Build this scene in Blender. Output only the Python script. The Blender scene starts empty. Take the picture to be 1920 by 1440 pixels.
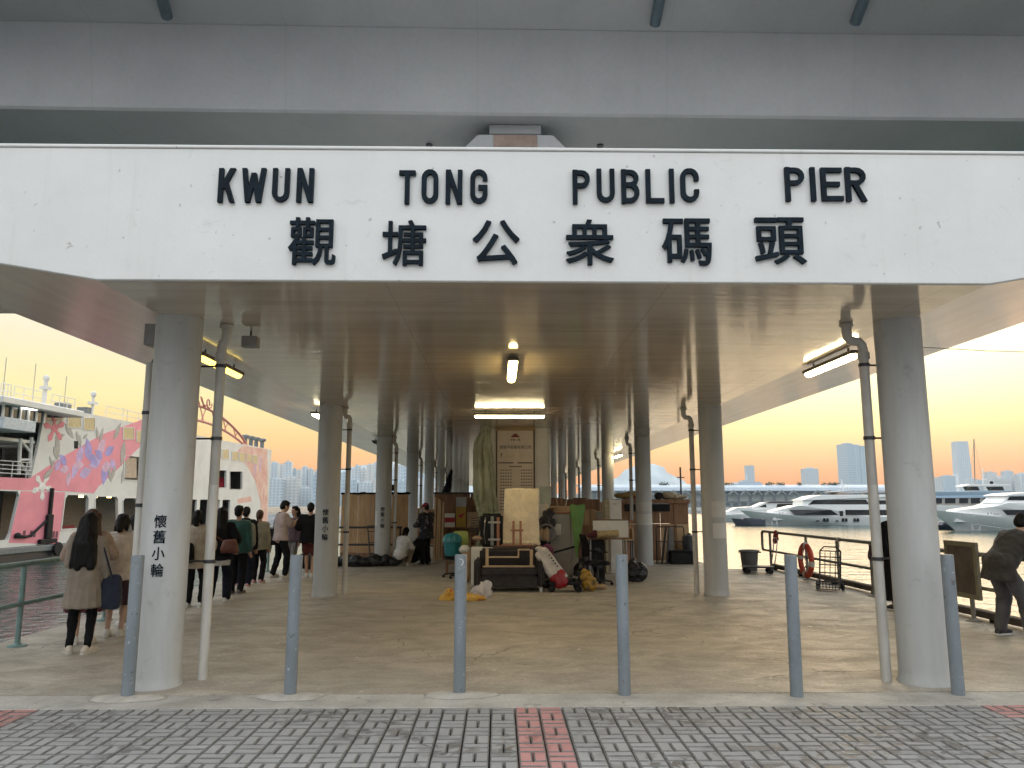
import bpy, bmesh, math, random
from mathutils import Vector, Matrix, noise, geometry
R = math.radians
random.seed(7)
sc = bpy.context.scene
COL = sc.collection

# ------------------------------------------------------------------ camera
FPX = 1442.0                       # focal length in pixels of the 1920 px wide photograph
TH = math.atan(223 / FPX)          # camera looks up by this
YAW = math.atan(25 / FPX * math.cos(TH))
EYE = 1.72
cam = bpy.data.cameras.new('camera')
cam.sensor_width = 36.0
cam.lens = FPX / 1920 * 36.0
cam.clip_start = 0.05
cam.clip_end = 20000
camo = bpy.data.objects.new('camera', cam)
COL.objects.link(camo)
camo.location = (0, 0, EYE)
camo.rotation_euler = (R(90) + TH, 0, -YAW)
sc.camera = camo

# ------------------------------------------------------------------ sky: dusk, orange at the horizon, paling upwards
w = bpy.data.worlds.new('World')
sc.world = w
w.use_nodes = True
nt = w.node_tree
nt.nodes.clear()
def wn(t, **k):
    n = nt.nodes.new(t)
    for a, b in k.items():
        setattr(n, a, b)
    return n
out = wn('ShaderNodeOutputWorld')
bg = wn('ShaderNodeBackground')
tc = wn('ShaderNodeTexCoord')
sep = wn('ShaderNodeSeparateXYZ')
nt.links.new(tc.outputs['Generated'], sep.inputs[0])
def ramp(stops):
    r = wn('ShaderNodeValToRGB')
    el = r.color_ramp.elements
    while len(el) < len(stops):
        el.new(0.5)
    for e, (p, c) in zip(el, stops):
        e.position = p
        e.color = (*c, 1)
    nt.links.new(sep.outputs['Z'], r.inputs['Fac'])
    return r
west = ramp([(0.0, (.70, .24, .05)), (.022, (.70, .26, .05)), (.045, (.73, .32, .075)), (.08, (.74, .46, .11)),
             (.122, (.72, .61, .25)), (.19, (.68, .61, .42)), (.3, (.78, .76, .68)), (.5, (1.0, 1.03, 1.03)), (1.0, (1.1, 1.2, 1.32))])
east = ramp([(0.0, (.20, .21, .23)), (.1, (.28, .29, .31)), (.22, (.56, .57, .59)), (.42, (1.06, 1.08, 1.08)), (1.0, (1.1, 1.2, 1.32))])
dot = wn('ShaderNodeVectorMath', operation='DOT_PRODUCT')
dot.inputs[1].default_value = (math.sin(R(12)), math.cos(R(12)), 0)   # the sunset lies ahead, a little right
nt.links.new(tc.outputs['Generated'], dot.inputs[0])
mr = wn('ShaderNodeMapRange', interpolation_type='SMOOTHSTEP')
mr.inputs['From Min'].default_value = -.5
mr.inputs['From Max'].default_value = .75
nt.links.new(dot.outputs['Value'], mr.inputs['Value'])
mx = wn('ShaderNodeMix', data_type='RGBA')
nt.links.new(mr.outputs['Result'], mx.inputs['Factor'])
nt.links.new(east.outputs['Color'], mx.inputs['A'])
nt.links.new(west.outputs['Color'], mx.inputs['B'])
# bright aureole above the set sun, dimmed by the air near the horizon
gd = wn('ShaderNodeVectorMath', operation='DOT_PRODUCT')
gd.inputs[1].default_value = (math.sin(R(27)) * math.cos(R(14)), math.cos(R(27)) * math.cos(R(14)), math.sin(R(14)))
nt.links.new(tc.outputs['Generated'], gd.inputs[0])
g0 = wn('ShaderNodeMath', operation='MAXIMUM'); g0.inputs[1].default_value = 0.0
nt.links.new(gd.outputs['Value'], g0.inputs[0])
g1 = wn('ShaderNodeMath', operation='POWER'); g1.inputs[1].default_value = 14.0
nt.links.new(g0.outputs[0], g1.inputs[0])
g2 = wn('ShaderNodeMapRange'); g2.inputs['From Min'].default_value = .02; g2.inputs['From Max'].default_value = .22
nt.links.new(sep.outputs['Z'], g2.inputs['Value'])
g3 = wn('ShaderNodeMath', operation='MULTIPLY')
nt.links.new(g1.outputs[0], g3.inputs[0]); nt.links.new(g2.outputs['Result'], g3.inputs[1])
g4 = wn('ShaderNodeVectorMath', operation='SCALE'); g4.inputs[0].default_value = (.85, .78, .46)
nt.links.new(g3.outputs[0], g4.inputs['Scale'])
g5 = wn('ShaderNodeVectorMath', operation='ADD')
nt.links.new(mx.outputs['Result'], g5.inputs[0]); nt.links.new(g4.outputs[0], g5.inputs[1])
nt.links.new(g5.outputs[0], bg.inputs['Color'])
bg.inputs['Strength'].default_value = 1.0
nt.links.new(bg.outputs[0], out.inputs['Surface'])

# ------------------------------------------------------------------ the last of the sun
sl = bpy.data.lights.new('sun', 'SUN')
sl.energy = 0.35
sl.angle = R(30)
sl.color = (1.0, .62, .36)
so = bpy.data.objects.new('sun', sl)
COL.objects.link(so)
sun_dir = Vector((math.sin(R(24)) * math.cos(R(5)), math.cos(R(24)) * math.cos(R(5)), math.sin(R(5))))
so.rotation_euler = sun_dir.to_track_quat('Z', 'Y').to_euler()

sc.view_settings.view_transform = 'Standard'
sc.view_settings.look = 'None'
sc.view_settings.exposure = 0.63
sc.view_settings.gamma = 1.0
sc.view_settings.use_curve_mapping = False
sc.cycles.use_denoising = True
sc.cycles.max_bounces = 6
sc.cycles.diffuse_bounces = 4
sc.cycles.glossy_bounces = 3
sc.cycles.transmission_bounces = 2
sc.cycles.adaptive_threshold = 0.03
sc.cycles.volume_bounces = 1
sc.cycles.sample_clamp_indirect = 6.0
sc.cycles.caustics_reflective = False
sc.cycles.caustics_refractive = False

# ------------------------------------------------------------------ measuring: photograph pixel -> place in the world
_c, _s = math.cos(TH), math.sin(TH)
_cy, _sy = math.cos(YAW), math.sin(YAW)
def ray(u, v):
    x = (u - 960) / FPX
    y = (720 - v) / FPX
    dx, dy, dz = x, _c - y * _s, _s + y * _c
    return (dx * _cy + dy * _sy, -dx * _sy + dy * _cy, dz)
def on_z(u, v, z=0.0):
    d = ray(u, v)
    t = (z - EYE) / d[2]
    return Vector((d[0] * t, d[1] * t, z))
def on_y(u, v, Y):
    d = ray(u, v)
    t = Y / d[1]
    return Vector((d[0] * t, Y, EYE + d[2] * t))

# ------------------------------------------------------------------ mesh helpers
class MB:
    """collects shapes; build() links them as one mesh object"""
    def __init__(self):
        self.v = []
        self.f = []
    def add(self, vs, fs):
        o = len(self.v)
        self.v += [tuple(p) for p in vs]
        self.f += [tuple(i + o for i in q) for q in fs]
        return self
    def box(self, x0, x1, y0, y1, z0, z1, m=None):
        vs = [(x, y, z) for z in (z0, z1) for y in (y0, y1) for x in (x0, x1)]
        if m is not None:
            vs = [m @ Vector(p) for p in vs]
        return self.add(vs, [(0, 2, 3, 1), (4, 5, 7, 6), (0, 1, 5, 4), (2, 6, 7, 3), (0, 4, 6, 2), (1, 3, 7, 5)])
    def bar(self, a, b, wx, wz, up=(0, 0, 1)):
        """rectangular bar from a to b"""
        a, b = Vector(a), Vector(b)
        d = (b - a).normalized()
        u = Vector(up)
        if abs(d.dot(u)) > .98:
            u = Vector((0, 1, 0))
        s = d.cross(u).normalized() * wx / 2
        t = s.cross(d).normalized() * wz / 2
        vs = [p + i * s + j * t for p in (a, b) for i, j in ((-1, -1), (1, -1), (1, 1), (-1, 1))]
        return self.add(vs, [(3, 2, 1, 0), (4, 5, 6, 7), (0, 1, 5, 4), (1, 2, 6, 5), (2, 3, 7, 6), (3, 0, 4, 7)])
    def ring_loft(self, rings, cap=True, close=False):
        n = len(rings[0])
        vs = [p for r in rings for p in r]
        fs = []
        for k in range(len(rings) - 1):
            for i in range(n):
                j = (i + 1) % n
                fs.append((k * n + i, k * n + j, (k + 1) * n + j, (k + 1) * n + i))
        if cap:
            fs.append(tuple(reversed(range(n))))
            fs.append(tuple(range((len(rings) - 1) * n, len(rings) * n)))
        return self.add(vs, fs)
    def tube(self, pts, r, n=12, cap=True):
        """tube through points; r a number or one per point"""
        pts = [Vector(p) for p in pts]
        rr = r if isinstance(r, (list, tuple)) else [r] * len(pts)
        rings = []
        ref = None
        for i, p in enumerate(pts):
            a = pts[max(0, i - 1)]
            b = pts[min(len(pts) - 1, i + 1)]
            d = (b - a).normalized()
            if ref is None:
                ref = Vector((0, 0, 1)) if abs(d.z) < .9 else Vector((1, 0, 0))
            s = d.cross(ref)
            if s.length < 1e-4:
                s = d.cross(Vector((0.3, 1, 0.2)))
            s.normalize()
            t = s.cross(d)
            ref = t
            rings.append([p + rr[i] * (math.cos(2 * math.pi * k / n) * s + math.sin(2 * math.pi * k / n) * t) for k in range(n)])
        # orient outward
        return self.ring_loft([list(reversed(q)) for q in rings], cap)
    def lathe(self, prof, n=20, c=(0, 0, 0), cap=True):
        rings = [[(c[0] + r * math.cos(2 * math.pi * k / n), c[1] + r * math.sin(2 * math.pi * k / n), c[2] + z) for k in range(n)] for r, z in prof]
        return self.ring_loft(rings, cap)
    def ell(self, c, r, n=12, m=8, rot=None):
        c = Vector(c)
        r = Vector(r) if not isinstance(r, (int, float)) else Vector((r, r, r))
        rings = []
        for j in range(1, m):
            a = -math.pi / 2 + math.pi * j / m
            rings.append([Vector((r.x * math.cos(a) * math.cos(2 * math.pi * k / n), r.y * math.cos(a) * math.sin(2 * math.pi * k / n), r.z * math.sin(a))) for k in range(n)])
        bot, top = Vector((0, 0, -r.z)), Vector((0, 0, r.z))
        vs = [p for q in rings for p in q] + [bot, top]
        if rot is not None:
            vs = [rot @ p for p in vs]
        vs = [p + c for p in vs]
        fs = []
        for k in range(len(rings) - 1):
            for i in range(n):
                j = (i + 1) % n
                fs.append((k * n + i, k * n + j, (k + 1) * n + j, (k + 1) * n + i))
        L = len(rings) * n
        for i in range(n):
            j = (i + 1) % n
            fs.append((L, j, i))
            fs.append((L + 1, (len(rings) - 1) * n + i, (len(rings) - 1) * n + j))
        return self.add(vs, fs)
    def cap(self, a, b, ra, rb, n=10):
        """tapered capsule"""
        a, b = Vector(a), Vector(b)
        d = b - a
        L = d.length or 1e-6
        d = d / L
        ref = Vector((0, 0, 1)) if abs(d.z) < .9 else Vector((1, 0, 0))
        s = d.cross(ref).normalized()
        t = s.cross(d)
        rings = []
        st = [(-.92, .38), (-.5, .86), (0, 1)]
        sq = [(a + d * (k * ra), ra * q) for k, q in st] + [(a + d * (L * f), ra + (rb - ra) * f) for f in (.33, .66)] + [(b - d * (k * rb), rb * q) for k, q in reversed(st)]
        for p, q in sq:
            rings.append([p + q * (math.cos(2 * math.pi * k / n) * t + math.sin(2 * math.pi * k / n) * s) for k in range(n)])
        return self.ring_loft([list(reversed(q)) for q in rings], True)
    def prism(self, poly, fn):
        """poly of 2D points; fn(p, k) gives the 3D point for side k = 0, 1 ; holes not handled"""
        n = len(poly)
        vs = [fn(p, 0) for p in poly] + [fn(p, 1) for p in poly]
        tri = geometry.tessellate_polygon([[Vector((p[0], p[1], 0)) for p in poly]])
        fs = []
        for a, b, c in tri:
            fs.append((a, b, c))
            fs.append((c + n, b + n, a + n))
        for i in range(n):
            j = (i + 1) % n
            fs.append((i, j, j + n, i + n))
        return self.add(vs, fs)
    def holed(self, outer, holes, fn):
        """slab with holes"""
        loops = [outer] + holes
        flat = [p for l in loops for p in l]
        n = len(flat)
        tri = geometry.tessellate_polygon([[Vector((p[0], p[1], 0)) for p in l] for l in loops])
        vs = [fn(p, 0) for p in flat] + [fn(p, 1) for p in flat]
        fs = []
        for a, b, c in tri:
            fs.append((a, b, c))
            fs.append((c + n, b + n, a + n))
        o = 0
        for l in loops:
            m = len(l)
            for i in range(m):
                j = (i + 1) % m
                fs.append((o + i, o + j, o + j + n, o + i + n))
            o += m
        return self.add(vs, fs)
    def mesh(self, name, bevel=0.0, seg=1, smooth=False, recalc=True):
        me = bpy.data.meshes.new(name)
        me.from_pydata(self.v, [], self.f)
        if bevel or recalc:
            bm = bmesh.new()
            bm.from_mesh(me)
            if recalc:
                bmesh.ops.recalc_face_normals(bm, faces=bm.faces[:])
            if bevel:
                es = [e for e in bm.edges if len(e.link_faces) == 2 and e.calc_face_angle(0) > R(28)]
                bmesh.ops.bevel(bm, geom=es, offset=bevel, segments=seg, affect='EDGES', clamp_overlap=True)
            bm.to_mesh(me)
            bm.free()
        if smooth:
            me.shade_smooth() if smooth is True else me.shade_smooth()
            try:
                if smooth is not True:
                    me.set_sharp_from_angle(angle=R(smooth))
            except Exception:
                pass
        return me
    def build(self, name, material, parent=None, bevel=0.0, seg=1, smooth=False, recalc=True):
        me = self.mesh(name, bevel, seg, smooth, recalc)
        return link(name, me, material, parent)

def link(name, me, material=None, parent=None):
    o = bpy.data.objects.new(name, me)
    COL.objects.link(o)
    if material is not None and len(me.materials) == 0:
        me.materials.append(material)
    if parent is not None:
        o.parent = parent
    return o
def tag(o, label=None, cat=None, group=None, kind=None):
    if label: o['label'] = label
    if cat: o['category'] = cat
    if group: o['group'] = group
    if kind: o['kind'] = kind
    return o
def thing(name, label, cat, loc=(0, 0, 0), rotz=0.0, group=None):
    o = bpy.data.objects.new(name, None)
    o.empty_display_size = .1
    COL.objects.link(o)
    o.location = loc
    o.rotation_euler = (0, 0, rotz)
    return tag(o, label, cat, group)
def copy_tree(o, parent=None):
    c = o.copy()
    COL.objects.link(c)
    c.parent = parent
    for ch in [q for q in bpy.data.objects if q.parent == o]:
        copy_tree(ch, c)
    return c
def struct(o):
    o['kind'] = 'structure'
    return o

# ------------------------------------------------------------------ materials
_mats = {}
def lin(c):
    return tuple(c)
class NT:
    def __init__(self, name):
        self.m = bpy.data.materials.new(name)
        self.m.use_nodes = True
        self.t = self.m.node_tree
        self.t.nodes.clear()
        self.out = self.n('ShaderNodeOutputMaterial')
        self.b = self.n('ShaderNodeBsdfPrincipled')
        self.l(self.b.outputs[0], self.out.inputs['Surface'])
    def n(self, t, **k):
        q = self.t.nodes.new(t)
        for a, b in k.items():
            setattr(q, a, b)
        return q
    def l(self, a, b):
        self.t.links.new(a, b)
    def coords(self, kind='Object', scale=(1, 1, 1), rnd=True):
        if kind == 'Position':
            src = self.n('ShaderNodeNewGeometry').outputs['Position']
        else:
            src = self.n('ShaderNodeTexCoord').outputs[kind]
        if rnd and kind == 'Object':
            oi = self.n('ShaderNodeObjectInfo')
            mu = self.n('ShaderNodeMath', operation='MULTIPLY')
            mu.inputs[1].default_value = 37.0
            self.l(oi.outputs['Random'], mu.inputs[0])
            ad = self.n('ShaderNodeVectorMath', operation='ADD')
            self.l(src, ad.inputs[0])
            self.l(mu.outputs[0], ad.inputs[1])
            src = ad.outputs[0]
        mp = self.n('ShaderNodeMapping')
        mp.inputs['Scale'].default_value = scale
        self.l(src, mp.inputs['Vector'])
        return mp.outputs[0]
    def noise(self, vec, scale=5, detail=4, rough=.55, dist=0):
        q = self.n('ShaderNodeTexNoise')
        q.inputs['Scale'].default_value = scale
        q.inputs['Detail'].default_value = detail
        q.inputs['Roughness'].default_value = rough
        q.inputs['Distortion'].default_value = dist
        self.l(vec, q.inputs['Vector'])
        return q.outputs['Fac']
    def rng(self, v, a, b, c=0, d=1):
        q = self.n('ShaderNodeMapRange')
        q.inputs['From Min'].default_value = a
        q.inputs['From Max'].default_value = b
        q.inputs['To Min'].default_value = c
        q.inputs['To Max'].default_value = d
        self.l(v, q.inputs['Value'])
        return q.outputs[0]
    def math(self, op, a, b=None):
        q = self.n('ShaderNodeMath', operation=op)
        for i, x in enumerate((a, b)):
            if x is None: continue
            if isinstance(x, (int, float)):
                q.inputs[i].default_value = x
            else:
                self.l(x, q.inputs[i])
        return q.outputs[0]
    def mix(self, f, a, b, mode='MIX'):
        q = self.n('ShaderNodeMix', data_type='RGBA', blend_type=mode)
        for s, x in (('Factor', f), ('A', a), ('B', b)):
            if isinstance(x, (int, float)):
                q.inputs[s].default_value = x
            elif isinstance(x, (tuple, list)):
                q.inputs[s].default_value = (*x[:3], 1)
            else:
                self.l(x, q.inputs[s])
        return q.outputs['Result']
    def bump(self, h, strength=.3, dist=.01):
        q = self.n('ShaderNodeBump')
        q.inputs['Strength'].default_value = strength
        q.inputs['Distance'].default_value = dist
        self.l(h, q.inputs['Height'])
        self.l(q.outputs[0], self.b.inputs['Normal'])
    def base(self, c):
        if isinstance(c, (tuple, list)):
            self.b.inputs['Base Color'].default_value = (*c[:3], 1)
        else:
            self.l(c, self.b.inputs['Base Color'])
    def rough(self, r):
        if isinstance(r, (int, float)):
            self.b.inputs['Roughness'].default_value = r
        else:
            self.l(r, self.b.inputs['Roughness'])

def M(name, col, rough=.6, metal=0.0, var=.14, vs=4.0, bump=0.0, bs=40.0, stretch=(1, 1, 1), col2=None, spec=.5, coat=0.0, kind='Object', lo=.35, hi=.65, sheen=0.0, alpha=1.0, trans=0.0):
    if name in _mats:
        return _mats[name]
    k = NT(name)
    vec = k.coords(kind, stretch)
    n1 = k.noise(vec, vs, 5, .6)
    a = tuple(x * (1 - var) for x in col)
    b = tuple(min(1, x * (1 + var)) for x in col) if col2 is None else col2
    k.base(k.mix(k.rng(n1, lo, hi), a, b))
    k.rough(k.rng(k.noise(vec, vs * 3.1, 3), .3, .7, max(.02, rough - .08), min(1, rough + .08)))
    k.b.inputs['Metallic'].default_value = metal
    k.b.inputs['Specular IOR Level'].default_value = spec
    k.b.inputs['Coat Weight'].default_value = coat
    k.b.inputs['Sheen Weight'].default_value = sheen
    k.b.inputs['Alpha'].default_value = alpha
    k.b.inputs['Transmission Weight'].default_value = trans
    if bump:
        k.bump(k.noise(vec, bs, 4), bump, .01)
    _mats[name] = k.m
    return k.m
def EM(name, col, strength):
    if name in _mats:
        return _mats[name]
    k = NT(name)
    k.base((.8, .8, .8))
    k.b.inputs['Emission Color'].default_value = (*col, 1)
    k.b.inputs['Emission Strength'].default_value = strength
    _mats[name] = k.m
    return k.m
# ================================================================== surfaces of the place
WATER = -2.65
def mat_water():
    k = NT('harbour_water')
    k.base((.014, .056, .050))
    k.rough(.10)
    k.b.inputs['IOR'].default_value = 1.6
    v = k.coords('Position', (1, 1.0, 1))
    v2 = k.coords('Position', (.55, 1.0, 1))
    h = k.math('ADD', k.math('MULTIPLY', k.noise(v2, .55, 3, .5), 1.0), k.math('MULTIPLY', k.noise(v, 2.2, 3, .55), .42))
    k.bump(h, .6, .30)
    return k.m
def mat_floor():
    k = NT('pier_concrete')
    v = k.coords('Position')
    vs = k.coords('Position', (.8, 1.15, 1))
    big = k.noise(v, .40, 5, .62)
    mid = k.noise(vs, 1.9, 6, .68, .5)
    sm = k.noise(vs, 7.0, 5, .7)
    fine = k.noise(v, 30, 4, .75)
    c = k.mix(k.rng(big, .36, .64), (.49, .44, .365), (.66, .60, .51))
    c = k.mix(k.rng(mid, .40, .62, 0, .60), (.35, .31, .252), c)
    c = k.mix(k.rng(sm, .54, .72, 0, .55), c, (.60, .55, .47))
    c = k.mix(k.rng(k.noise(vs, .8, 5, .72, 1.4), .56, .70, 0, .55), c, (.25, .217, .175))
    c = k.mix(k.rng(k.noise(k.coords('Position', (.6, 1.9, 1)), 2.6, 5, .75), .62, .72, 0, .6), c, (.60, .54, .46))
    c = k.mix(k.rng(fine, .42, .68, 0, .50), c, (.19, .168, .14))
    spot = k.noise(v, 9, 2, .4)
    c = k.mix(k.rng(spot, .735, .75, 0, .85), c, (.66, .63, .58))
    vo = k.n('ShaderNodeTexVoronoi', feature='DISTANCE_TO_EDGE')
    vo.inputs['Scale'].default_value = .32
    k.l(k.n('ShaderNodeVectorMath', operation='ADD').outputs[0], vo.inputs['Vector'])
    ad = vo.inputs['Vector'].links[0].from_node
    wob = k.n('ShaderNodeTexNoise'); wob.inputs['Scale'].default_value = 1.6; wob.inputs['Detail'].default_value = 5
    k.l(v, wob.inputs['Vector'])
    sc3 = k.n('ShaderNodeVectorMath', operation='SCALE'); sc3.inputs['Scale'].default_value = .9
    k.l(wob.outputs['Color'], sc3.inputs[0])
    k.l(v, ad.inputs[0]); k.l(sc3.outputs[0], ad.inputs[1])
    crack = k.math('MULTIPLY', k.rng(vo.outputs['Distance'], .0, .006, 1, 0), k.rng(big, .45, .55))
    c = k.mix(k.math('MULTIPLY', crack, .7), c, (.05, .043, .035))
    k.base(c)
    k.rough(k.rng(mid, .3, .75, .70, .42))
    k.bump(k.math('ADD', k.math('MULTIPLY', fine, 1.0), k.math('ADD', k.math('MULTIPLY', sm, .9), k.math('MULTIPLY', mid, .8))), .30, .012)
    return k.m
def mat_kerb():
    k = NT('kerb_concrete')
    v = k.coords('Position')
    c = k.mix(k.rng(k.noise(v, 1.3, 5, .65), .35, .65), (.33, .31, .275), (.56, .535, .48))
    c = k.mix(k.rng(k.noise(v, 45, 4, .7), .35, .75, 0, .4), c, (.15, .135, .115))
    c = k.mix(k.rng(k.noise(v, 4, 4, .7, 1), .6, .72, 0, .6), c, (.12, .11, .095))
    k.base(c)
    k.rough(.8)
    k.bump(k.noise(v, 60, 4, .7), .35, .01)
    return k.m
def mat_paver(name, a, b, wet):
    k = NT(name)
    v = k.coords('Position')
    oi = k.n('ShaderNodeObjectInfo')
    c = k.mix(k.rng(k.noise(v, 2.1, 3), .3, .7), a, b)
    c = k.mix(k.math('MULTIPLY', oi.outputs['Random'], .35), c, tuple(x * 1.25 for x in b))
    c = k.mix(k.rng(k.noise(v, 90, 4, .75), .3, .75, 0, .35), c, tuple(x * .5 for x in a))
    m = k.noise(v, 7.5, 4, .55, .8)
    big = k.noise(v, .8, 3, .5)
    wf = k.math('MULTIPLY', k.rng(m, .52, .56), k.rng(big, .46, .56))
    c = k.mix(wf, c, wet)
    k.base(c)
    k.rough(k.rng(wf, 0, 1, .78, .5))
    k.bump(k.noise(v, 130, 4, .7), .25, .004)
    return k.m
def mat_fascia():
    k = NT('white_painted_concrete')
    v = k.coords('Position')
    drip = k.noise(k.coords('Position', (9, 1, .35)), 1.0, 4, .6)
    c = k.mix(k.rng(k.noise(v, 1.1, 5, .6), .3, .7), (.74, .745, .72), (.81, .815, .79))
    c = k.mix(k.math('MULTIPLY', k.rng(drip, .56, .74, 0, .4), k.rng(k.noise(v, .9, 3), .35, .65)), c, (.55, .54, .47))
    c = k.mix(k.rng(k.noise(v, 13, 3, .5), .715, .735, 0, .5), c, (.30, .28, .24))
    c = k.mix(k.rng(k.noise(v, 4, 6, .78, 1.2), .60, .70, 0, .34), c, (.50, .49, .44))
    k.base(c)
    k.rough(.55)
    k.bump(k.math('ADD', k.noise(v, 3, 5, .6), k.math('MULTIPLY', k.noise(v, 30, 3), .25)), .18, .02)
    return k.m
def mat_soffit():
    k = NT('gloss_painted_soffit')
    v = k.coords('Position')
    st = k.noise(k.coords('Position', (.35, 5.5, 1)), 1.0, 5, .6)
    fine = k.noise(k.coords('Position', (1.2, 26, 1)), 1.0, 4, .6)
    c = k.mix(k.rng(st, .3, .7), (.46, .395, .315), (.59, .515, .42))
    c = k.mix(k.rng(k.noise(k.coords('Position', (.6, 2.4, 1)), 1.6, 5, .75, 1.0), .60, .72, 0, .45), c, (.22, .19, .16))
    sp = k.n('ShaderNodeSeparateXYZ')
    k.l(k.n('ShaderNodeNewGeometry').outputs['Position'], sp.inputs[0])
    fy = k.math('FRACT', k.math('DIVIDE', k.math('ADD', sp.outputs['Y'], .3), 1.22))
    fx = k.math('FRACT', k.math('DIVIDE', k.math('ADD', sp.outputs['X'], 40.02), 2.44))
    jl = k.math('MAXIMUM', k.math('LESS_THAN', fy, .011), k.math('LESS_THAN', fx, .0045))
    c = k.mix(k.math('MULTIPLY', jl, .34), c, (.12, .105, .09))
    k.base(c)
    k.rough(k.rng(k.noise(v, 1.4, 4), .3, .7, .07, .14))
    k.b.inputs['Specular IOR Level'].default_value = .75
    h = k.math('ADD', k.math('MULTIPLY', st, 1.0), k.math('MULTIPLY', fine, .20))
    h = k.math('SUBTRACT', h, k.math('MULTIPLY', jl, .2))
    k.bump(h, .13, .02)
    return k.m
def mat_wing():
    k = NT('wing_soffit_water_glow')  # rougher soffit; glow off the water put into its lighter, warmer colour
    st = k.noise(k.coords('Position', (2.2, .35, 1)), 1.6, 5, .65)
    c = k.mix(k.rng(st, .3, .7), (.66, .555, .44), (.80, .685, .555))
    c = k.mix(k.rng(k.noise(k.coords('Position', (1.2, .7, 1)), 1.6, 5, .75, 1.0), .60, .74, 0, .4), c, (.45, .36, .285))
    k.base(c)
    k.b.inputs['Specular IOR Level'].default_value = .75
    k.rough(.2)
    k.bump(st, .15, .02)
    return k.m
def mat_girder():
    k = NT('viaduct_concrete')
    v = k.coords('Position')
    c = k.mix(k.rng(k.noise(v, .25, 5, .6), .3, .7), (.41, .415, .43), (.50, .505, .515))
    c = k.mix(k.rng(k.noise(k.coords('Position', (1.4, 1, .12)), 1.0, 4, .6), .55, .75, 0, .2), c, (.36, .36, .36))
    c = k.mix(k.rng(k.noise(v, 9, 4, .7), .4, .75, 0, .12), c, (.18, .18, .18))
    sp = k.n('ShaderNodeSeparateXYZ')
    k.l(k.n('ShaderNodeNewGeometry').outputs['Position'], sp.inputs[0])
    fx = k.math('FRACT', k.math('DIVIDE', k.math('ADD', sp.outputs['X'], 100.6), 5.0))
    jl = k.math('LESS_THAN', fx, .006)
    c = k.mix(k.math('MULTIPLY', jl, .10), c, (.12, .12, .12))
    k.base(c)
    k.rough(.75)
    k.bump(k.noise(v, 6, 5, .6), .15, .02)
    return k.m
def mat_column():
    k = NT('pale_painted_column')
    v = k.coords('Object')
    c = k.mix(k.rng(k.noise(k.coords('Object', (3, 3, .5)), 1.0, 5, .6), .3, .7), (.40, .403, .385), (.55, .553, .535))
    c = k.mix(k.rng(k.noise(v, 7, 5, .75, .15), .58, .72, 0, .45), c, (.27, .26, .235))
    c = k.mix(k.rng(k.noise(k.coords('Object', (9, 9, 1.2)), 1, 4, .7), .6, .75, 0, .25), c, (.32, .30, .27))
    k.base(c)
    k.rough(.55)
    k.bump(k.noise(v, 18, 5, .65), .15, .01)
    return k.m
MW, MFLOOR, MKERB = mat_water(), mat_floor(), mat_kerb()
MPAV = mat_paver('grey_paver', (.255, .25, .24), (.33, .322, .308), (.12, .114, .107))
MRED = mat_paver('red_paver', (.40, .185, .165), (.50, .25, .23), (.27, .12, .11))
MWING = mat_wing()
MFAS, MSOF, MGIR, MCOL = mat_fascia(), mat_soffit(), mat_girder(), mat_column()
MJOINT = M('joint_sand', (.035, .033, .030), .9, bump=.3, bs=150)
MDARKMET = M('dark_painted_steel', (.045, .047, .05), .45, .3, bump=.1)
MBLACK = M('black_rubber', (.008, .008, .009), .7, spec=.3)
MLETTER = M('letter_navy', (.006, .014, .022), .6, var=.3, vs=9, spec=.15)
MWHITEP = M('white_pipe', (.55, .53, .48), .45, var=.18, vs=6, stretch=(1, 1, .25))
MSHADEDP = M('white_pipe_shaded', (.50, .475, .43), .5, var=.2, vs=5, stretch=(1, 1, .3))  # upper pipes: the white paint with its shade put into the colour
MPAPER = M('paper', (.66, .65, .60), .8, var=.06)

# ------------------------------------------------------------------ water and ground
mb = MB()
mb.add([(-3250, -400, WATER), (3250, -400, WATER), (3250, 3350, WATER), (-3250, 3350, WATER)], [(0, 1, 2, 3)])
struct(mb.build('water', MW))
mb = MB()
mb.box(-120, 120, -220, 6.905, -8, -.07)
struct(mb.build('ground', M('plaza_paving', (.22, .215, .205), .8, var=.2, vs=.8)))
mb = MB()
mb.box(-120, 120, 6.91, 7.375, -8, -.004)
mb.box(-120, -6.21, 7.377, 8.3, -8, -.012)
mb.box(7.32, 120, 7.377, 8.3, -8, -.012)
kerb = struct(mb.build('kerb', MKERB, bevel=.008))
# deck outline, with the recesses of the landing steps either side
deck_poly = [(-6.2, 7.38), (7.3, 7.38), (7.3, 20.7), (5.95, 20.7), (5.95, 31), (7.3, 31), (7.3, 86), (-6.2, 86), (-6.2, 31), (-5.1, 31), (-5.1, 20.4), (-6.2, 20.4)]
mb = MB()
mb.prism(deck_poly, lambda p, k: (p[0], p[1], 0 if k == 0 else -.75))
deck = struct(mb.build('pier_deck', MFLOOR, bevel=.012))
mb = MB()
for y in range(10, 86, 6):
    for x in (-5, -1.5, 2.5, 6.2):
        mb.lathe([(.42, -9), (.42, -.76)], 14, (x, y, 0), cap=False)
struct(mb.build('pier_pile', MGIR, smooth=40))
# lower landings in the recesses
mb = MB()
mb.box(5.97, 7.3, 20.72, 30.98, -2.2, -1.5)
mb.box(-6.2, -5.12, 20.42, 30.98, -2.2, -1.5)
struct(mb.build('landing', MFLOOR))

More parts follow.
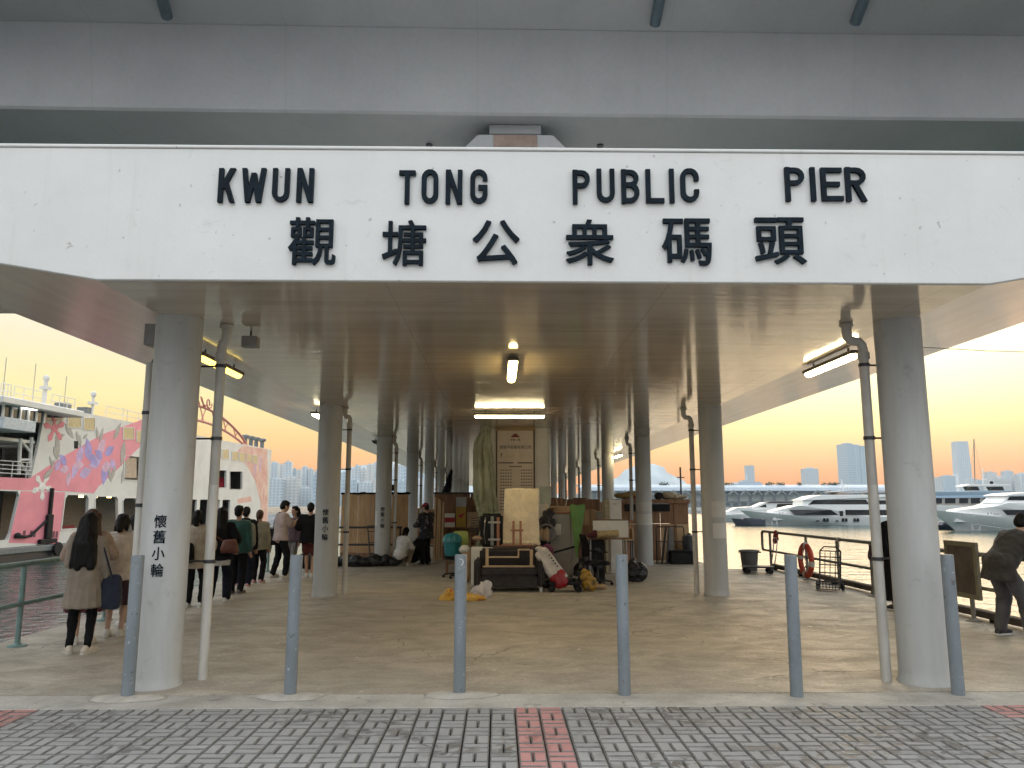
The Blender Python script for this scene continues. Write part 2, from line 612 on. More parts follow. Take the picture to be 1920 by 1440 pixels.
# ------------------------------------------------------------------ pavers in basket weave
paving = MB()
paving.add([(-6.1, 2.3, -.052), (6.9, 2.3, -.052), (6.9, 6.905, -.052), (-6.1, 6.905, -.052)], [(0, 1, 2, 3)])
paving = struct(paving.build('paving', MJOINT))
MEDGE = M('damp_paver_edge', (.145, .14, .13), .6, var=.3, vs=14, kind='Position', bump=.2, bs=120)
def paver_mesh(name, wx, wy, m):
    mb = MB()
    g, h, c = .006, .05, .0095
    x, y = wx / 2 - g, wy / 2 - g
    def rg(a, b, z): return [(-a, -b, z), (a, -b, z), (a, b, z), (-a, b, z)]
    mb.ring_loft([rg(x, y, -h), rg(x, y, -.006), rg(x - c, y - c, 0)], True)
    me = mb.mesh(name, recalc=False)
    me.materials.append(m)
    me.materials.append(MEDGE)
    for i_ in (4, 5, 6, 7):
        me.polygons[i_].material_index = 1
    return me
PM = {(o, r): paver_mesh('paver', *((.2, .1) if o == 0 else (.1, .2)), MRED if r else MPAV) for o in (0, 1) for r in (0, 1)}
rest = {0: MB(), 1: MB()}
cells = []
X0 = -5.96
for j in range(0, 22):
    for i in range(0, 64):
        cells.append((X0 + .2 * i, 6.803 - .2 * j, i, j))
vis = []
for (cx, cy, i, j) in cells:
    o = (i + j) % 2
    red = 1 if abs(cx - .26 + (6.8 - cy) * .0) < .2 else 0
    if cx < -3.9 and cx > -4.8 and cy > 6.25: red = 1 if cx < -3.95 else 0
    if cx > 4.2 and cx < 5.2 and cy > 6.45: red = 1
    for q in (-1, 1):
        px, py = (cx, cy + q * .05) if o == 0 else (cx + q * .05, cy)
        d = Vector((px, py, 0)) - Vector((0, 0, EYE))
        inview = py > 5.2 and abs(px - .1) < py * .69
        vis.append((0 if inview else 1, py, px, o, red))
vis.sort(key=lambda t: (t[0], t[1] + abs(t[2]) * .05))
rnd = random.Random(3)
for n, (iv, py, px, o, red) in enumerate(vis):
    z = rnd.uniform(-.0025, .0015)
    if n < 298 and iv == 0:
        ob = link('paver', PM[(o, red)], None, paving)
        ob.location = (px, py, z)
        ob.rotation_euler = (rnd.uniform(-.008, .008), rnd.uniform(-.008, .008), rnd.uniform(-.006, .006))
    else:
        wx, wy = (.2, .1) if o == 0 else (.1, .2)
        g, c = .006, .0095
        x, y = wx / 2 - g, wy / 2 - g
        a, b = rnd.uniform(-.008, .008), rnd.uniform(-.008, .008)
        def rg(ax, by, zz): return [(px + sx * ax, py + sy * by, z + zz + a * sx * ax + b * sy * by) for sx, sy in ((-1, -1), (1, -1), (1, 1), (-1, 1))]
        rest[red].ring_loft([rg(x, y, -.05), rg(x, y, -.006), rg(x - c, y - c, 0)], True)
for red in (0, 1):
    o = rest[red].build('paver_field', MRED if red else MPAV, paving, recalc=False)
    o['kind'] = 'stuff'
    o.data.materials.append(MEDGE)
    for i_, pl_ in enumerate(o.data.polygons):
        if 4 <= i_ % 10 <= 7:
            pl_.material_index = 1

# ------------------------------------------------------------------ canopy of the pier
CX = .42
CL, CR = -3.40, 4.22          # crease lines
EL, ER = -5.90, 6.70          # outer edges
ZS, ZE, ZT = 3.58, 4.0, 4.76
YF, YB = 6.33, 86.0
YW = 9.24                     # in front of this the canopy is wider
canopy = thing('pier_canopy', 'long white concrete pier canopy carrying dark English and Chinese lettering', 'canopy', (CX, YF, 0))
def cloc(p): return (p[0] - CX, p[1] - YF, p[2])
mb = MB()
WL, WR = EL - 3.2, ER + 3.2
fz = [(WL, ZE + .002), (EL, ZE), (CL, ZS), (CR, ZS), (ER, ZE), (WR, ZE + .002)]
top = ZT
# fascia: real slab 0.3 m thick following the soffit profile
poly = [(x, z) for x, z in fz] + [(WR, top), (WL, top)]
mb.prism(poly, lambda p, k: cloc((p[0], YF if k == 0 else YF + .05, p[1])))
fascia = mb.build('fascia', MFAS, canopy, bevel=.012)
mb = MB()
# soffit and roof behind the fascia
def strip(mb, xs, y0, y1, thick=.35):
    for (xa, za), (xb, zb) in zip(xs[:-1], xs[1:]):
        pass
    prof = xs + [(xs[-1][0], xs[-1][1] + .45), (xs[0][0], xs[0][1] + .45)]
    mb.prism(prof, lambda p, k: cloc((p[0], y0 if k == 0 else y1, p[1])))
strip(mb, [(CL, ZS + .002), (CR, ZS + .002)], YF + .052, YB)
mb.build('soffit', MSOF, canopy, recalc=True)
for xs in ([(EL, ZE + .002), (CL - .0005, ZS + .002)], [(CR + .0005, ZS + .002), (ER, ZE + .002)]):
    mb = MB(); strip(mb, xs, YF + .052, YB); mb.build('wing_soffit', MWING, canopy, recalc=True)
for xs in ([(WL, ZE + .002), (EL - .0005, ZE + .002)], [(ER + .0005, ZE + .002), (WR, ZE + .002)]):
    mb = MB(); strip(mb, xs, YF + .052, YW); mb.build('front_wing', MWING, canopy, recalc=True)
mb = MB()
rp = [(EL + .02, ZE + .456), (CL, ZS + .456), (CR, ZS + .456), (ER - .02, ZE + .456)]
mb.prism(rp + [(x, z + .05) for x, z in reversed(rp)], lambda p, k: cloc((p[0], YF + .35 if k == 0 else YB - .1, p[1])))
mb.build('roof_bounce_sheet', M('pale_bounce_sheet', (.55, .55, .53), .8, kind='Position', vs=.6), canopy)  # pale sheet added on the roof to bounce light up at the viaduct
# thin drip cap on the fascia
mb = MB()
mb.box(WL, WR, YF - .012, YF + .34, ZT + .002, ZT + .03)
mb.v = [cloc(p) for p in mb.v]
mb.build('coping', MFAS, canopy, bevel=.006)

# ------------------------------------------------------------------ lettering on the fascia
def stroke(mb, pts, wd, z0, dep, closed=False):
    """flat ribbon of width wd along pts (x, z), mitred; front at y=-dep"""
    P = [Vector((p[0], p[1])) for p in pts]
    n = len(P)
    L, Rr = [], []
    for i in range(n):
        if closed:
            a, b = (P[i] - P[i - 1]).normalized(), (P[(i + 1) % n] - P[i]).normalized()
        else:
            a = (P[i] - P[i - 1]).normalized() if i else (P[1] - P[0]).normalized()
            b = (P[i + 1] - P[i]).normalized() if i < n - 1 else a
        na, nb = Vector((-a.y, a.x)), Vector((-b.y, b.x))
        m = (na + nb)
        m = m.normalized() if m.length > 1e-6 else na
        k = 1 / max(.45, m.dot(na))
        L.append(P[i] + m * wd / 2 * k)
        Rr.append(P[i] - m * wd / 2 * k)
    o = len(mb.v)
    for q in (L, Rr):
        for p in q:
            mb.v.append((p.x, -dep, p.y))
    for q in (L, Rr):
        for p in q:
            mb.v.append((p.x, .004, p.y))
    m = n if closed else n - 1
    for i in range(m):
        j = (i + 1) % n
        mb.f.append((o + i, o + j, o + n + j, o + n + i))
        mb.f.append((o + 2 * n + i, o + 2 * n + j, o + j, o + i))
        mb.f.append((o + n + i, o + n + j, o + 3 * n + j, o + 3 * n + i))
    if not closed:
        mb.f.append((o, o + n, o + 3 * n, o + 2 * n))
        mb.f.append((o + n - 1, o + 2 * n - 1 + 0, o + 4 * n - 1, o + 3 * n - 1))
def arc(cx, cz, rx, rz, a0, a1, n=7):
    return [(cx + rx * math.cos(R(a0 + (a1 - a0) * i / n)), cz + rz * math.sin(R(a0 + (a1 - a0) * i / n))) for i in range(n + 1)]
# unit cell: width wd x height 1 with stroke t ; centre lines
def glyph(ch):
    t = .165
    h = t / 2
    w_ = .54
    r, l, tp, b = w_ - h, h, 1 - h, h
    g = []
    cr = .19
    if ch == 'K': g = [[(l, 0), (l, 1)], ('h', (l + .05, .40), (r, 1)), ('h', (r + .01, 0), (l + .15, .62))]
    elif ch == 'W': w_ = .80; g = [('h', (.225, 0), (.09, 1)), ('h', (.225, 0), (.40, .86)), ('h', (.575, 0), (.40, .86)), ('h', (.575, 0), (.71, 1))]
    elif ch == 'U': g = [[(l, 1), (l, b + cr)] + arc(w_ / 2, b + cr, w_ / 2 - h, cr, 180, 360)[1:-1] + [(r, b + cr), (r, 1)]]
    elif ch == 'N': g = [[(l, 0), (l, 1)], [(r, 0), (r, 1)], ('h', (r - .01, 0), (l + .01, 1))]
    elif ch == 'T': g = [[(0, tp), (w_, tp)], [(w_ / 2, tp), (w_ / 2, 0)]]
    elif ch == 'O': g = [('c', arc(w_ / 2, tp - cr, w_ / 2 - h, cr, 0, 180) + arc(w_ / 2, b + cr, w_ / 2 - h, cr, 180, 360))]
    elif ch == 'G': g = [[(r, tp - cr - .06)] + arc(w_ / 2, tp - cr, w_ / 2 - h, cr, 0, 180) + arc(w_ / 2, b + cr, w_ / 2 - h, cr, 180, 360) + [(r, .47), (w_ / 2 - .02, .47)]]
    elif ch == 'P': g = [[(l, 0), (l, 1)], [(l, tp), (w_ * .52, tp)] + arc(w_ * .52, tp - .19, r - w_ * .52, .19, 90, -90)[1:-1] + [(w_ * .52, tp - .38), (l, tp - .38)]]
    elif ch == 'B': g = [[(l, 0), (l, 1)], [(l, tp), (w_ * .5, tp)] + arc(w_ * .5, tp - .185, r - w_ * .5 - .015, .185, 90, -90)[1:-1] + [(w_ * .5, tp - .37), (l, tp - .37)],
                        [(w_ * .5, tp - .37)] + arc(w_ * .5, b + .228, r - w_ * .5, .228, 90, -90)[1:-1] + [(w_ * .5, b), (l, b)]]
    elif ch == 'L': g = [[(l, 1), (l, b), (w_, b)]]
    elif ch == 'I': w_ = t; g = [[(h, 0), (h, 1)]]
    elif ch == 'C': g = [[(r, tp - cr - .10)] + arc(w_ / 2, tp - cr, w_ / 2 - h, cr, 0, 180) + arc(w_ / 2, b + cr, w_ / 2 - h, cr, 180, 360) + [(r, b + cr + .10)]]
    elif ch == 'E': g = [[(w_, tp), (l, tp), (l, b), (w_ + .01, b)], [(l, .5), (w_ * .88, .5)]]
    elif ch == 'R': g = [[(l, 0), (l, 1)], [(l, tp), (w_ * .52, tp)] + arc(w_ * .52, tp - .19, r - w_ * .52, .19, 90, -90)[1:-1] + [(w_ * .52, tp - .38), (l, tp - .38)], ('h', (r, 0), (w_ * .46, .50))]
    return g, w_, t
# pixel left and right of each letter in the photograph, and its top and bottom
ENG = [('K', 409, 444, 318, 381), ('W', 452, 502, 318, 381), ('U', 510, 546, 318, 381), ('N', 556, 591, 318, 381),
       ('T', 748, 780, 321, 384), ('O', 790, 823, 319, 384), ('N', 835, 868, 321, 384), ('G', 881, 915, 319, 384),
       ('P', 1073, 1106, 321, 384), ('U', 1118, 1152, 319, 382), ('B', 1164, 1198, 320, 383), ('L', 1210, 1243, 320, 383), ('I', 1253, 1264, 319, 382), ('C', 1275, 1309, 317, 381),
       ('P', 1471, 1506, 316, 379), ('I', 1516, 1529, 316, 379), ('E', 1538, 1575, 316, 379), ('R', 1584, 1621, 316, 379)]
for ch, u0, u1, v0, v1 in ENG:
    a, b = on_y(u0, v1, YF), on_y(u1, v0, YF)
    g, gw, t = glyph(ch)
    sx, sz = (b.x - a.x) / gw, b.z - a.z
    mb = MB()
    for n, s in enumerate(g):
        wd = t * sz * .8
        if isinstance(s, tuple) and s[0] == 'h':
            (xa, za), (xb, zb) = s[1], s[2]
            sl_ = math.hypot((xb - xa) * sx, (zb - za) * sz) / abs((zb - za) * sz)
            q_ = wd * sl_ / 2
            mb.prism([(xa * sx - q_, za * sz), (xa * sx + q_, za * sz), (xb * sx + q_, zb * sz), (xb * sx - q_, zb * sz)], lambda p, k: (p[0], -.03 - .0012 * n if k == 0 else .004, p[1]))
            continue
        cl = isinstance(s, tuple)
        pts = s[1] if cl else s
        stroke(mb, [(p[0] * sx, p[1] * sz) for p in pts], wd, 0, .03 + .0012 * n, cl)
    o = mb.build('letter', MLETTER, canopy, recalc=True)
    o.location = (a.x - CX, -.002, a.z)

def text_mesh(body, size, offset=0.0, extrude=0.01):
    cu = bpy.data.curves.new('txt', 'FONT')
    cu.body = body
    cu.size = size
    cu.offset = offset
    cu.extrude = extrude
    cu.fill_mode = 'BOTH'
    cu.resolution_u = 3
    o = bpy.data.objects.new('txt', cu)
    COL.objects.link(o)
    dg = bpy.context.evaluated_depsgraph_get()
    me = bpy.data.meshes.new_from_object(o.evaluated_get(dg))
    bpy.data.objects.remove(o)
    bpy.data.curves.remove(cu)
    return me
def fit_text(body, name, mat, parent, x0, x1, z0, z1, y, offset=0.0, extrude=.02):
    """text mesh fitted into the box x0..x1, z0..z1, standing in the xz plane and facing -y"""
    me = text_mesh(body, 1.0, offset, .5)
    xs = [v.co.x for v in me.vertices]
    ys = [v.co.y for v in me.vertices]
    a, b, c, d = min(xs), max(xs), min(ys), max(ys)
    for v in me.vertices:
        x = x0 + (v.co.x - a) / (b - a) * (x1 - x0)
        z = z0 + (v.co.y - c) / (d - c) * (z1 - z0)
        yy = y - (extrude if v.co.z > 0 else -.002)
        v.co = (x, yy, z)
    return link(name, me, mat, parent)
def bold_text(ch, name, mat, parent, x0, x1, z0, z1, y, d, extrude):
    """heavier strokes: the glyph swept over a small square"""
    me = text_mesh(ch, 1.0, 0.0, .5)
    vs = [v.co.copy() for v in me.vertices]
    fs = [tuple(p.vertices) for p in me.polygons]
    bpy.data.meshes.remove(me)
    xs = [v.x for v in vs]
    ys = [v.y for v in vs]
    a, b, c, e = min(xs), max(xs), min(ys), max(ys)
    mb = MB()
    for i, (ox, oz) in enumerate(((0, 0), (1, 0), (-1, 0), (0, 1), (0, -1), (.9, .9), (-.9, .9), (.9, -.9), (-.9, -.9))):
        mb.add([(x0 + d + (v.x - a) / (b - a) * (x1 - x0 - 2 * d) + ox * d, y - (extrude + .0005 * i if v.z > 0 else -.002), z0 + d + (v.y - c) / (e - c) * (z1 - z0 - 2 * d) + oz * d) for v in vs], fs)
    return mb.build(name, mat, parent, recalc=False)
CHI = [('觀', 540, 632, 410, 498), ('塘', 716, 800, 415, 499), ('公', 886, 974, 415, 497), ('衆', 1061, 1149, 414, 498), ('碼', 1242, 1331, 412, 498), ('頭', 1416, 1506, 410, 496)]
for n, (ch, u0, u1, v0, v1) in enumerate(CHI):
    a, b = on_y(u0, v1, YF), on_y(u1, v0, YF)
    bold_text(ch, 'chinese_character', MLETTER, canopy, a.x - CX, b.x - CX, a.z, b.z, 0, .0035, .03)

# ------------------------------------------------------------------ columns
COLY = [7.75 + 7.2 * i for i in range(11)]
COLX = (-3.27, 4.14)
colmesh = {}
def column_mesh():
    mb = MB()
    n = 40
    prof = [(.246, -.02), (.244, .015), (.232, .05), (.226, .12)] + [(.225, .12 + .3 * i) for i in range(1, 11)] + [(.225, ZS + .03)]
    mb.lathe(prof, n)
    me = mb.mesh('column', smooth=35)
    me.materials.append(MCOL)
    return me
CME = column_mesh()
col_labels_l = ['pale round column with black painted Chinese characters beside the tall grey bollard',
                'round column with painted Chinese characters in front of the plywood hoarding end',
                'round column with painted Chinese characters and a paper notice on its side',
                'round column beside the person in the red cap']
col_labels_r = ['pale plain round column behind the downpipe near the right bollards',
                'round column with paper notices taped round it facing the yachts',
                'round column with white paper band in front of the brown timber stack',
                'round column behind the tall white cabinet']
def wrap_text(ch, rad, x0, x1, z0, z1):
    me = text_mesh(ch, 1.0, 0.0, 0.0)
    m2 = MB()
    for ox, oy in ((0, 0), (.016, .0), (0, .012), (-.016, 0), (0, -.012)):
        m2.add([(v.co.x + ox, v.co.y + oy, 0) for v in me.vertices], [tuple(p.vertices) for p in me.polygons])
    nper = len(me.vertices)
    bpy.data.meshes.remove(me)
    lay = [i // nper for i in range(len(m2.v))]
    m2.v = [(p[0], p[1], .0004 * lay[i]) for i, p in enumerate(m2.v)]
    me = m2.mesh('c', recalc=False)
    bm = bmesh.new()
    bm.from_mesh(me)
    bpy.data.meshes.remove(me)
    xs = [v.co.x for v in bm.verts]
    ys = [v.co.y for v in bm.verts]
    a, b, c, d = min(xs), max(xs), min(ys), max(ys)
    for i in range(1, 9):
        px = a + (b - a) * i / 9
        bmesh.ops.bisect_plane(bm, geom=bm.verts[:] + bm.edges[:] + bm.faces[:], plane_co=(px, 0, 0), plane_no=(1, 0, 0))
    for v in bm.verts:
        x = x0 + (v.co.x - a) / (b - a) * (x1 - x0)
        z = z0 + (v.co.y - c) / (d - c) * (z1 - z0)
        an = x / rad
        r_ = rad + v.co.z
        v.co = (r_ * math.sin(an), -r_ * math.cos(an), z)
    me = bpy.data.meshes.new('painted_character')
    bm.to_mesh(me)
    bm.free()
    me.materials.append(MLETTER)
    return me
CHARM = None
columns = {}
for side in (0, 1):
    for i, y in enumerate(COLY):
        lab = (col_labels_l if side == 0 else col_labels_r)
        far = i >= 4
        l = lab[i] if not far else ('round column far along the %s row of the pier' % ('ferry side' if side == 0 else 'yacht side'))
        o = link('pier_column', CME)
        o.location = (COLX[side], y, 0)
        tag(o, l, 'column', ('far columns on the ferry side' if side == 0 else 'far columns on the yacht side') if far else 'columns of the pier canopy')
        columns[(side, i)] = o
# painted characters on the ferry-side columns
txt = '懷舊小輪'
cm = []
for q, ch in enumerate(txt):
    zc = [1.545, 1.40, 1.245, 1.09][q]
    cm.append(wrap_text(ch, .2285, -.058 + .0 * q, .058, zc - .062, zc + .062))
for i in range(3):
    for me in cm:
        o = link('painted_character', me, None, columns[(0, i)])
        o.rotation_euler = (0, 0, R(9 if i == 0 else 4))
def notice(col, zc, h, a0, a1, mat=MPAPER, r=.2275):
    mb = MB()
    n = 10
    vs = []
    for k in range(n + 1):
        a = R(a0 + (a1 - a0) * k / n)
        for z in (zc - h / 2, zc + h / 2):
            vs.append((r * math.sin(a), -r * math.cos(a), z))
    mb.add(vs, [(2 * k, 2 * k + 2, 2 * k + 3, 2 * k + 1) for k in range(n)])
    return mb.build('paper_notice', mat, col, recalc=False)
MBAND = M('tape_paper', (.60, .58, .53), .7, var=.08)
notice(columns[(1, 1)], 1.60, .30, -25, 88, MBAND)
notice(columns[(1, 1)], 1.20, .28, -22, 60, MPAPER)
notice(columns[(1, 2)], 1.62, .26, -80, 80, MBAND)
notice(columns[(1, 2)], 1.26, .30, -80, 80, MPAPER)
notice(columns[(0, 2)], 1.30, .40, -95, -35, MPAPER)
# ------------------------------------------------------------------ downpipes by the columns
def downpipe(x, y, side, label, r=.05, mat=MSHADEDP, elbow=1, lower=True, zc=(3.12, 2.35, 1.15)):
    t = thing('downpipe', label, 'pipe', (x, y, 0), 0, 'rainwater pipes beside the columns')
    mb = MB()
    dx = -.16 * side * elbow
    pts = [(0, 0, 0.0), (0, 0, 3.22)]
    mb.tube([(0, 0, .0), (0, 0, 1.9)], r, 16)
    mb.build('pipe', MWHITEP if lower else mat, t, smooth=40)
    mb = MB()
    mb.tube([(0, 0, 1.9), (0, 0, 3.30), (dx * .06, 0, 3.35), (dx * .25, 0, 3.385), (dx * .75, 0, 3.395), (dx * .94, 0, 3.43), (dx, 0, 3.48), (dx, 0, 3.60)], r * .97, 16)
    mb.build('elbow', mat, t, smooth=50)
    mb = MB()
    mb.lathe([(r + .012, 0), (r + .012, .07)], 18, (0, 0, 3.2))
    mb.build('socket', mat, t, smooth=40)
    mb = MB()
    mb.lathe([(r + .02, 0), (r + .02, .03)], 18, (dx, 0, 3.545))
    mb.build('flange', mat, t, smooth=40)
    for z in zc:
        mb = MB()
        mb.lathe([(r + .007, 0), (r + .007, .035)], 18, (0, 0, z))
        mb.tube([(side * r, 0, z + .018), (side * (r + .16), .02, z + .018)], .010, 8)
        mb.build('clamp', MDARKMET, t)
    return t
downpipe(-2.92, 8.0, -1, 'white downpipe right beside the lettered column and the queue', elbow=.25, zc=(3.12, 2.36, 1.12))
downpipe(3.80, 7.82, 1, 'white downpipe beside the plain column near the right bollards', elbow=1, zc=(3.12, 2.36, 1.15))
p = on_z(652, 1113)
downpipe(-2.93, 15.1, -1, 'rust stained downpipe beside the second lettered column', elbow=-.6)
downpipe(3.80, 15.1, 1, 'downpipe beside the column with taped notices', elbow=.9)
downpipe(-2.94, 22.2, -1, 'downpipe in front of the crouching people', elbow=-.4)
downpipe(3.80, 22.2, 1, 'downpipe beside the column with the white paper band', elbow=.6)
for i in (3, 4, 5):
    downpipe(-2.94, COLY[i] + .1, -1, 'thin downpipe far along the ferry side row', elbow=-.4)
    downpipe(3.80, COLY[i] + .1, 1, 'thin downpipe far along the yacht side row', elbow=.6)
# slim pipe and box on the far side of the first lettered column
t = thing('cable_conduit', 'slim grey conduit and metal box on the ferry side of the lettered column', 'pipe', (-3.63, 7.95, 0))
mb = MB(); mb.tube([(0, 0, 0), (0, 0, 3.16)], .043, 14); mb.build('pipe', MWHITEP, t, smooth=40)
mb = MB(); mb.box(-.05, .075, -.09, .09, 3.34, 3.56); mb.build('junction_box', M('box_grey', (.25, .24, .23), .5), t, bevel=.006)
mb = MB(); mb.tube([(.01, 0, 3.15), (.05, 0, 3.24), (.05, 0, 3.36)], .012, 8); mb.build('cable', MBLACK, t, smooth=True)
for z in (2.62, 1.68):
    mb = MB(); mb.lathe([(.05, 0), (.05, .035)], 16, (0, 0, z)); mb.tube([(.04, 0, z + .018), (.14, -.03, z + .018)], .009, 8); mb.build('clamp', MDARKMET, t)
t = thing('wall_box', 'small grey metal box under the soffit beside the lettered column', 'box', (-2.72, 8.3, 3.38))
mb = MB(); mb.box(-.085, .085, -.06, .06, .02, .14); mb.build('body', M('box_grey', (.25, .24, .23), .5), t, bevel=.006)
mb = MB(); mb.tube([(0, 0, .13), (0, 0, .215)], .012, 8); mb.build('stem', MDARKMET, t)

# ------------------------------------------------------------------ fluorescent battens
MTUBE = EM('lit_tube', (1.0, .72, .28), 26.0)
MTUBEW = EM('lit_tube_pale', (1.0, .80, .45), 26.0)
MBATTEN = M('batten_dark', (.10, .085, .06), .5)
MLENS_OFF = M('unlit_lens', (.12, .11, .10), .4)
def lamp(x, y, L, along, label, lit=True, z=3.44, tube=MTUBE, power=14):
    t = thing('fluorescent_light', label, 'light', (x, y, z), 0 if along else R(90), 'fluorescent lights under the canopy')
    mb = MB(); mb.box(-.075, .075, -L / 2, L / 2, .055, .10); mb.build('housing', MBATTEN, t, bevel=.008)
    for s in (-.35, .35):
        mb = MB(); mb.tube([(0, s * L, .10), (0, s * L, ZS - z + .03)], .012, 8); mb.build('hanger', MDARKMET, t)
    mb = MB()
    pr = []
    n = 10
    for q in range(2):
        pass
    ring = lambda yy, k: [(k * .058 * math.cos(a), yy, .054 - k * .052 * max(0, math.sin(a))) for a in [math.pi * i / n for i in range(n + 1)]]
    mb.ring_loft([ring(-L / 2 + .01, .55), ring(-L / 2 + .04, 1), ring(L / 2 - .04, 1), ring(L / 2 - .01, .55)], True)
    mb.build('diffuser', tube if lit else MLENS_OFF, t, smooth=35)
    return t
lamp(.18, 10.3, 1.5, True, 'lit fluorescent light hanging lengthwise above the pier walkway')
lamp(.22, 15.75, 1.45, False, 'lit fluorescent light set crosswise above the timetable board', tube=MTUBEW)
lamp(-3.66, 10.0, 1.5, True, 'lit yellow fluorescent light beside the first lettered column', tube=EM('lit_tube_yellow', (1.0, .72, .13), 2.4))
lamp(4.3, 9.75, 1.5, True, 'lit fluorescent light beside the first plain column', tube=MTUBEW)
lamp(-3.72, 16.1, 1.3, True, 'lit fluorescent light beside the second lettered column', tube=MTUBEW)
lamp(4.42, 16.0, 1.2, True, 'unlit fluorescent light beside the column with taped notices', lit=False)
lamp(-3.66, 23.3, 1.3, True, 'unlit fluorescent light beside the third lettered column', lit=False)
lamp(4.55, 29.3, 1.4, True, 'lit fluorescent light far along the yacht side', tube=MTUBEW)

# ------------------------------------------------------------------ viaduct overhead
VY = 19.0
via = thing('viaduct', 'grey concrete road viaduct spanning above the pier canopy', 'viaduct', (0.2, 22, 0))
def vl(x, y, z): return (x - .2, y - 22, z)
mb = MB()
prof = [(VY, 11.82), (VY - .06, 11.88), (VY - .45, 14.0), (VY - .35, 14.2), (VY + 8.6, 14.2), (VY + 8.75, 14.0), (VY + 8.08, 11.88), (VY + 8.0, 11.82)]
rings = []
for x in [-140 + 10 * i for i in range(29)]:
    dy = -.0009 * (x - 8) ** 2 * .25 + .004 * x
    rings.append([vl(x, y + dy, z) for y, z in prof])
mb.ring_loft(rings, True)
mb.build('girder', MGIR, via, bevel=0)
mb = MB()
prof = [(VY - 3.6, 14.50), (VY - .4, 14.02), (VY + 8.7, 14.02), (VY + 11.6, 14.50), (VY + 11.6, 15.9), (VY + 11.3, 15.9), (VY + 11.3, 14.95), (VY - 3.3, 14.95), (VY - 3.3, 15.9), (VY - 3.6, 15.9)]
rings = []
for x in [-140 + 10 * i for i in range(29)]:
    dy = -.0009 * (x - 8) ** 2 * .25 + .004 * x
    rings.append([vl(x, y + dy, z) for y, z in prof])
mb.ring_loft(rings, False)
mb.build('deck_slab', MGIR, via)
MDRAIN = M('drain_blue_grey', (.10, .14, .17), .5)
for u, v, u2, v2 in ((313, 30, 300, 0), (1228, 45, 1240, 0), (1604, 42, 1626, 0)):
    a = on_y(u, v, VY - 1.0)
    b = on_y(u2, v2 - 18, VY - 1.9)
    mb = MB(); mb.tube([vl(*a), vl(*b)], .14, 16); mb.build('drain_pipe', MDRAIN, via, smooth=40)
for u, v in ((805, 271), (1125, 272)):
    d = ray(u, v); tt = (11.82 - EYE) / d[2]
    mb = MB(); mb.lathe([(.10, -.05), (.09, .02)], 14, vl(d[0] * tt, d[1] * tt, 11.82)); mb.build('drain_hole', MDARKMET, via)
# pier of the viaduct, which passes through the canopy and carries the timetable
PY = 19.3
vp = thing('viaduct_pier', 'broad viaduct pier with timetable board rising through the canopy', 'pier', (.42, PY, 0))
MPIER = M('pier_paint', (.64, .61, .53), .6, var=.1, vs=1.2, bump=.1, bs=8)
mb = MB(); mb.box(-.86, .86, 0, 2.0, -.02, 10.9); mb.build('shaft', MPIER, vp, bevel=.05, seg=3)
mb = MB()
mb.prism([(-1.36, 9.6), (1.36, 9.6), (1.36, 11.03), (1.0, 11.41), (-1.0, 11.41), (-1.36, 11.03)], lambda p, k: (p[0], -.10 if k == 0 else 2.1, p[1]))
mb.build('head', MGIR, vp, bevel=.03)
mb = MB(); mb.box(-.58, .58, -.13, -.102, 9.7, 11.38); mb.build('face_panel', M('pinkish_render', (.33, .25, .21), .8), vp)
mb = MB(); mb.box(-.70, .70, .12, 1.7, 11.53, 11.80); mb.build('bearing', MGIR, vp, bevel=.02)
mb = MB(); mb.box(-.66, .66, .2, 1.65, 11.41, 11.53); mb.build('bearing_pad', MBLACK, vp)

# ------------------------------------------------------------------ bollards
def mat_bollard():
    k = NT('bollard_grey_blue')
    v = k.coords('Object')
    c = k.mix(k.rng(k.noise(k.coords('Object', (1, 1, .4)), 4, 5, .65), .3, .7), (.155, .18, .195), (.225, .255, .275))
    c = k.mix(k.rng(k.noise(v, 30, 3, .6), .66, .70, 0, .7), c, (.42, .45, .47))
    c = k.mix(k.rng(k.noise(v, 9, 4, .7), .64, .70, 0, .75), c, (.07, .075, .08))
    c = k.mix(k.rng(k.noise(v, 22, 3, .6), .70, .73, 0, .8), c, (.16, .08, .045))
    k.base(c)
    k.rough(.5)
    k.bump(k.noise(v, 26, 4, .65), .2, .006)
    return k.m
MBOL = mat_bollard()
MPAD = M('pad_concrete', (.43, .40, .35), .85, var=.15, vs=9, bump=.3, bs=60)
bolx = [(234, 1310), (541, 1307), (861, 1304), (1173, 1304), (1498, 1307), (1803, 1304)]
blab = ['grey steel bollard standing against the first lettered column', 'grey steel bollard with a dark smudge between the lettered column and the chalk marked bollard',
        'grey steel bollard with a white chalk smile near its top', 'chipped grey steel bollard in front of the office chair',
        'grey steel bollard in front of the orange lifebuoy', 'grey steel bollard beside the plain column with the downpipe']
bm_ = MB()
bm_.lathe([(.0565, -.02), (.0565, 1.235), (.053, 1.243), (.02, 1.245)], 28)
BME = bm_.mesh('bollard', smooth=40)
BME.materials.append(MBOL)
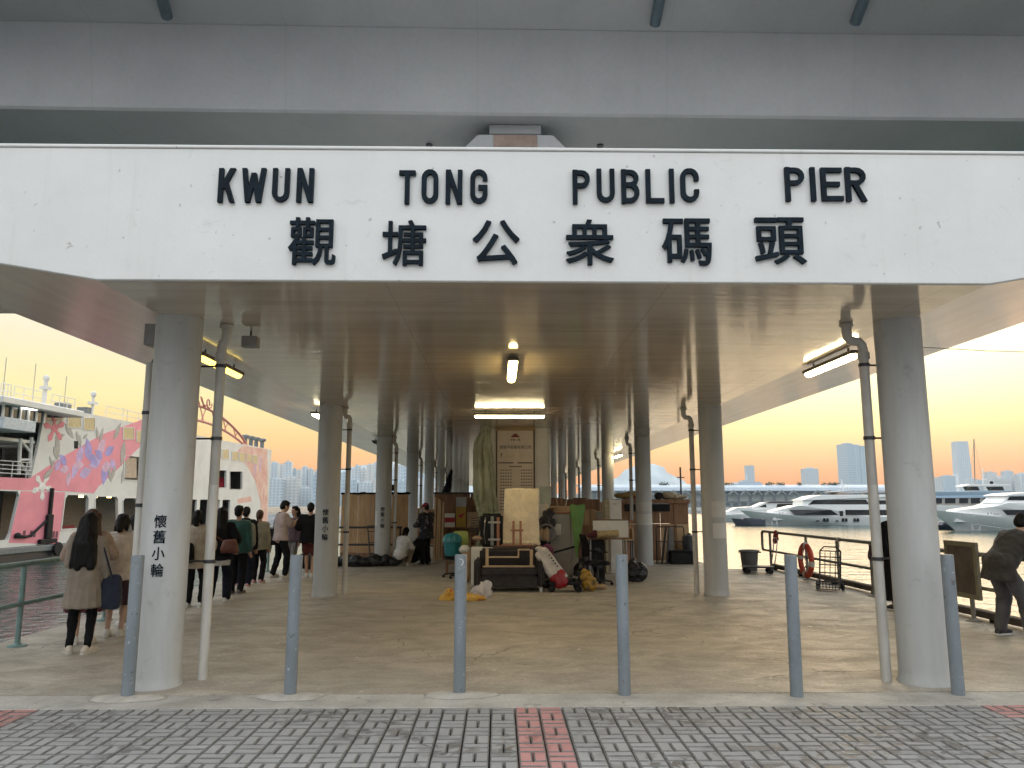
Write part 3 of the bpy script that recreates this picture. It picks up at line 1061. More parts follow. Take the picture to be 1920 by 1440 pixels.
for i, (u, v) in enumerate(bolx):
    p = on_z(u, v)
    t = thing('bollard', blab[i], 'bollard', (p.x, p.y + .05, 0), random.uniform(0, 6), 'steel bollards across the pier entrance')
    post = link('post', BME, None, t)
    t.rotation_euler = (R(random.uniform(-.4, .4)), R([0, .2, 0, -.2, .5, .3][i]), 0)
    if i < 3:
        mb = MB()
        n = 14
        rr = random.Random(i)
        ring0 = [(math.cos(2 * math.pi * k / n), math.sin(2 * math.pi * k / n)) for k in range(n)]
        rad = [rr.uniform(.85, 1.12) for _ in range(n)]
        sx, sy = (.31, .15)
        mb.ring_loft([[(x * sx * 1.1 * q, y * sy * 1.1 * q - .03, -.003) for (x, y), q in zip(ring0, rad)], [(x * sx * q, y * sy * q - .03, .006) for (x, y), q in zip(ring0, rad)], [(x * .1, y * .08, .02) for x, y in ring0]], True)
        mb.build('footing', MPAD, t, smooth=True)
    if i == 2:
        mb = MB()
        def bp(a, z, rr=.0575): return (rr * math.sin(a), -rr * math.cos(a), z)
        pts = [bp(.05 + .38 * math.sin(R(q)), 1.165 - .035 * math.cos(R(q * .9)) + .02) for q in range(10, 130, 12)]
        mb.tube(pts, .0035, 6)
        mb.build('chalk_mark', M('chalk', (.8, .8, .78), .9), t)
        for a, z in ((-.05, 1.205), (.22, 1.2)):
            mb = MB(); mb.ell(bp(a, z), .005, 8, 6); mb.build('chalk_mark', M('chalk', (.8, .8, .78), .9), t)
# ================================================================== people
PENDING = []      # (object, displacement) whose voxel remesh is taken at the end in one evaluation
def blob(name, mb, voxel, mat, parent, it=4, disp=None, dec=None):
    me = mb.mesh(name, recalc=True)
    o = link(name, me, mat, parent)
    m = o.modifiers.new('r', 'REMESH')
    m.mode = 'VOXEL'
    m.voxel_size = voxel
    m.use_smooth_shade = True
    if it:
        s = o.modifiers.new('s', 'SMOOTH')
        s.iterations = it
        s.factor = .5
    PENDING.append((o, mat, disp))
    return o
def flush_blobs():
    dg = bpy.context.evaluated_depsgraph_get()
    done = []
    for o, mat, disp in PENDING:
        me = bpy.data.meshes.new_from_object(o.evaluated_get(dg))
        done.append((o, mat, disp, me))
    for o, mat, disp, me in done:
        o.modifiers.clear()
        old = o.data
        o.data = me
        bpy.data.meshes.remove(old)
        if disp:
            amp, sx, sy, sz, off = disp[:5]
            ridge = len(disp) > 5
            ns = [v.normal.copy() for v in me.vertices]
            for v, n in zip(me.vertices, ns):
                c = v.co
                d = noise.noise((c.x * sx + off, c.y * sy, c.z * sz)) + .5 * noise.noise((c.x * sx * 2.1, c.y * sy * 2.1 + off, c.z * sz * 2.1))
                if ridge:
                    d = .9 - 2.2 * abs(noise.noise((c.x * sx + off, c.y * sy, c.z * sz))) - 1.1 * abs(noise.noise((c.x * sx * 2.3, c.y * sy * 2.3 + off, c.z * sz * 2.3)))
                v.co = c + n * (d * amp)
        me.materials.clear()
        me.materials.append(mat)
        me.shade_smooth()
    PENDING.clear()

MSKIN = M('skin', (.42, .25, .17), .55, var=.08, vs=6)
MSKIN2 = M('skin_fair', (.50, .32, .23), .55, var=.08, vs=6)
MHAIR = M('black_hair', (.0045, .004, .0035), .5, spec=.2, var=.4, vs=30, stretch=(1, 1, .12))
MHAIRB = M('brown_hair', (.065, .032, .020), .5, spec=.3, var=.35, vs=30, stretch=(1, 1, .12))
MEYE = M('eye_dark', (.01, .008, .007), .2)
def cloth(name, col, var=.18, **k):
    return M('cloth_' + name, col, .85, var=var, vs=9, bump=.25, bs=90, sheen=.15, **k)

def ik(a, b, l1, l2, hint):
    a, b = Vector(a), Vector(b)
    d = b - a
    L = min(d.length, (l1 + l2) * .998)
    d.normalize()
    x = (l1 * l1 - l2 * l2 + L * L) / (2 * L)
    h = math.sqrt(max(0, l1 * l1 - x * x))
    hv = Vector(hint)
    hv = (hv - d * hv.dot(d)).normalized()
    return a + d * x + hv * h, a + d * L

def person(label, loc, face, H=1.65, lean=0.0, tilt=0.0, pz=.93, pxy=(0, 0), feet=((.09, 0.0), (-.09, 0.0)), footdir=(8, -8), hands=None, elb=None,
           headp=0.0, heady=0.0, hair='short', hairmat=None, hairlen=.35, skin=None, male=False, top=None, bottom=None, shoes=None, extra=(), mask=None, voxel=.011, kneehint=(0, 1, 0)):
    S = H / 1.70
    t = thing('person', label, 'person', loc, R(face), 'people on the pier')
    skin = skin or MSKIN
    hairmat = hairmat or MHAIR
    P = Vector((pxy[0], pxy[1], pz))
    T = Matrix.Translation(P) @ Matrix.Rotation(R(-lean), 4, 'X') @ Matrix.Rotation(R(tilt), 4, 'Y')
    sw = .185 if male else .160
    def tp(x, y, z): return T @ Vector((x, y, z))
    N = tp(0, -.01, .52)
    HM = Matrix.Translation(N) @ Matrix.Rotation(R(heady), 4, 'Z') @ Matrix.Rotation(R(-lean * .55 - headp), 4, 'X')
    def hp(x, y, z): return HM @ Vector((x, y, z))
    HR = HM.to_3x3()
    SH = {1: tp(sw, -.01, .455), -1: tp(-sw, -.01, .455)}
    hands = hands or {}
    elb = elb or {}
    HIP, KN, AN, EL_, WR_ = {}, {}, {}, {}, {}
    for s, f in ((1, feet[0]), (-1, feet[1])):
        HIP[s] = P + Vector((s * .088, 0, -.03))
        fz = f[2] if len(f) > 2 else .085
        KN[s], AN[s] = ik(HIP[s], (f[0], f[1], fz), .425, .41, (s * .12 + kneehint[0], kneehint[1], kneehint[2]))
        hd = hands.get(s, (s * (sw + .07), .03, pz - .12))
        EL_[s], WR_[s] = ik(SH[s], hd, .285, .25, elb.get(s, (s * .5, -.8, -.3)))
    def sc_(mb):
        mb.v = [tuple(Vector(p) * S) for p in mb.v]
        return mb
    # ---- body: one surface
    mb = MB()
    mb.ell(tp(0, 0, 0), (.158, .112, .13))
    mb.ell(tp(0, -.03, -.05), (.15, .105, .11))
    mb.cap(tp(0, 0, .02), tp(0, 0, .28), .118, .118, 14)
    mb.ell(tp(0, 0, .33), (.155, .108, .17))
    mb.cap(SH[-1] + (SH[1] - SH[-1]) * .06, SH[1] - (SH[1] - SH[-1]) * .06, .056, .056)
    mb.cap(tp(0, -.01, .44), hp(0, .0, .10), .058, .050)
    mb.ell(hp(0, -.006, .185), (.076, .094, .098), rot=HR)
    mb.ell(hp(0, .030, .125), (.058, .064, .072), rot=HR)
    mb.ell(hp(0, .078, .085), (.026, .022, .02), 8, 6, HR)
    mb.cap(hp(0, .086, .185), hp(0, .104, .145), .010, .016, 8)
    mb.ell(hp(0, .088, .112), (.026, .012, .009), 8, 6, HR)
    for s in (1, -1):
        mb.ell(hp(s * .077, -.008, .155), (.012, .022, .033), 8, 6, HR)
        mb.ell(hp(s * .034, .076, .195), (.03, .016, .012), 8, 6, HR)
        mb.cap(HIP[s], KN[s], .082, .054)
        mb.cap(KN[s], AN[s], .054, .036)
        mb.ell(KN[s] + (AN[s] - KN[s]) * .3 - Vector((0, .018, 0)), (.048, .05, .11))
        a = R(footdir[0] if s == 1 else footdir[1])
        fd = Vector((math.sin(a), math.cos(a), 0))
        mb.cap(AN[s] - fd * .03 + Vector((0, 0, -.045)), AN[s] + fd * .14 + Vector((0, 0, -.055)), .034, .026)
        mb.cap(SH[s], EL_[s], .052, .040)
        mb.cap(EL_[s], WR_[s], .040, .027)
        # hand
        fdr = (WR_[s] - EL_[s]).normalized()
        side_v = fdr.cross(Vector((0, 0, 1)) if abs(fdr.z) < .8 else Vector((0, 1, 0))).normalized()
        nrm = side_v.cross(fdr).normalized()
        pc = WR_[s] + fdr * .048
        mb.cap(WR_[s], WR_[s] + fdr * .085, .028, .030)
        for k, (o_, ln) in enumerate(((-.027, .058), (-.009, .072), (.009, .068), (.027, .052))):
            b0 = WR_[s] + fdr * .085 + side_v * o_
            b1 = b0 + fdr * ln * .6 + nrm * .010
            b2 = b1 + fdr * ln * .42 + nrm * .026
            mb.cap(b0, b1, .0115, .0105, 8)
            mb.cap(b1, b2, .0105, .0095, 8)
        tb = WR_[s] + fdr * .03 - side_v * .026
        t1 = tb + fdr * .03 - side_v * .028 + nrm * .012
        mb.cap(tb, t1, .013, .0115, 8)
        mb.cap(t1, t1 + fdr * .03 - side_v * .004 + nrm * .012, .0115, .010, 8)
    body = blob('body', sc_(mb), voxel * S, skin, t, 2)
    for s in (1, -1):
        mb = MB(); mb.ell(hp(s * .031, .083, .178), (.0105, .007, .006), 8, 6, HR); sc_(mb).build('eye', MEYE, t, smooth=True)
    if mask:
        mb = MB(); mb.ell(hp(0, .052, .115), (.062, .066, .052), 14, 10, HR); blob('face_mask', sc_(mb), .012, mask, t, 2)
    # ---- bottom
    off = random.uniform(0, 50)
    if bottom:
        kind, mat = bottom[0], bottom[1]
        opt = bottom[2] if len(bottom) > 2 else {}
        mb = MB()
        if kind in ('trousers', 'leggings', 'shorts'):
            ex = {'trousers': (.102, .078, .066), 'leggings': (.092, .062, .046), 'shorts': (.108, .098, .098)}[kind]
            e = opt.get('wide', 1.0)
            mb.ell(tp(0, -.01, -.01), (.172, .128, .14), 14, 10)
            mb.cap(tp(0, 0, .02), tp(0, 0, .12), .125, .12, 14)
            for s in (1, -1):
                mb.cap(HIP[s], KN[s], ex[0], ex[1] * e)
                if kind == 'shorts':
                    mb.cap(HIP[s], HIP[s] + (KN[s] - HIP[s]) * .80, ex[0], ex[2])
                else:
                    en = AN[s] + (KN[s] - AN[s]) * opt.get('short', .03)
                    mb.cap(KN[s], en, ex[1] * e, ex[2] * e)
                    mb.ell(KN[s] + (AN[s] - KN[s]) * .3 - Vector((0, .018, 0)), (.06, .062, .12))
            if kind == 'shorts':
                mb = MB()
                mb.ell(tp(0, -.01, -.01), (.175, .13, .14), 14, 10)
                for s in (1, -1):
                    mb.cap(HIP[s], HIP[s] + (KN[s] - HIP[s]) * .72, .112, .105)
            blob(kind, sc_(mb), .013, mat, t, 3, (.010, 7, 7, 9, off))
        elif kind == 'skirt':
            hem = opt.get('hem', .45)
            fl = opt.get('flare', 1.35)
            rings = []
            n = 28
            for k in range(9):
                f = k / 8
                z = pz + .10 - (pz + .10 - hem) * f
                rx, ry = .155 + (.165 * fl - .155) * f + .03 * math.sin(min(1, f * 2.5) * math.pi / 2), .115 + (.15 * fl - .115) * f + .03 * math.sin(min(1, f * 2.5) * math.pi / 2)
                rings.append([(P.x + rx * math.cos(2 * math.pi * i / n) * (1 + .05 * f * math.sin(i * 2.3)), P.y + ry * math.sin(2 * math.pi * i / n) * (1 + .05 * f * math.sin(i * 2.3)), z) for i in range(n)])
            mb.ring_loft(rings, True)
            blob('skirt', sc_(mb), .014, mat, t, 2, (.014, 14, 14, 1.5, off))
    # ---- top
    if top:
        kind, mat = top[0], top[1]
        opt = top[2] if len(top) > 2 else {}
        inf = opt.get('inf', .02)
        hem = opt.get('hem', .80) - .93
        fl = opt.get('flare', 1.0)
        kx = 1.08 if male else 1.0
        prof = [(.515, .085, .075), (.485, .150 * kx, .092), (.43, .178 * kx, .112), (.33, .178 * kx, .122), (.20, .165, .116), (.10, .160, .114), (.0, .174, .126), (-.10, .178, .13)]
        rows = [q for q in prof if q[0] > hem + .03]
        zl = rows[-1]
        rows.append((hem, (zl[1] + .02) * fl, (zl[2] + .02) * fl)) if hem > -.14 else None
        if hem <= -.14:
            for k in range(1, 7):
                f = k / 6
                rows.append((-.10 + (hem + .10) * f, .178 + (.195 * fl - .178) * f, .13 + (.165 * fl - .13) * f))
        n = 26
        mb = MB()
        rings = []
        for z, rx, ry in rows:
            q = []
            for i in range(n):
                a = 2 * math.pi * i / n
                w_ = 1 + (.035 * math.sin(i * 1.9 + 1) if z < -.1 else 0)
                if z < -.02:    # hangs straight down from the hips
                    c0 = tp(0, 0, -.02)
                    q.append(Vector((c0.x + (rx + inf) * math.cos(a) * w_, c0.y + (ry + inf) * math.sin(a) * w_, c0.z + z + .02)))
                else:
                    q.append(tp((rx + inf) * math.cos(a), (ry + inf) * math.sin(a) - .005, z))
            rings.append(q)
        mb.ring_loft(rings, True)
        sl = opt.get('sleeve', 1.0)
        for s in (1, -1):
            mb.cap(tp(s * .08, -.01, .465), SH[s], .062 + inf * .5, .06 + inf * .6)
            if sl >= 1:
                mb.cap(SH[s], EL_[s], .060 + inf * .7, .050 + inf * .8)
                mb.cap(EL_[s], WR_[s] - (WR_[s] - EL_[s]) * .05, .050 + inf * .8, .036 + inf * opt.get('cuff', .6))
            else:
                mb.cap(SH[s], SH[s] + (EL_[s] - SH[s]) * sl * 1.5, .062 + inf * .7, .062 + inf * .8)
        if lean > 20:
            mb.ell(tp(0, -.035, -.02), (.20, .155, .17), 16, 12)
        if opt.get('hood'):
            mb.ell(tp(0, -.10, .50), (.11, .065, .075), 12, 8)
            mb.cap(tp(-.07, -.06, .52), tp(.07, -.06, .52), .05, .05)
        if opt.get('collar'):
            mb.cap(tp(0, -.01, .48), tp(0, -.015, .55), .078, .07, 14)
        blob(kind, sc_(mb), .0125, mat, t, 3, (opt.get('fold', .011), opt.get('fx', 8), opt.get('fx', 8), opt.get('fz', 9), off))
        if opt.get('band'):
            bmat, z0, z1 = opt['band']
            mb = MB()
            rr = []
            for z in (z0, (z0 + z1) / 2, z1):
                rr.append([tp((.186) * fl * math.cos(2 * math.pi * i / n), (.140) * fl * math.sin(2 * math.pi * i / n), z - .93) for i in range(n)])
            mb.ring_loft(rr, True)
            blob('hem_band', sc_(mb), .012, bmat, t, 2, (.008, 9, 9, 6, off))
    # ---- shoes
    if shoes:
        for s in (1, -1):
            a = R(footdir[0] if s == 1 else footdir[1])
            fd = Vector((math.sin(a), math.cos(a), 0))
            b = Vector((AN[s].x, AN[s].y, AN[s].z - .085))
            mb = MB()
            mb.cap(b - fd * .045 + Vector((0, 0, .042)), b + fd * .15 + Vector((0, 0, .036)), .044, .038)
            mb.ell(b + Vector((0, 0, .075)) - fd * .02, (.042, .05, .04))
            mb.ell(b + fd * .06 + Vector((0, 0, .055)), (.043, .07, .045))
            mb.v = [(p[0], p[1], max(p[2], b.z + .006)) for p in mb.v]
            sh = blob('shoe', sc_(mb), .011, shoes[0], t, 2)
            mb = MB()
            pts = [b - fd * .085, b - fd * .02, b + fd * .07, b + fd * .15, b + fd * .192]
            wds = [.022, .043, .045, .043, .018]
            sd = Vector((fd.y, -fd.x, 0))
            lo = [p_ + sd * w_ for p_, w_ in zip(pts, wds)] + [p_ - sd * w_ for p_, w_ in reversed(list(zip(pts, wds)))]
            mb.ring_loft([[q + Vector((0, 0, .001)) for q in lo], [q + Vector((0, 0, .024)) for q in lo]], True)
            sc_(mb).build('sole', shoes[1], sh, bevel=.003)
    # ---- hair
    mb = MB()
    if hair in ('short', 'long', 'bob', 'pony'):
        mb.ell(hp(0, -.022, .205), (.088, .102, .098), 14, 10, HR)
        mb.ell(hp(0, -.050, .160), (.080, .072, .095), 14, 10, HR)
    if hair == 'short':
        mb.ell(hp(0, .035, .262), (.066, .05, .032), 12, 8, HR)
    if hair == 'bob':
        for s in (1, -1):
            mb.cap(hp(s * .072, -.02, .19), hp(s * .078, -.02, .055), .032, .026)
        mb.cap(hp(0, -.075, .17), hp(0, -.085, .04), .07, .05)
        mb.ell(hp(0, .045, .25), (.07, .05, .036), 12, 8, HR)
    if hair == 'long':
        mb.ell(hp(0, .03, .262), (.07, .055, .034), 12, 8, HR)
        for k in range(9):
            a = R(200 + 140 * k / 8)
            x0, y0 = .074 * math.cos(a), .085 * math.sin(a) - .01
            e = tp(.145 * math.cos(a) * (1 + .1 * math.sin(k * 2.1)), -.115 + .05 * math.sin(a) * .6 + (.03 if k in (0, 8) else 0), .50 - hairlen + .03 * math.sin(k * 1.7))
            m_ = (hp(x0, y0, .12) + e) / 2 + T.to_3x3() @ Vector((0, -.035, .02))
            mb.cap(hp(x0, y0, .21), m_, .042, .046)
            mb.cap(m_, e, .046, .030)
    if hair == 'pony':
        mb.cap(hp(0, -.10, .20), hp(0, -.155, .13), .028, .034)
        mb.cap(hp(0, -.155, .13), hp(0.01, -.145, -.02), .034, .016)
    if hair != 'none':
        blob('hair', sc_(mb), .011, hairmat, t, 2, (.009, 30, 30, 5, off))
    if 'cap' in extra or any(isinstance(e, tuple) and e[0] == 'cap' for e in extra):
        cm_ = [e for e in extra if isinstance(e, tuple) and e[0] == 'cap'][0][1]
        mb = MB()
        mb.ell(hp(0, -.012, .222), (.098, .112, .082), 16, 10, HR)
        mb.cap(hp(-.04, .09, .225), hp(.04, .09, .225), .03, .03)
        mb.ell(hp(0, .12, .215), (.07, .065, .012), 14, 8, HR)
        blob('cap', sc_(mb), .011, cm_, t, 2)
    def world(p):
        a = R(face)
        q = Vector(p) * S
        return Vector((loc[0] + q.x * math.cos(a) - q.y * math.sin(a), loc[1] + q.x * math.sin(a) + q.y * math.cos(a), loc[2] + q.z))
    return dict(t=t, S=S, SH=SH, WR=WR_, P=P, world=world, tp=tp, hp=hp, face=face)

SHOE_CREAM = (M('shoe_cream', (.50, .44, .36), .6), M('sole_cream', (.55, .52, .46), .7))
SHOE_WHITE = (M('shoe_white', (.62, .60, .56), .6), M('sole_white', (.66, .65, .62), .7))
SHOE_BLACK = (M('shoe_black', (.02, .02, .022), .5), M('sole_white', (.66, .65, .62), .7))
SHOE_DARK = (M('shoe_grey', (.10, .09, .085), .6), M('sole_grey', (.30, .29, .27), .7))
SHOE_PINK = (M('shoe_pink', (.45, .25, .24), .6), M('sole_white', (.66, .65, .62), .7))
BLACKC = M('cloth_black', (.0065, .0065, .008), .9, var=.25, vs=9, bump=.25, bs=90, spec=.2)
NAVYC = M('cloth_navy', (.007, .009, .017), .9, var=.25, vs=9, bump=.25, bs=90, spec=.2)
BEIGE = cloth('beige_knit', (.24, .20, .155), .14)
def gz(u, v):
    p = on_z(u, v)
    return (p.x, p.y, 0.0)
def bag(label, pts, sizes, mat, name='shoulder_bag', cat='bag', strap=None, disp=.012):
    """soft bag at a world place; strap: list of world points"""
    o0 = Vector(pts)
    t = thing(name, label, cat, o0)
    mb = MB()
    sx, sy, sz, rz = sizes
    m = Matrix.Rotation(R(rz), 3, 'Z')
    n = 20
    rings = []
    for z, k in ((-1, .78), (-.9, .97), (-.5, 1.06), (0, 1), (.5, .9), (.85, .8), (1, .62)):
        rings.append([m @ Vector((sx * k * math.copysign(abs(math.cos(2 * math.pi * i / n)) ** .6, math.cos(2 * math.pi * i / n)), sy * k * math.copysign(abs(math.sin(2 * math.pi * i / n)) ** .6, math.sin(2 * math.pi * i / n)), sz * z)) for i in range(n)])
    mb.ring_loft(rings, True)
    blob('body', mb, .013, mat, t, 2, (disp, 9, 9, 9, random.uniform(0, 40)))
    if strap:
        mb = MB()
        mb.tube([Vector(p) - o0 for p in strap], .011, 8)
        mb.build('strap', mat, t, smooth=True)
    return t
def phone(pos, rz, label):
    t = thing('phone', label, 'phone', pos, R(rz))
    mb = MB(); mb.box(-.037, .037, -.004, .004, -.075, .075); mb.build('case', MBLACK, t, bevel=.003)
    mb = MB(); mb.box(-.033, .033, -.0062, -.0045, -.069, .069); mb.build('screen', M('phone_glass', (.02, .025, .03), .1), t)
    t.rotation_euler = (R(-35), 0, R(rz))
    return t

# --- the queue along the ferry-side rail
p1 = person('long black haired woman in a beige knit cardigan and black leggings queuing by the rail', gz(146, 1226), 12, 1.565, lean=3, headp=14, hair='long', hairlen=.36,
            top=('cardigan', BEIGE, dict(hem=.56, flare=1.04, inf=.018, fold=.013, fx=22, fz=1.2)), bottom=('leggings', BLACKC), shoes=SHOE_CREAM, skin=MSKIN2,
            feet=((.105, -.03), (-.12, .04)), footdir=(28, -30), hands={1: (.27, .08, .84), -1: (-.14, .24, 1.08)}, elb={-1: (-.15, -.7, -.7)})
w = p1['world']
bag('dark blue cloth tote bag hanging at the beige cardigan woman’s side'.replace('’', ''), w((.31, .06, .74)), (.12, .06, .20, 10), cloth('blue_bag', (.010, .017, .034)), 'tote_bag', 'bag',
    strap=[w((.27, .10, .90)), w((.25, .10, 1.10)), w((.19, .06, 1.36)), w((.16, -.01, 1.43)), w((.21, -.03, 1.30)), w((.33, .0, .92))])
p2 = person('brown haired woman in a tan coat half hidden behind the beige cardigan woman', (-5.13, 9.95, 0), 20, 1.60, headp=10, hair='long', hairmat=MHAIRB, hairlen=.32,
            top=('coat', cloth('tan', (.32, .23, .17)), dict(hem=.62, inf=.035)), bottom=('skirt', cloth('burgundy', (.075, .008, .018)), dict(hem=.42)), shoes=SHOE_WHITE, hands={1: (.20, .22, 1.12), -1: (-.18, .24, 1.12)}, skin=MSKIN2)
p3 = person('woman in a pale loose sweater and dark burgundy skirt queuing by the rail', (-5.02, 10.50, 0), 8, 1.54, headp=20, hair='bob',
            top=('sweater', cloth('pale_sweater', (.52, .44, .37)), dict(hem=.80, inf=.05, flare=1.05, cuff=1.1)), bottom=('skirt', cloth('dark_burgundy', (.030, .008, .014)), dict(hem=.46, flare=1.55)),
            shoes=SHOE_WHITE, skin=MSKIN2, hands={1: (.22, .25, 1.10), -1: (-.10, .30, 1.12)}, elb={1: (1, -.1, -.4)})
p4 = person('short haired woman in white and beige trousers reading a phone beside the first bollard', gz(244, 1172), 62, 1.52, headp=22, hair='bob',
            top=('blouse', cloth('white_top', (.60, .59, .57)), dict(hem=.82, inf=.025)), bottom=('trousers', cloth('beige_trousers', (.30, .25, .19)), dict(wide=1.25)), shoes=SHOE_WHITE, skin=MSKIN2,
            hands={1: (.08, .32, 1.10), -1: (-.08, .32, 1.10)})
phone(p4['world']((0, .40, 1.16)), 62, 'black phone held by the woman in white by the first bollard')
p5 = person('person in a beige jacket and black trousers behind the first white downpipe', gz(362, 1139), 0, 1.56, hair='bob', top=('jacket', cloth('cream_jacket', (.36, .30, .225)), dict(hem=.70, inf=.045)),
            bottom=('trousers', BLACKC), shoes=SHOE_WHITE, feet=((.14, 0), (-.12, .02)), hands={1: (.22, .24, 1.05), -1: (-.22, .20, 1.05)})
bag('black shoulder bag on the back of the beige jacket person', p5['world']((-.10, -.22, .98)), (.13, .07, .16, 0), BLACKC, strap=[p5['world'](q) for q in ((-.2, -.2, 1.1), (-.16, -.14, 1.3), (-.05, -.10, 1.43))])
p6 = person('very long haired woman in a black jacket with a white hem and dark trousers', gz(408, 1127), 4, 1.60, hair='long', hairlen=.34, voxel=.011,
            top=('jacket', BLACKC, dict(hem=.76, inf=.055, flare=1.05, band=(cloth('white_hem', (.55, .54, .50)), .66, .77))), bottom=('trousers', NAVYC, dict(wide=1.25)), shoes=SHOE_WHITE,
            feet=((.17, -.03), (-.15, -.02)), footdir=(20, -12), hands={1: (.24, .2, 1.08), -1: (-.24, .16, 1.0)})
bag('brown leather shoulder bag on the back of the black jacketed woman', p6['world']((.22, -.20, 1.02)), (.15, .07, .12, 0), M('brown_leather', (.12, .035, .018), .45, var=.25), strap=[p6['world'](q) for q in ((.12, -.2, 1.1), (-.02, -.22, 1.2), (-.13, -.17, 1.36), (-.14, -.08, 1.46))])
p7 = person('person in a dark green top standing just ahead of the very long haired woman', (-5.02, 15.2, 0), -8, 1.63, male=True, top=('jacket', cloth('bottle_green', (.012, .060, .048)), dict(hem=.80, inf=.03)), bottom=('trousers', BLACKC), shoes=SHOE_DARK)
p8 = person('person in a black hooded top carrying a grey backpack in the queue', gz(455, 1101), 5, 1.60, headp=5, hair='short', top=('hooded_top', BLACKC, dict(hem=.80, inf=.04, hood=1)), bottom=('trousers', NAVYC, dict(wide=1.15)), shoes=SHOE_PINK,
            feet=((.10, 0), (-.11, .03)))
bag('grey backpack worn over a black hooded top', p8['world']((.09, -.23, 1.14)), (.17, .10, .24, 0), cloth('grey_pack', (.16, .155, .14)), 'backpack', 'backpack',
    strap=[p8['world'](q) for q in ((-.02, -.2, 1.36), (-.12, -.1, 1.50), (-.15, .08, 1.40))])
p9 = person('girl with a ponytail and a pale olive jacket in the queue', gz(482, 1094), -6, 1.53, hair='pony', hairmat=MHAIRB, top=('jacket', cloth('olive', (.20, .185, .135)), dict(hem=.80, inf=.04)), bottom=('trousers', BLACKC), shoes=SHOE_PINK)
p10 = person('man in a mauve shirt and black trousers looking down at a phone', gz(524, 1084), -52, 1.74, male=True, lean=2, tilt=0, pxy=(.02, -.02), headp=22, hair='short', skin=MSKIN2,
             top=('shirt', cloth('mauve', (.40, .31, .29)), dict(hem=.84, inf=.03, sleeve=.5)), bottom=('trousers', BLACKC), shoes=SHOE_CREAM,
             feet=((.15, .06), (-.17, -.10)), footdir=(6, -20), hands={1: (.07, .34, 1.26), -1: (-.05, .34, 1.26)})
phone(p10['world']((.02, .42, 1.34)), -52, 'black phone held up by the man in the mauve shirt')
bag('large black shoulder bag hanging at the mauve shirted man’s hip'.replace('’', ''), p10['world']((-.20, -.13, .92)), (.19, .09, .19, -20), BLACKC, strap=[p10['world'](q) for q in ((-.18, -.12, 1.08), (-.12, -.13, 1.30), (.02, -.08, 1.47), (.10, .06, 1.38))])
p11 = person('dark haired woman in grey trousers hidden behind the man with the phone', (-5.0, 19.2, 0), 150, 1.60, hair='long', hairlen=.25, top=('top', cloth('dark_mauve', (.10, .06, .07)), dict(hem=.85)), bottom=('trousers', cloth('grey_trousers', (.25, .23, .21))), shoes=SHOE_WHITE)
p12 = person('man in a black shirt and dark red shorts with his back turned', gz(578, 1083), 4, 1.68, male=True, headp=6, top=('shirt', BLACKC, dict(hem=.80, inf=.05, sleeve=.55)), bottom=('shorts', cloth('dark_red', (.095, .014, .012))), shoes=SHOE_WHITE,
             hands={1: (.20, .20, 1.02), -1: (-.2, .22, 1.05)}, feet=((.08, -.02), (-.05, .02)))
p13 = person('man in a grey brown jacket standing behind the man in red shorts', (-4.50, 19.6, 0), 20, 1.66, male=True, top=('jacket', cloth('grey_brown', (.17, .14, .115)), dict(hem=.80, inf=.04)), bottom=('trousers', cloth('olive_trousers', (.13, .115, .08))), shoes=SHOE_CREAM, hairmat=MHAIRB)
# --- people resting by the third lettered column
q = gz(747, 1064)
p14 = person('person in a white shirt crouching beside the lettered column and the downpipe', (q[0], q[1] + .35, 0), -25, 1.60, pz=.36, lean=24, headp=20, hair='bob', top=('shirt', cloth('white_top', (.60, .59, .57)), dict(hem=.86, inf=.03)),
             bottom=('trousers', cloth('khaki', (.24, .20, .14))), shoes=SHOE_WHITE, feet=((.14, .22), (-.14, .24)), hands={1: (.14, .50, .52), -1: (-.14, .50, .52)}, kneehint=(0, 1, 1.2))
q = gz(772, 1060)
p15 = person('long black haired person in black sitting on the deck by the column', (q[0], q[1] + .45, 0), -38, 1.60, pz=.20, lean=28, headp=34, hair='long', hairlen=.42, top=('top', BLACKC, dict(hem=.84, inf=.035)),
             bottom=('trousers', BLACKC), shoes=SHOE_WHITE, feet=((.14, .55), (-.10, .60)), hands={1: (.16, .48, .46), -1: (-.14, .48, .46)}, kneehint=(0, .6, 1.3))
FLOR = M('cloth_floral', (.012, .013, .02), .85, var=.1, vs=16, col2=(.30, .28, .28), lo=.60, hi=.64)
p16 = person('person in a red cap and dark patterned jacket standing by the plank stack', gz(798, 1060), 48, 1.68, male=True, headp=18, hair='short', mask=cloth('grey_mask', (.30, .32, .33)), top=('jacket', FLOR, dict(hem=.74, inf=.05, flare=1.1)), bottom=('trousers', BLACKC, dict(wide=1.25)), shoes=SHOE_DARK,
             hands={1: (.06, .34, 1.12), -1: (-.12, .34, 1.10)}, extra=(('cap', cloth('red_cap', (.26, .012, .03))),))
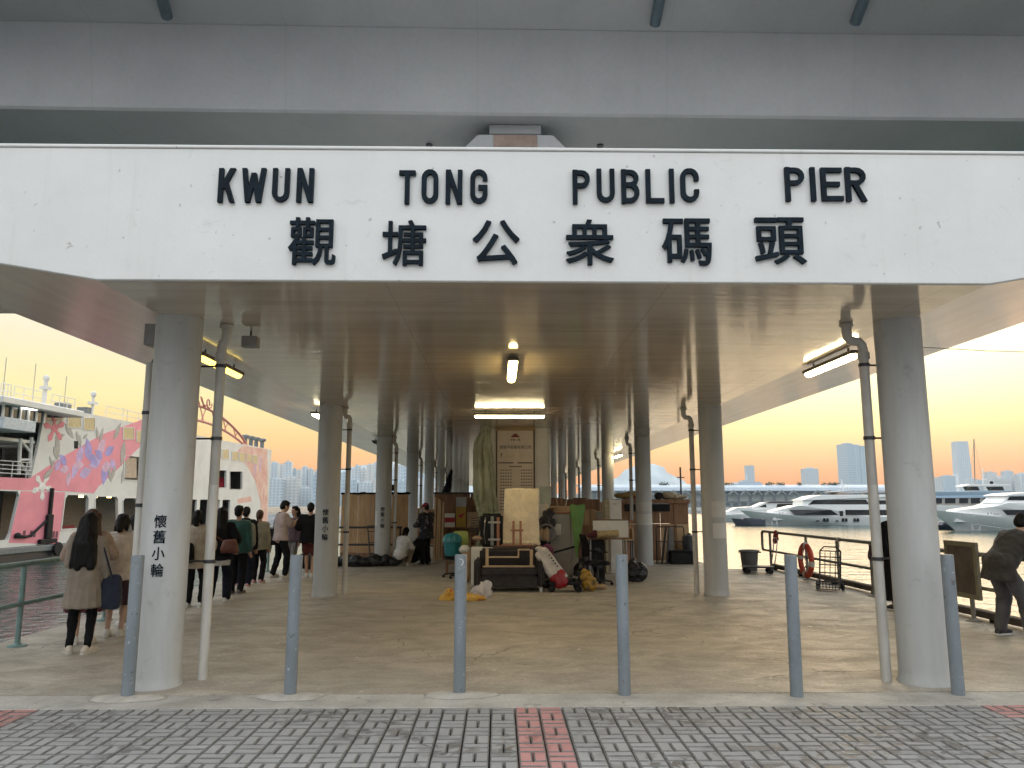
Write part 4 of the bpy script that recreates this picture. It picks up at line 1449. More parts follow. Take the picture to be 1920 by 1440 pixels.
# --- man leaning on the yacht-side rail
q = gz(1868, 1190)
p17 = person('man in a dark brown jacket and grey trousers leaning on the yacht side rail', (6.70, 10.26, 0), -78, 1.74, male=True, lean=44, pz=.90, pxy=(0, -.12), headp=6, hair='short', skin=MSKIN2,
             top=('jacket', cloth('dark_brown', (.030, .025, .020)), dict(hem=.74, inf=.045, fold=.016)), bottom=('trousers', cloth('slate', (.075, .072, .075)), dict(wide=1.2)), shoes=SHOE_BLACK,
             feet=((.16, .10), (-.16, -.04)), footdir=(10, -4), hands={1: (.10, .42, 1.0), -1: (-.10, .44, 1.0)}, elb={1: (1, -.1, -.5), -1: (-1, -.1, -.5)})
p18 = person('person in long black clothes standing behind the plain column', (6.50, 12.75, 0), 10, 1.66, hair='long', hairlen=.3, top=('coat', BLACKC, dict(hem=.60, inf=.04)), bottom=('skirt', BLACKC, dict(hem=.16, flare=1.25)), shoes=SHOE_BLACK)
bag('dark shoulder bag beside the downpipe near the yacht side rail', (6.13, 12.7, .92), (.10, .07, .13, 0), cloth('plum_bag', (.035, .014, .02)), strap=[(6.15, 12.7, 1.03), (6.22, 12.7, 1.25), (6.34, 12.72, 1.42)])
# ================================================================== rails
def px(u0, u1, v0, v1, Y):
    a, b = on_y(u0, v1, Y), on_y(u1, v0, Y)
    return a.x, b.x, a.z, b.z
MRAIL = M('rail_paint_teal', (.16, .25, .235), .5, var=.2, vs=6, bump=.15, bs=40)
MRAILR = M('rail_silhouette_dark', (.17, .16, .13), .55, var=.25, vs=6, bump=.2, bs=40)  # same rail paint; backlit silhouette put into a darker brown
def rail(x, y0, y1, posts, mat, label, inward, end_loop=True):
    t = thing('railing', label, 'railing', (x, y0, 0))
    L = y1 - y0
    ZR, ZM, r = .98, .50, .034
    mb = MB()
    if end_loop:
        c = .10
        arc_ = [(0, L - c + c * math.sin(a), ZR - c + c * math.cos(a)) for a in [R(15 * i) for i in range(1, 7)]]
        arc2 = [(0, L - c + c * math.cos(a), ZM + c - c * math.sin(a)) for a in [R(15 * i) for i in range(0, 7)]]
        mb.tube([(0, 0, ZR), (0, L - c, ZR)] + arc_ + arc2, r, 12)
    else:
        mb.tube([(0, 0, ZR), (0, L, ZR)], r, 12)
    mb.build('top_rail', mat, t, smooth=40)
    mb = MB(); mb.tube([(0, 0, ZM), (0, L - .1, ZM)], r * .85, 12); mb.build('middle_rail', mat, t, smooth=40)
    for y in posts:
        mb = MB(); mb.tube([(0, y - y0, 0), (0, y - y0, ZR)], .032, 12); po = mb.build('post', mat, t, smooth=40)
        mb = MB(); mb.lathe([(.11, .0), (.11, .014), (.05, .03), (.034, .05)], 16, (0, y - y0, 0)); mb.build('flange', mat, po, smooth=40)
    return t
rail(-5.84, 7.55, 20.2, [7.75, 9.81, 11.9, 14.0, 16.1, 18.2, 20.05], MRAIL, 'teal painted pipe railing beside the queue facing the ferry', 1)
rail(7.0, 7.55, 20.7, [8.9, 11.6, 14.66, 16.1, 17.75, 20.1], MRAILR, 'silhouette dark pipe railing with a lifebuoy facing the yachts', -1)
t = thing('fender_beam', 'dark timber fender beam along the deck edge under the yacht side rail', 'beam', (7.19, 14.1, 0))
mb = MB(); mb.box(-.07, .07, -6.5, 6.4, .045, .15); mb.build('beam', M('tarred_timber', (.07, .055, .042), .8, var=.3, vs=5, bump=.4, bs=20), t, bevel=.01)
for i in range(8):
    mb = MB(); mb.box(-.05, .05, -6.3 + 1.8 * i - .06, -6.3 + 1.8 * i + .06, 0, .046); mb.build('block', MBLACK, t)

# lifebuoy
MORANGE = M('lifebuoy_orange', (.46, .055, .022), .5, var=.15)
MROPE = M('rope', (.50, .46, .38), .9, bump=.4, bs=120)
t = thing('lifebuoy', 'orange lifebuoy with white bands hanging on the silhouette dark rail', 'lifebuoy', (6.90, 17.55, .45), 0)
mb = MB()
n, m = 36, 12
rings = []
for i in range(n):
    a = 2 * math.pi * i / n
    rings.append([(.055 * math.sin(2 * math.pi * k / m), (.32 + .075 * math.cos(2 * math.pi * k / m)) * math.cos(a), (.32 + .075 * math.cos(2 * math.pi * k / m)) * math.sin(a)) for k in range(m)])
rings.append(rings[0])
mb.ring_loft(rings, False); mb.build('ring', MORANGE, t, smooth=True)
for q in (10, 100, 190, 280):
    mb = MB()
    rr = []
    for i in range(4):
        a = R(q - 9 + 6 * i)
        rr.append([(.059 * math.sin(2 * math.pi * k / m), (.32 + .079 * math.cos(2 * math.pi * k / m)) * math.cos(a), (.32 + .079 * math.cos(2 * math.pi * k / m)) * math.sin(a)) for k in range(m)])
    mb.ring_loft(rr, False); mb.build('band', M('white_tape', (.6, .58, .52), .6), t, smooth=True)
mb = MB(); mb.tube([(-.03, .1 * math.sin(i * .9), .26 - .06 * i) for i in range(9)], .012, 8); mb.build('rope', MROPE, t, smooth=True)
mb = MB(); mb.tube([(.0, 0, .38), (.05, 0, .50), (.09, .02, .545)], .009, 8); mb.build('hanger', MROPE, t, smooth=True)
t = thing('rope_loop', 'small rope loop tied on the silhouette dark rail above the hand truck', 'rope', (7.0, 16.0, .98))
mb = MB(); mb.tube([(-.045, .08 * math.cos(R(q)), -.11 + .10 * math.sin(R(q))) for q in range(0, 375, 25)], .012, 8); mb.build('loop', MROPE, t, smooth=True)
mb = MB(); mb.lathe([(.046, -.03), (.05, 0), (.046, .03)], 12); mb.v = [(p[0], p[2], p[1]) for p in mb.v]; mb.build('knot', MROPE, t, smooth=True)
t = thing('rag', 'red rag tied at the end of the silhouette dark rail', 'rag', (6.98, 19.6, .98))
mb = MB(); mb.cap((0, 0, .02), (-.02, .02, -.22), .05, .06); mb.cap((0, 0, 0), (.0, -.08, -.16), .05, .04); blob('cloth', mb, .012, cloth('rag_red', (.25, .03, .02)), t, 2, (.015, 9, 9, 9, 3))

def wheel(mb, c, r, wd, axis='x', n=16):
    prof = [(r * .3, -wd / 2), (r * .9, -wd / 2), (r, -wd * .3), (r, wd * .3), (r * .9, wd / 2), (r * .3, wd / 2)]
    rings = []
    for rr, h in prof:
        q = []
        for k in range(n):
            a = 2 * math.pi * k / n
            p = (h, rr * math.cos(a), rr * math.sin(a)) if axis == 'x' else (rr * math.cos(a), h, rr * math.sin(a))
            q.append((c[0] + p[0], c[1] + p[1], c[2] + p[2]))
        rings.append(q)
    mb.ring_loft(rings, True)
# waste bin and platform trolley
q = gz(1412, 1072)
t = thing('waste_bin', 'grey plastic waste bin at the end of the silhouette dark rail', 'bin', (q[0], q[1] + .25, 0))
t.scale = (.86, .86, .9)
mb = MB(); mb.lathe([(.20, .0), (.215, .02), (.265, .56), (.25, .56), (.2, .05)], 24); mb.build('body', M('bin_grey', (.10, .10, .095), .6), t, smooth=35)
mb = MB(); mb.lathe([(.275, .52), (.30, .54), (.30, .575), (.262, .585), (.255, .565)], 24, cap=False); mb.build('rim', M('bin_grey', (.10, .10, .095), .6), t, smooth=35)
for s in (-1, 1):
    mb = MB(); mb.box(s * .28 - .02, s * .28 + .05 * s + .02, -.05, .05, .50, .535); mb.build('handle', M('bin_grey', (.10, .10, .095), .6), t, bevel=.008)
q = gz(1428, 1077)
t = thing('platform_trolley', 'flat trolley with a bent tube handle beside the waste bin', 'trolley', (q[0], q[1] + .25, 0), R(-8))
mb = MB(); mb.box(-.36, .36, -.23, .23, .14, .185); mb.build('platform', MDARKMET, t, bevel=.015)
for sx in (-.27, .27):
    for sy in (-.17, .17):
        mb = MB(); wheel(mb, (sx, sy, .065), .065, .04, 'y'); wh = mb.build('wheel', MBLACK, t, smooth=35)
        mb = MB(); mb.box(sx - .02, sx + .02, sy - .03, sy + .03, .115, .14); mb.build('caster', MDARKMET, wh)
mb = MB(); mb.tube([(.35, -.19, .18), (.40, -.19, .40), (.46, -.19, .80), (.44, -.14, .86), (.44, .14, .86), (.46, .19, .80), (.40, .19, .40), (.35, .19, .18)], .013, 10); mb.build('handle', M('chrome_dull', (.35, .33, .30), .35, .8), t, smooth=True)
# hand truck with basket leaning on the rail
q = gz(1578, 1108)
t = thing('hand_truck', 'folding hand truck with a wire basket leaning on the silhouette dark rail', 'trolley', (6.60, 15.65, 0), R(52))
tilt_m = Matrix.Rotation(R(14), 3, 'Y')
def tl(p): return tuple(tilt_m @ Vector(p))
for s in (-1, 1):
    mb = MB(); mb.tube([tl((0, s * .2, .06)), tl((0, s * .2, .78))], .016, 10); mb.build('side_bar', MDARKMET, t, smooth=40)
    mb = MB(); wheel(mb, (.04, s * .24, .08), .08, .035, 'y'); mb.build('wheel', MBLACK, t, smooth=35)
for z in (.16, .34, .50, .66, .78):
    mb = MB(); mb.tube([tl((0, -.2, z)), tl((0, .2, z))], .011, 8); mb.build('cross_bar', MDARKMET, t, smooth=40)
for y in (-.1, 0, .1):
    mb = MB(); mb.tube([tl((0, y, .16)), tl((0, y, .78))], .008, 8); mb.build('wire', MDARKMET, t, smooth=40)
mb = MB(); mb.tube([tl((0, -.2, .78)), tl((-.02, -.12, .86)), tl((-.02, .12, .86)), tl((0, .2, .78))], .014, 8); mb.build('handle', MBLACK, t, smooth=40)
mb = MB(); mb.box(-.26, .0, -.2, .2, .03, .05); mb.build('toe_plate', MDARKMET, t, bevel=.006)
for z in (.08, .14, .2):
    mb = MB(); mb.tube([(0, -.2, z), (-.25, -.2, z), (-.25, .2, z), (0, .2, z)], .008, 8); mb.build('basket_wire', MDARKMET, t, smooth=40)
for k in range(7):
    mb = MB(); mb.tube([(-.25, -.18 + .06 * k, .05), (-.25, -.18 + .06 * k, .2)], .007, 8); mb.build('basket_wire', MDARKMET, t, smooth=40)
# notice board on the rail
t = thing('notice_board', 'framed weathered notice board hung on the yacht side rail', 'sign', (6.94, 11.68, .36))
mb = MB(); mb.box(-.015, .015, -.36, .36, .0, .76); mb.build('board', M('board_dark', (.09, .075, .06), .8, var=.25), t)
MFRM = M('frame_olive', (.20, .18, .12), .7, var=.2)
for a, b, c, d in ((-.40, .40, .72, .79), (-.40, .40, -.03, .04), (-.40, -.33, .04, .72), (.33, .40, .04, .72)):
    mb = MB(); mb.box(-.026, .026, a, b, c, d); mb.build('frame', MFRM, t, bevel=.004)
# thin overhead wire from the plain column
t = thing('overhead_wire', 'thin dark wire strung from the plain column past the canopy edge', 'wire', (4.35, 7.8, 3.33))
mb = MB(); mb.tube([(0, 0, 0), (.8, .1, -.02), (1.8, .3, .0), (3.4, .6, .08), (6, 1, .3)], .0035, 6); mb.build('wire', MBLACK, t, smooth=True)

# ================================================================== clutter around the viaduct pier
PLY = M('plywood', (.52, .33, .17), .7, var=.18, vs=2.5, stretch=(6, 6, .8), bump=.15, bs=30)
PLYD = M('plywood_dark', (.28, .15, .075), .7, var=.25, vs=2.5, stretch=(5, 5, .8), bump=.15, bs=30)
WOODL = M('wood_light', (.62, .44, .25), .6, var=.15, vs=3, stretch=(8, 8, .8))
WOODR = M('wood_red', (.36, .16, .09), .5, var=.15, vs=3, stretch=(8, 8, .8))
CARD = M('cardboard', (.46, .32, .19), .85, var=.12)
WHITEB = M('white_laminate', (.74, .72, .66), .4, var=.06)
STEELG = M('cabinet_grey', (.31, .295, .27), .45, var=.08)
SOFA = M('cloth_sofa', (.050, .043, .042), .9, var=.15, vs=9, bump=.25, bs=90, spec=.25)
CREAM = M('cream_plastic_wrap', (.74, .63, .44), .28, var=.1, vs=5, bump=.6, bs=9)
# sofa
sx0, sx1, _, _ = px(888, 1021, 1000, 1110, 15.45)
W2 = (sx1 - sx0) / 2
t = thing('sofa', 'dark grey two seat sofa with pale feet in front of the viaduct pier', 'sofa', ((sx0 + sx1) / 2, 15.45, 0))
def cushion(x0, x1, y0, y1, z0, z1, name, mat, par, bv=.03):
    mb = MB(); mb.box(x0, x1, y0, y1, z0, z1); return mb.build(name, mat, par, bevel=bv, seg=3, smooth=40)
cushion(-W2 + .14, W2 - .14, .02, .72, .09, .30, 'base', SOFA, t, .015)
cushion(-W2 + .145, W2 - .145, 0, .55, .302, .46, 'seat_cushion', SOFA, t, .035)
cushion(-W2 + .10, W2 - .10, .56, .80, .30, .80, 'backrest', SOFA, t, .05)
for s in (-1, 1):
    cushion(min(s * W2, s * (W2 - .135)), max(s * W2, s * (W2 - .135)), .0, .78, .08, .62, 'armrest', SOFA, t, .045)
    for y in (.08, .7):
        mb = MB(); mb.lathe([(.028, 0), (.04, .085)], 10, (s * (W2 - .07), y, 0)); mb.build('foot', WHITEB, t)
# wooden frame lying on the sofa
t = thing('wooden_stool', 'thin yellow wooden stool frame standing on the dark sofa', 'stool', ((sx0 + sx1) / 2 + .02, 15.62, .462))
for x, h in ((-.46, .36), (.42, .34)):
    mb = MB(); mb.box(x - .03, x + .03, -.03, .03, 0, h); mb.build('leg', WOODL, t, bevel=.004)
mb = MB(); mb.box(-.43, .15, -.016, .016, .18, .21); mb.build('rail', WOODL, t, bevel=.003)
mb = MB(); mb.box(.15, .18, -.017, .017, .18, .355); mb.build('rail', WOODL, t, bevel=.003)
mb = MB(); mb.box(.18, .39, -.016, .016, .325, .355); mb.build('rail', WOODL, t, bevel=.003)
mb = MB(); mb.box(-.55, .48, -.06, -.028, .001, .035); mb.build('base_rail', WOODL, t, bevel=.003)
# desk with wrapped board and easel
t = thing('desk', 'low dark desk behind the sofa carrying the wrapped board', 'desk', (.30, 16.85, 0))
mb = MB(); mb.box(-.42, .62, -.28, .28, .76, .82); mb.build('top', M('dark_wood', (.10, .05, .03), .5), t, bevel=.006)
for x in (-.38, .58):
    mb = MB(); mb.box(x - .025, x + .025, -.25, .25, 0, .758); mb.build('side', M('black_laminate', (.02, .018, .018), .5), t)
mb = MB(); mb.box(-.35, .55, .2, .22, .2, .757); mb.build('back_panel', M('black_laminate', (.02, .018, .018), .5), t)
x0, x1, z0, z1 = px(938, 1011, 916, 1014, 16.95)
t = thing('wrapped_board', 'tall board wrapped in cream plastic leaning against the viaduct pier', 'board', ((x0 + x1) / 2, 16.95, .822))
mb = MB()
hw, hh = (x1 - x0) / 2, z1 - .822
nx, nz = 9, 12
rr = random.Random(5)
for side in (0, 1):
    pass
ringsv = []
for k in range(nz + 1):
    f = k / nz
    z = hh * f
    wv = hw * (1.0 - .13 * f) + .008 * math.sin(f * 9)
    cxo = .05 * f
    ringsv.append([(cxo + wv * math.copysign(abs(math.cos(a)) ** .18, math.cos(a)), .06 * math.copysign(abs(math.sin(a)) ** .3, math.sin(a)) + .12 * f, z) for a in [2 * math.pi * i / 24 for i in range(24)]])
mb.ring_loft(ringsv, True)
blob('wrapping', mb, .015, CREAM, t, 1, (.014, 5, 5, 2.0, 2.2))
mb = MB(); mb.cap((-hw - .02, -.05, .04), (hw * .9, -.08, .04), .055, .07); blob('loose_wrap', mb, .016, CREAM, t, 2, (.03, 8, 8, 8, 9))
t = thing('easel', 'small pinkish wooden easel standing on the dark desk', 'easel', (.41, 16.72, .822))
for x in (-.09, .06):
    mb = MB(); mb.box(x - .025, x + .025, -.012, .012, .0, .52); mb.build('post', WOODR, t, bevel=.003)
mb = MB(); mb.box(-.15, .12, -.024, -.0125, .30, .34); mb.build('shelf', WOODR, t, bevel=.003)
mb = MB(); mb.box(-.36, .30, -.05, .05, -.0, .022); mb.v = [(p[0], p[1] - .08, p[2]) for p in mb.v]; mb.build('foot_board', WOODR, t, bevel=.003)
# black upright case with straps
x0, x1, z0, z1 = px(900, 943, 963, 1026, 16.7)
t = thing('upright_case', 'black upright trolley case with grey and red bars beside the wrapped board', 'case', ((x0 + x1) / 2, 16.75, z0))
hw = (x1 - x0) / 2
cushion(-hw, hw, 0, .24, 0, z1 - z0, 'shell', MBLACK, t, .05)
mb = MB(); mb.box(-.02, .05, -.03, -.001, .03, z1 - z0 - .06); mb.build('bar', M('bar_grey', (.22, .23, .22), .4), t, bevel=.01)
mb = MB(); mb.box(.11, .17, -.03, -.001, .0, z1 - z0 - .08); mb.build('bar', WOODR, t, bevel=.01)
mb = MB(); mb.tube([(-.13, -.01, .08), (-.16, -.02, .3), (-.13, -.01, z1 - z0 - .08)], .01, 8); mb.build('trim', M('chrome_dull', (.35, .33, .30), .35, .8), t, smooth=True)
for z in (.14, .5):
    mb = MB(); mb.box(-.07, .19, -.042, -.031, z, z + .04); mb.build('strap', M('strap_pale', (.4, .4, .38), .6), t)
# what carries the case: white low cabinet
t = thing('low_cabinet', 'low white cabinet under the black upright case', 'cabinet', (-.22, 16.62, 0))
mb = MB(); mb.box(-.36, .34, 0, .42, 0, z0 - .002); mb.build('carcass', WHITEB, t, bevel=.006)
for x in (-.345, .0):
    mb = MB(); mb.box(x, x + .33, -.018, -.002, .04, z0 - .03); d_ = mb.build('door', WHITEB, t, bevel=.004)
    mb = MB(); mb.box(x + .15, x + .2, -.03, -.0185, .5, .52); mb.build('handle', MDARKMET, d_)
# grey steel cabinet
x0, x1, z0, z1 = px(1024, 1070, 963, 1084, 18.45)
t = thing('steel_cabinet', 'grey two door steel cabinet with a paper taped on it', 'cabinet', (x0, 18.45, 0))
cw = x1 - x0
mb = MB(); mb.box(0, cw + .16, 0, .55, .03, z1); mb.build('carcass', STEELG, t, bevel=.008)
mb = MB(); mb.box(.012, cw - .01, -.022, -.002, .06, z1 - .02); mb.build('door', STEELG, t, bevel=.004)
mb = MB(); mb.box(cw + .0, cw + .15, -.022, -.002, .06, z1 - .02); mb.build('door', STEELG, t, bevel=.004)
mb = MB(); mb.box(.18, .36, -.026, -.0225, z1 - .50, z1 - .24); mb.build('paper', MPAPER, t)
mb = MB(); mb.bar((.0, -.027, .52), (cw + .14, -.027, .72), .006, .045, (0, 0, 1)); mb.build('tape', MBLACK, t)
mb = MB(); mb.box(-.02, cw + .18, -.03, .57, z1 + .002, z1 + .035); mb.build('top_board', WOODR, t, bevel=.004)
ZC = z1 + .037
XC = x0
# things on the steel cabinet
t = thing('carton', 'open pale carton with brush handles on top of the steel cabinet', 'box', (XC + .42, 18.7, ZC))
mb = MB(); mb.box(-.2, .2, -.15, .15, 0, .14); mb.build('box', CARD, t)
mb = MB(); mb.bar((-.2, -.15, .145), (-.30, -.2, .10), .3, .004); mb.build('flap', CARD, t)
for x, dx, hgt, mt in ((-.12, -.06, .55, WOODL), (-.02, .0, .62, PLYD), (.08, .05, .3, WHITEB)):
    mb = MB(); mb.tube([(x, 0, .141), (x + dx, .02, .141 + hgt)], .008, 8); mb.build('stick', mt, t)
t = thing('cable_coil', 'coil of grey hose between the wrapped board and the steel cabinet', 'hose', (1.08, 17.6, 1.05))
mb = MB()
for k in range(4):
    pts = [(.19 * math.cos(R(a)), .04 * k - .08 + .02 * math.sin(R(a * 2 + k)), .19 * math.sin(R(a))) for a in range(0, 361, 20)]
    mb.tube(pts, .022, 8, cap=False)
mb.build('coil', M('hose_grey', (.16, .155, .14), .6, var=.3), t, smooth=True)
t = thing('bundle', 'purple and magenta cloth bundle beside the steel cabinet', 'bundle', (1.02, 17.55, 0))
mb = MB(); mb.ell((0, 0, .30), (.22, .22, .32)); mb.ell((.02, -.04, .62), (.20, .18, .20)); blob('cloth', mb, .02, cloth('magenta', (.16, .035, .085), .4), t, 2, (.05, 5, 5, 5, 8))
mb = MB(); mb.ell((-.02, .02, .82), (.17, .15, .07)); blob('black_bag', mb, .02, BLACKC, t, 2, (.03, 7, 7, 7, 18))
# green foam sheet rolled to a cone
a, b = on_y(1068, 948, 18.3), on_y(1098, 949, 18.3)
c = on_y(1081, 1046, 18.2)
t = thing('foam_sheet', 'bright green foam sheet rolled into a cone beside the steel cabinet', 'foam', (c.x, 18.2, c.z))
mb = MB()
top = Vector(((a.x + b.x) / 2 - c.x, .1, a.z - c.z))
rw = (b.x - a.x) / 2
rg = []
for f in (0, .25, .5, .75, 1):
    cc = top * f
    r0 = .018 + (rw - .018) * f
    rg.append([(cc.x + r0 * math.cos(2 * math.pi * i / 18), cc.y + r0 * .45 * math.sin(2 * math.pi * i / 18), cc.z + .03 * f * math.sin(4 * math.pi * i / 18)) for i in range(18)])
mb.ring_loft(rg, False)
mb.build('sheet', M('foam_green', (.15, .31, .09), .7, var=.08), t, smooth=30)
# stand for the foam: wooden crate
t = thing('crate', 'plywood crate behind the green foam sheet', 'crate', (2.05, 18.6, 0))
for k in range(6):
    mb = MB(); mb.box(-.16, .36, 0, .018, .02 + .10 * k, .11 + .10 * k); mb.build('slat', PLYD, t, bevel=.003)
    mb = MB(); mb.box(.342, .36, .0185, .40, .02 + .10 * k, .11 + .10 * k); mb.build('slat', PLYD, t, bevel=.003)
mb = MB(); mb.box(-.16, .341, .019, .40, .0, .02); mb.build('bottom', PLYD, t)
# long white bag with red end
a, b = on_y(1014, 1034, 15.6), on_y(1052, 1082, 15.45)
t = thing('plastic_bag', 'long white printed plastic bag with a red end leaning by the sofa', 'bag', (b.x, 15.45, 0))
mb = MB()
d0 = Vector((a.x - b.x, .15, a.z))
d1 = Vector((-.02, 0, b.z - .04))
ax_ = (d1 - d0).normalized()
pp_ = Vector((-ax_.z, 0, ax_.x))
for q_ in (-.07, 0, .07):
    mb.cap(d0 + pp_ * q_ + ax_ * (.03 * abs(q_) / .07), d1 + pp_ * q_, .075, .10)
mb.ell(d0 + Vector((-.03, 0, .05)), (.09, .05, .05))
blob('bag', mb, .016, M('white_plastic', (.60, .55, .50), .35, var=.1, bump=.4, bs=12), t, 2, (.014, 7, 7, 7, 4))
mb = MB(); mb.cap(d1 + (d0 - d1) * .10 - pp_ * .05, d1 + Vector((.01, -.02, -.06)) - pp_ * .04, .125, .11); mb.cap(d1 + (d0 - d1) * .10 + pp_ * .05, d1 + Vector((.03, -.02, -.08)) + pp_ * .04, .125, .11); blob('red_end', mb, .016, M('red_plastic', (.30, .012, .018), .35, var=.15), t, 2, (.012, 6, 6, 6, 14))
for k in range(5):
    pp = d1 + (d0 - d1) * (.35 + .1 * k) + Vector((.07, -.125, .07))
    mb = MB(); mb.box(-.016, .016, -.006, .006, -.012, .012); mb.v = [tuple(Vector(v_) + pp) for v_ in mb.v]; mb.build('print', MBLACK, t)
# low black dolly with odds and ends
t = thing('dolly', 'low black dolly loaded with cables beside the sofa', 'trolley', (1.28, 15.35, 0))
mb = MB(); mb.box(-.30, .34, 0, .42, .14, .20); mb.build('platform', MBLACK, t, bevel=.01)
for x in (-.24, .28):
    for y in (.05, .36):
        mb = MB(); wheel(mb, (x, y, .07), .07, .045, 'y'); mb.build('wheel', MBLACK, t, smooth=35)
mb = MB()
rr = random.Random(11)
for k in range(7):
    mb.cap((rr.uniform(-.25, .25), rr.uniform(.05, .35), .24), (rr.uniform(-.25, .3), rr.uniform(.05, .35), .26), .05, .04)
blob('cable_heap', mb, .014, M('heap_dark', (.03, .028, .025), .7, col2=(.22, .2, .17), lo=.55, hi=.6, vs=9), t, 1, (.03, 12, 12, 12, 6))
t = thing('plastic_sack', 'yellow plastic sack slumped beside the black dolly', 'bag', (1.79, 15.6, 0))
mb = MB(); mb.ell((0, 0, .14), (.15, .13, .17)); mb.ell((-.04, 0, .26), (.13, .10, .14)); mb.ell((-.08, -.02, .36), (.07, .05, .08))
blob('sack', mb, .014, M('yellow_plastic', (.48, .27, .03), .4, var=.2, col2=(.10, .07, .03), lo=.52, hi=.62, vs=8), t, 1, (.022, 8, 8, 8, 5, 1))
# litter on the floor
q = gz(862, 1126)
t = thing('carrier_bag', 'flattened yellow printed carrier bag on the deck behind the chalk marked bollard', 'bag', (q[0], q[1] + .12, 0))
mb = MB(); mb.ell((-.20, 0, .03), (.20, .16, .05)); mb.ell((-.20, .02, .09), (.09, .08, .10)); mb.ell((.15, -.04, .03), (.34, .18, .045)); mb.ell((.05, .05, .05), (.24, .12, .05))
mb.v = [(p[0], p[1], max(p[2], .004)) for p in mb.v]
blob('bag', mb, .014, M('yellow_bag', (.68, .40, .06), .45, var=.1, col2=(.50, .10, .02), lo=.58, hi=.62, vs=6), t, 1, (.035, 9, 9, 9, 2, 1))
q = gz(903, 1122)
t = thing('carrier_bag', 'crumpled white carrier bag on the deck in front of the sofa', 'bag', (q[0], q[1] + .15, 0))
mb = MB(); mb.ell((0, 0, .10), (.17, .13, .12)); mb.ell((.08, 0, .20), (.12, .08, .08)); mb.ell((-.1, 0, .08), (.12, .1, .08)); blob('bag', mb, .014, M('white_plastic2', (.62, .58, .56), .4, var=.15), t, 1, (.05, 8, 8, 8, 33, 1))
# office chairs
def office_chair(label, loc, rz, seat, back, lime=None):
    t = thing('office_chair', label, 'chair', loc, R(rz))
    for k in range(5):
        a = R(72 * k + 10)
        mb = MB(); mb.bar((0, 0, .11), (.30 * math.cos(a), .30 * math.sin(a), .075), .05, .03); arm = mb.build('foot', MBLACK, t, bevel=.006)
        mb = MB(); wheel(mb, (.30 * math.cos(a), .30 * math.sin(a), .032), .032, .045, 'y', 12); mb.build('caster', MBLACK, arm, smooth=35)
    mb = MB(); mb.tube([(0, 0, .09), (0, 0, .42)], .028, 12); mb.build('column', MDARKMET, t, smooth=40)
    cushion(-.24, .24, -.23, .23, .42, .50, 'seat', seat, t, .03)
    mb = MB()
    rings = []
    for k in range(7):
        f = k / 6
        hw_ = .22 * (1 - .35 * (f - .45) ** 2 * 2)
        y = -.24 - .06 * f + .03 * math.sin(f * 3.1)
        rings.append([(-hw_, y, .60 + .46 * f), (-hw_ * .6, y - .03, .60 + .46 * f), (hw_ * .6, y - .03, .60 + .46 * f), (hw_, y, .60 + .46 * f), (hw_ * .6, y - .075, .60 + .46 * f), (-hw_ * .6, y - .075, .60 + .46 * f)])
    mb.ring_loft(rings, True); mb.build('backrest', back, t, bevel=.01, smooth=50)
    mb = MB(); mb.tube([(0, -.1, .42), (0, -.28, .46), (0, -.33, .62), (0, -.33, .8)], .02, 8); mb.build('back_post', MBLACK, t, smooth=True)
    for s in (-1, 1):
        mb = MB(); mb.tube([(s * .22, .05, .45), (s * .28, .05, .50), (s * .28, .05, .68)], .014, 8); ar = mb.build('arm', MBLACK, t, smooth=True)
        mb = MB(); mb.box(s * .28 - .03, s * .28 + .03, -.12, .14, .68, .71); mb.build('arm_pad', MBLACK, ar, bevel=.01)
    return t
q = gz(1122, 1098)
office_chair('black office chair turned sideways beside the white table top', (q[0], q[1] + .1, 0), -80, MBLACK, BLACKC)
q = gz(850, 1086)
office_chair('office chair with a lime green backrest behind the chalk marked bollard', (q[0] + .05, q[1] + .35, 0), 165, MBLACK, M('lime_mesh', (.30, .36, .09), .7))
t = thing('plastic_tub', 'rounded teal plastic tub sitting on the lime backed office chair', 'tub', (q[0] - .05, q[1] + .28, .505))
mb = MB(); mb.lathe([(.17, 0), (.21, .30), (.225, .31), (.225, .36), (.20, .42), (.13, .50), (.02, .53)], 22); mb.build('tub', M('teal_plastic', (.015, .16, .20), .4), t, smooth=30)
for k in range(10):
    a = R(36 * k)
    mb = MB(); mb.tube([(.226 * math.cos(a), .226 * math.sin(a), .335), (.205 * math.cos(a), .205 * math.sin(a), .42), (.14 * math.cos(a), .14 * math.sin(a), .495)], .008, 6); mb.build('rib', M('teal_pale', (.08, .32, .36), .4), t)
# white table top and table
x0, x1, z0, z1 = px(1112, 1168, 976, 1008, 17.6)
t = thing('table_panel', 'white table top standing on edge behind the black office chair', 'panel', ((x0 + x1) / 2, 17.6, z0))
mb = MB(); mb.box(-(x1 - x0) / 2, (x1 - x0) / 2 + .12, 0, .03, 0, z1 - z0); mb.build('panel', WHITEB, t, bevel=.004)
mb = MB(); mb.box(-(x1 - x0) / 2 - .003, (x1 - x0) / 2 + .123, -.004, .034, z1 - z0 + .001, z1 - z0 + .03); mb.build('edge_strip', M('edge_brown', (.2, .13, .08), .5), t)
t = thing('trestle', 'dark folding trestle table under the white table top', 'table', ((x0 + x1) / 2, 17.75, 0))
mb = MB(); mb.box(-.5, .5, -.22, .35, z0 - .04, z0 - .002); mb.build('top', PLYD, t, bevel=.004)
for x in (-.42, .42):
    for y in (-.18, .3):
        mb = MB(); mb.tube([(x, y, 0), (x * .95, y * .8, z0 - .041)], .018, 8); mb.build('leg', M('chrome_dull', (.35, .33, .30), .35, .8), t, smooth=40)
t = thing('straw_mat', 'rolled straw mat lying on the dark trestle table', 'mat', ((x0 + x1) / 2 - .05, 17.42, z0))
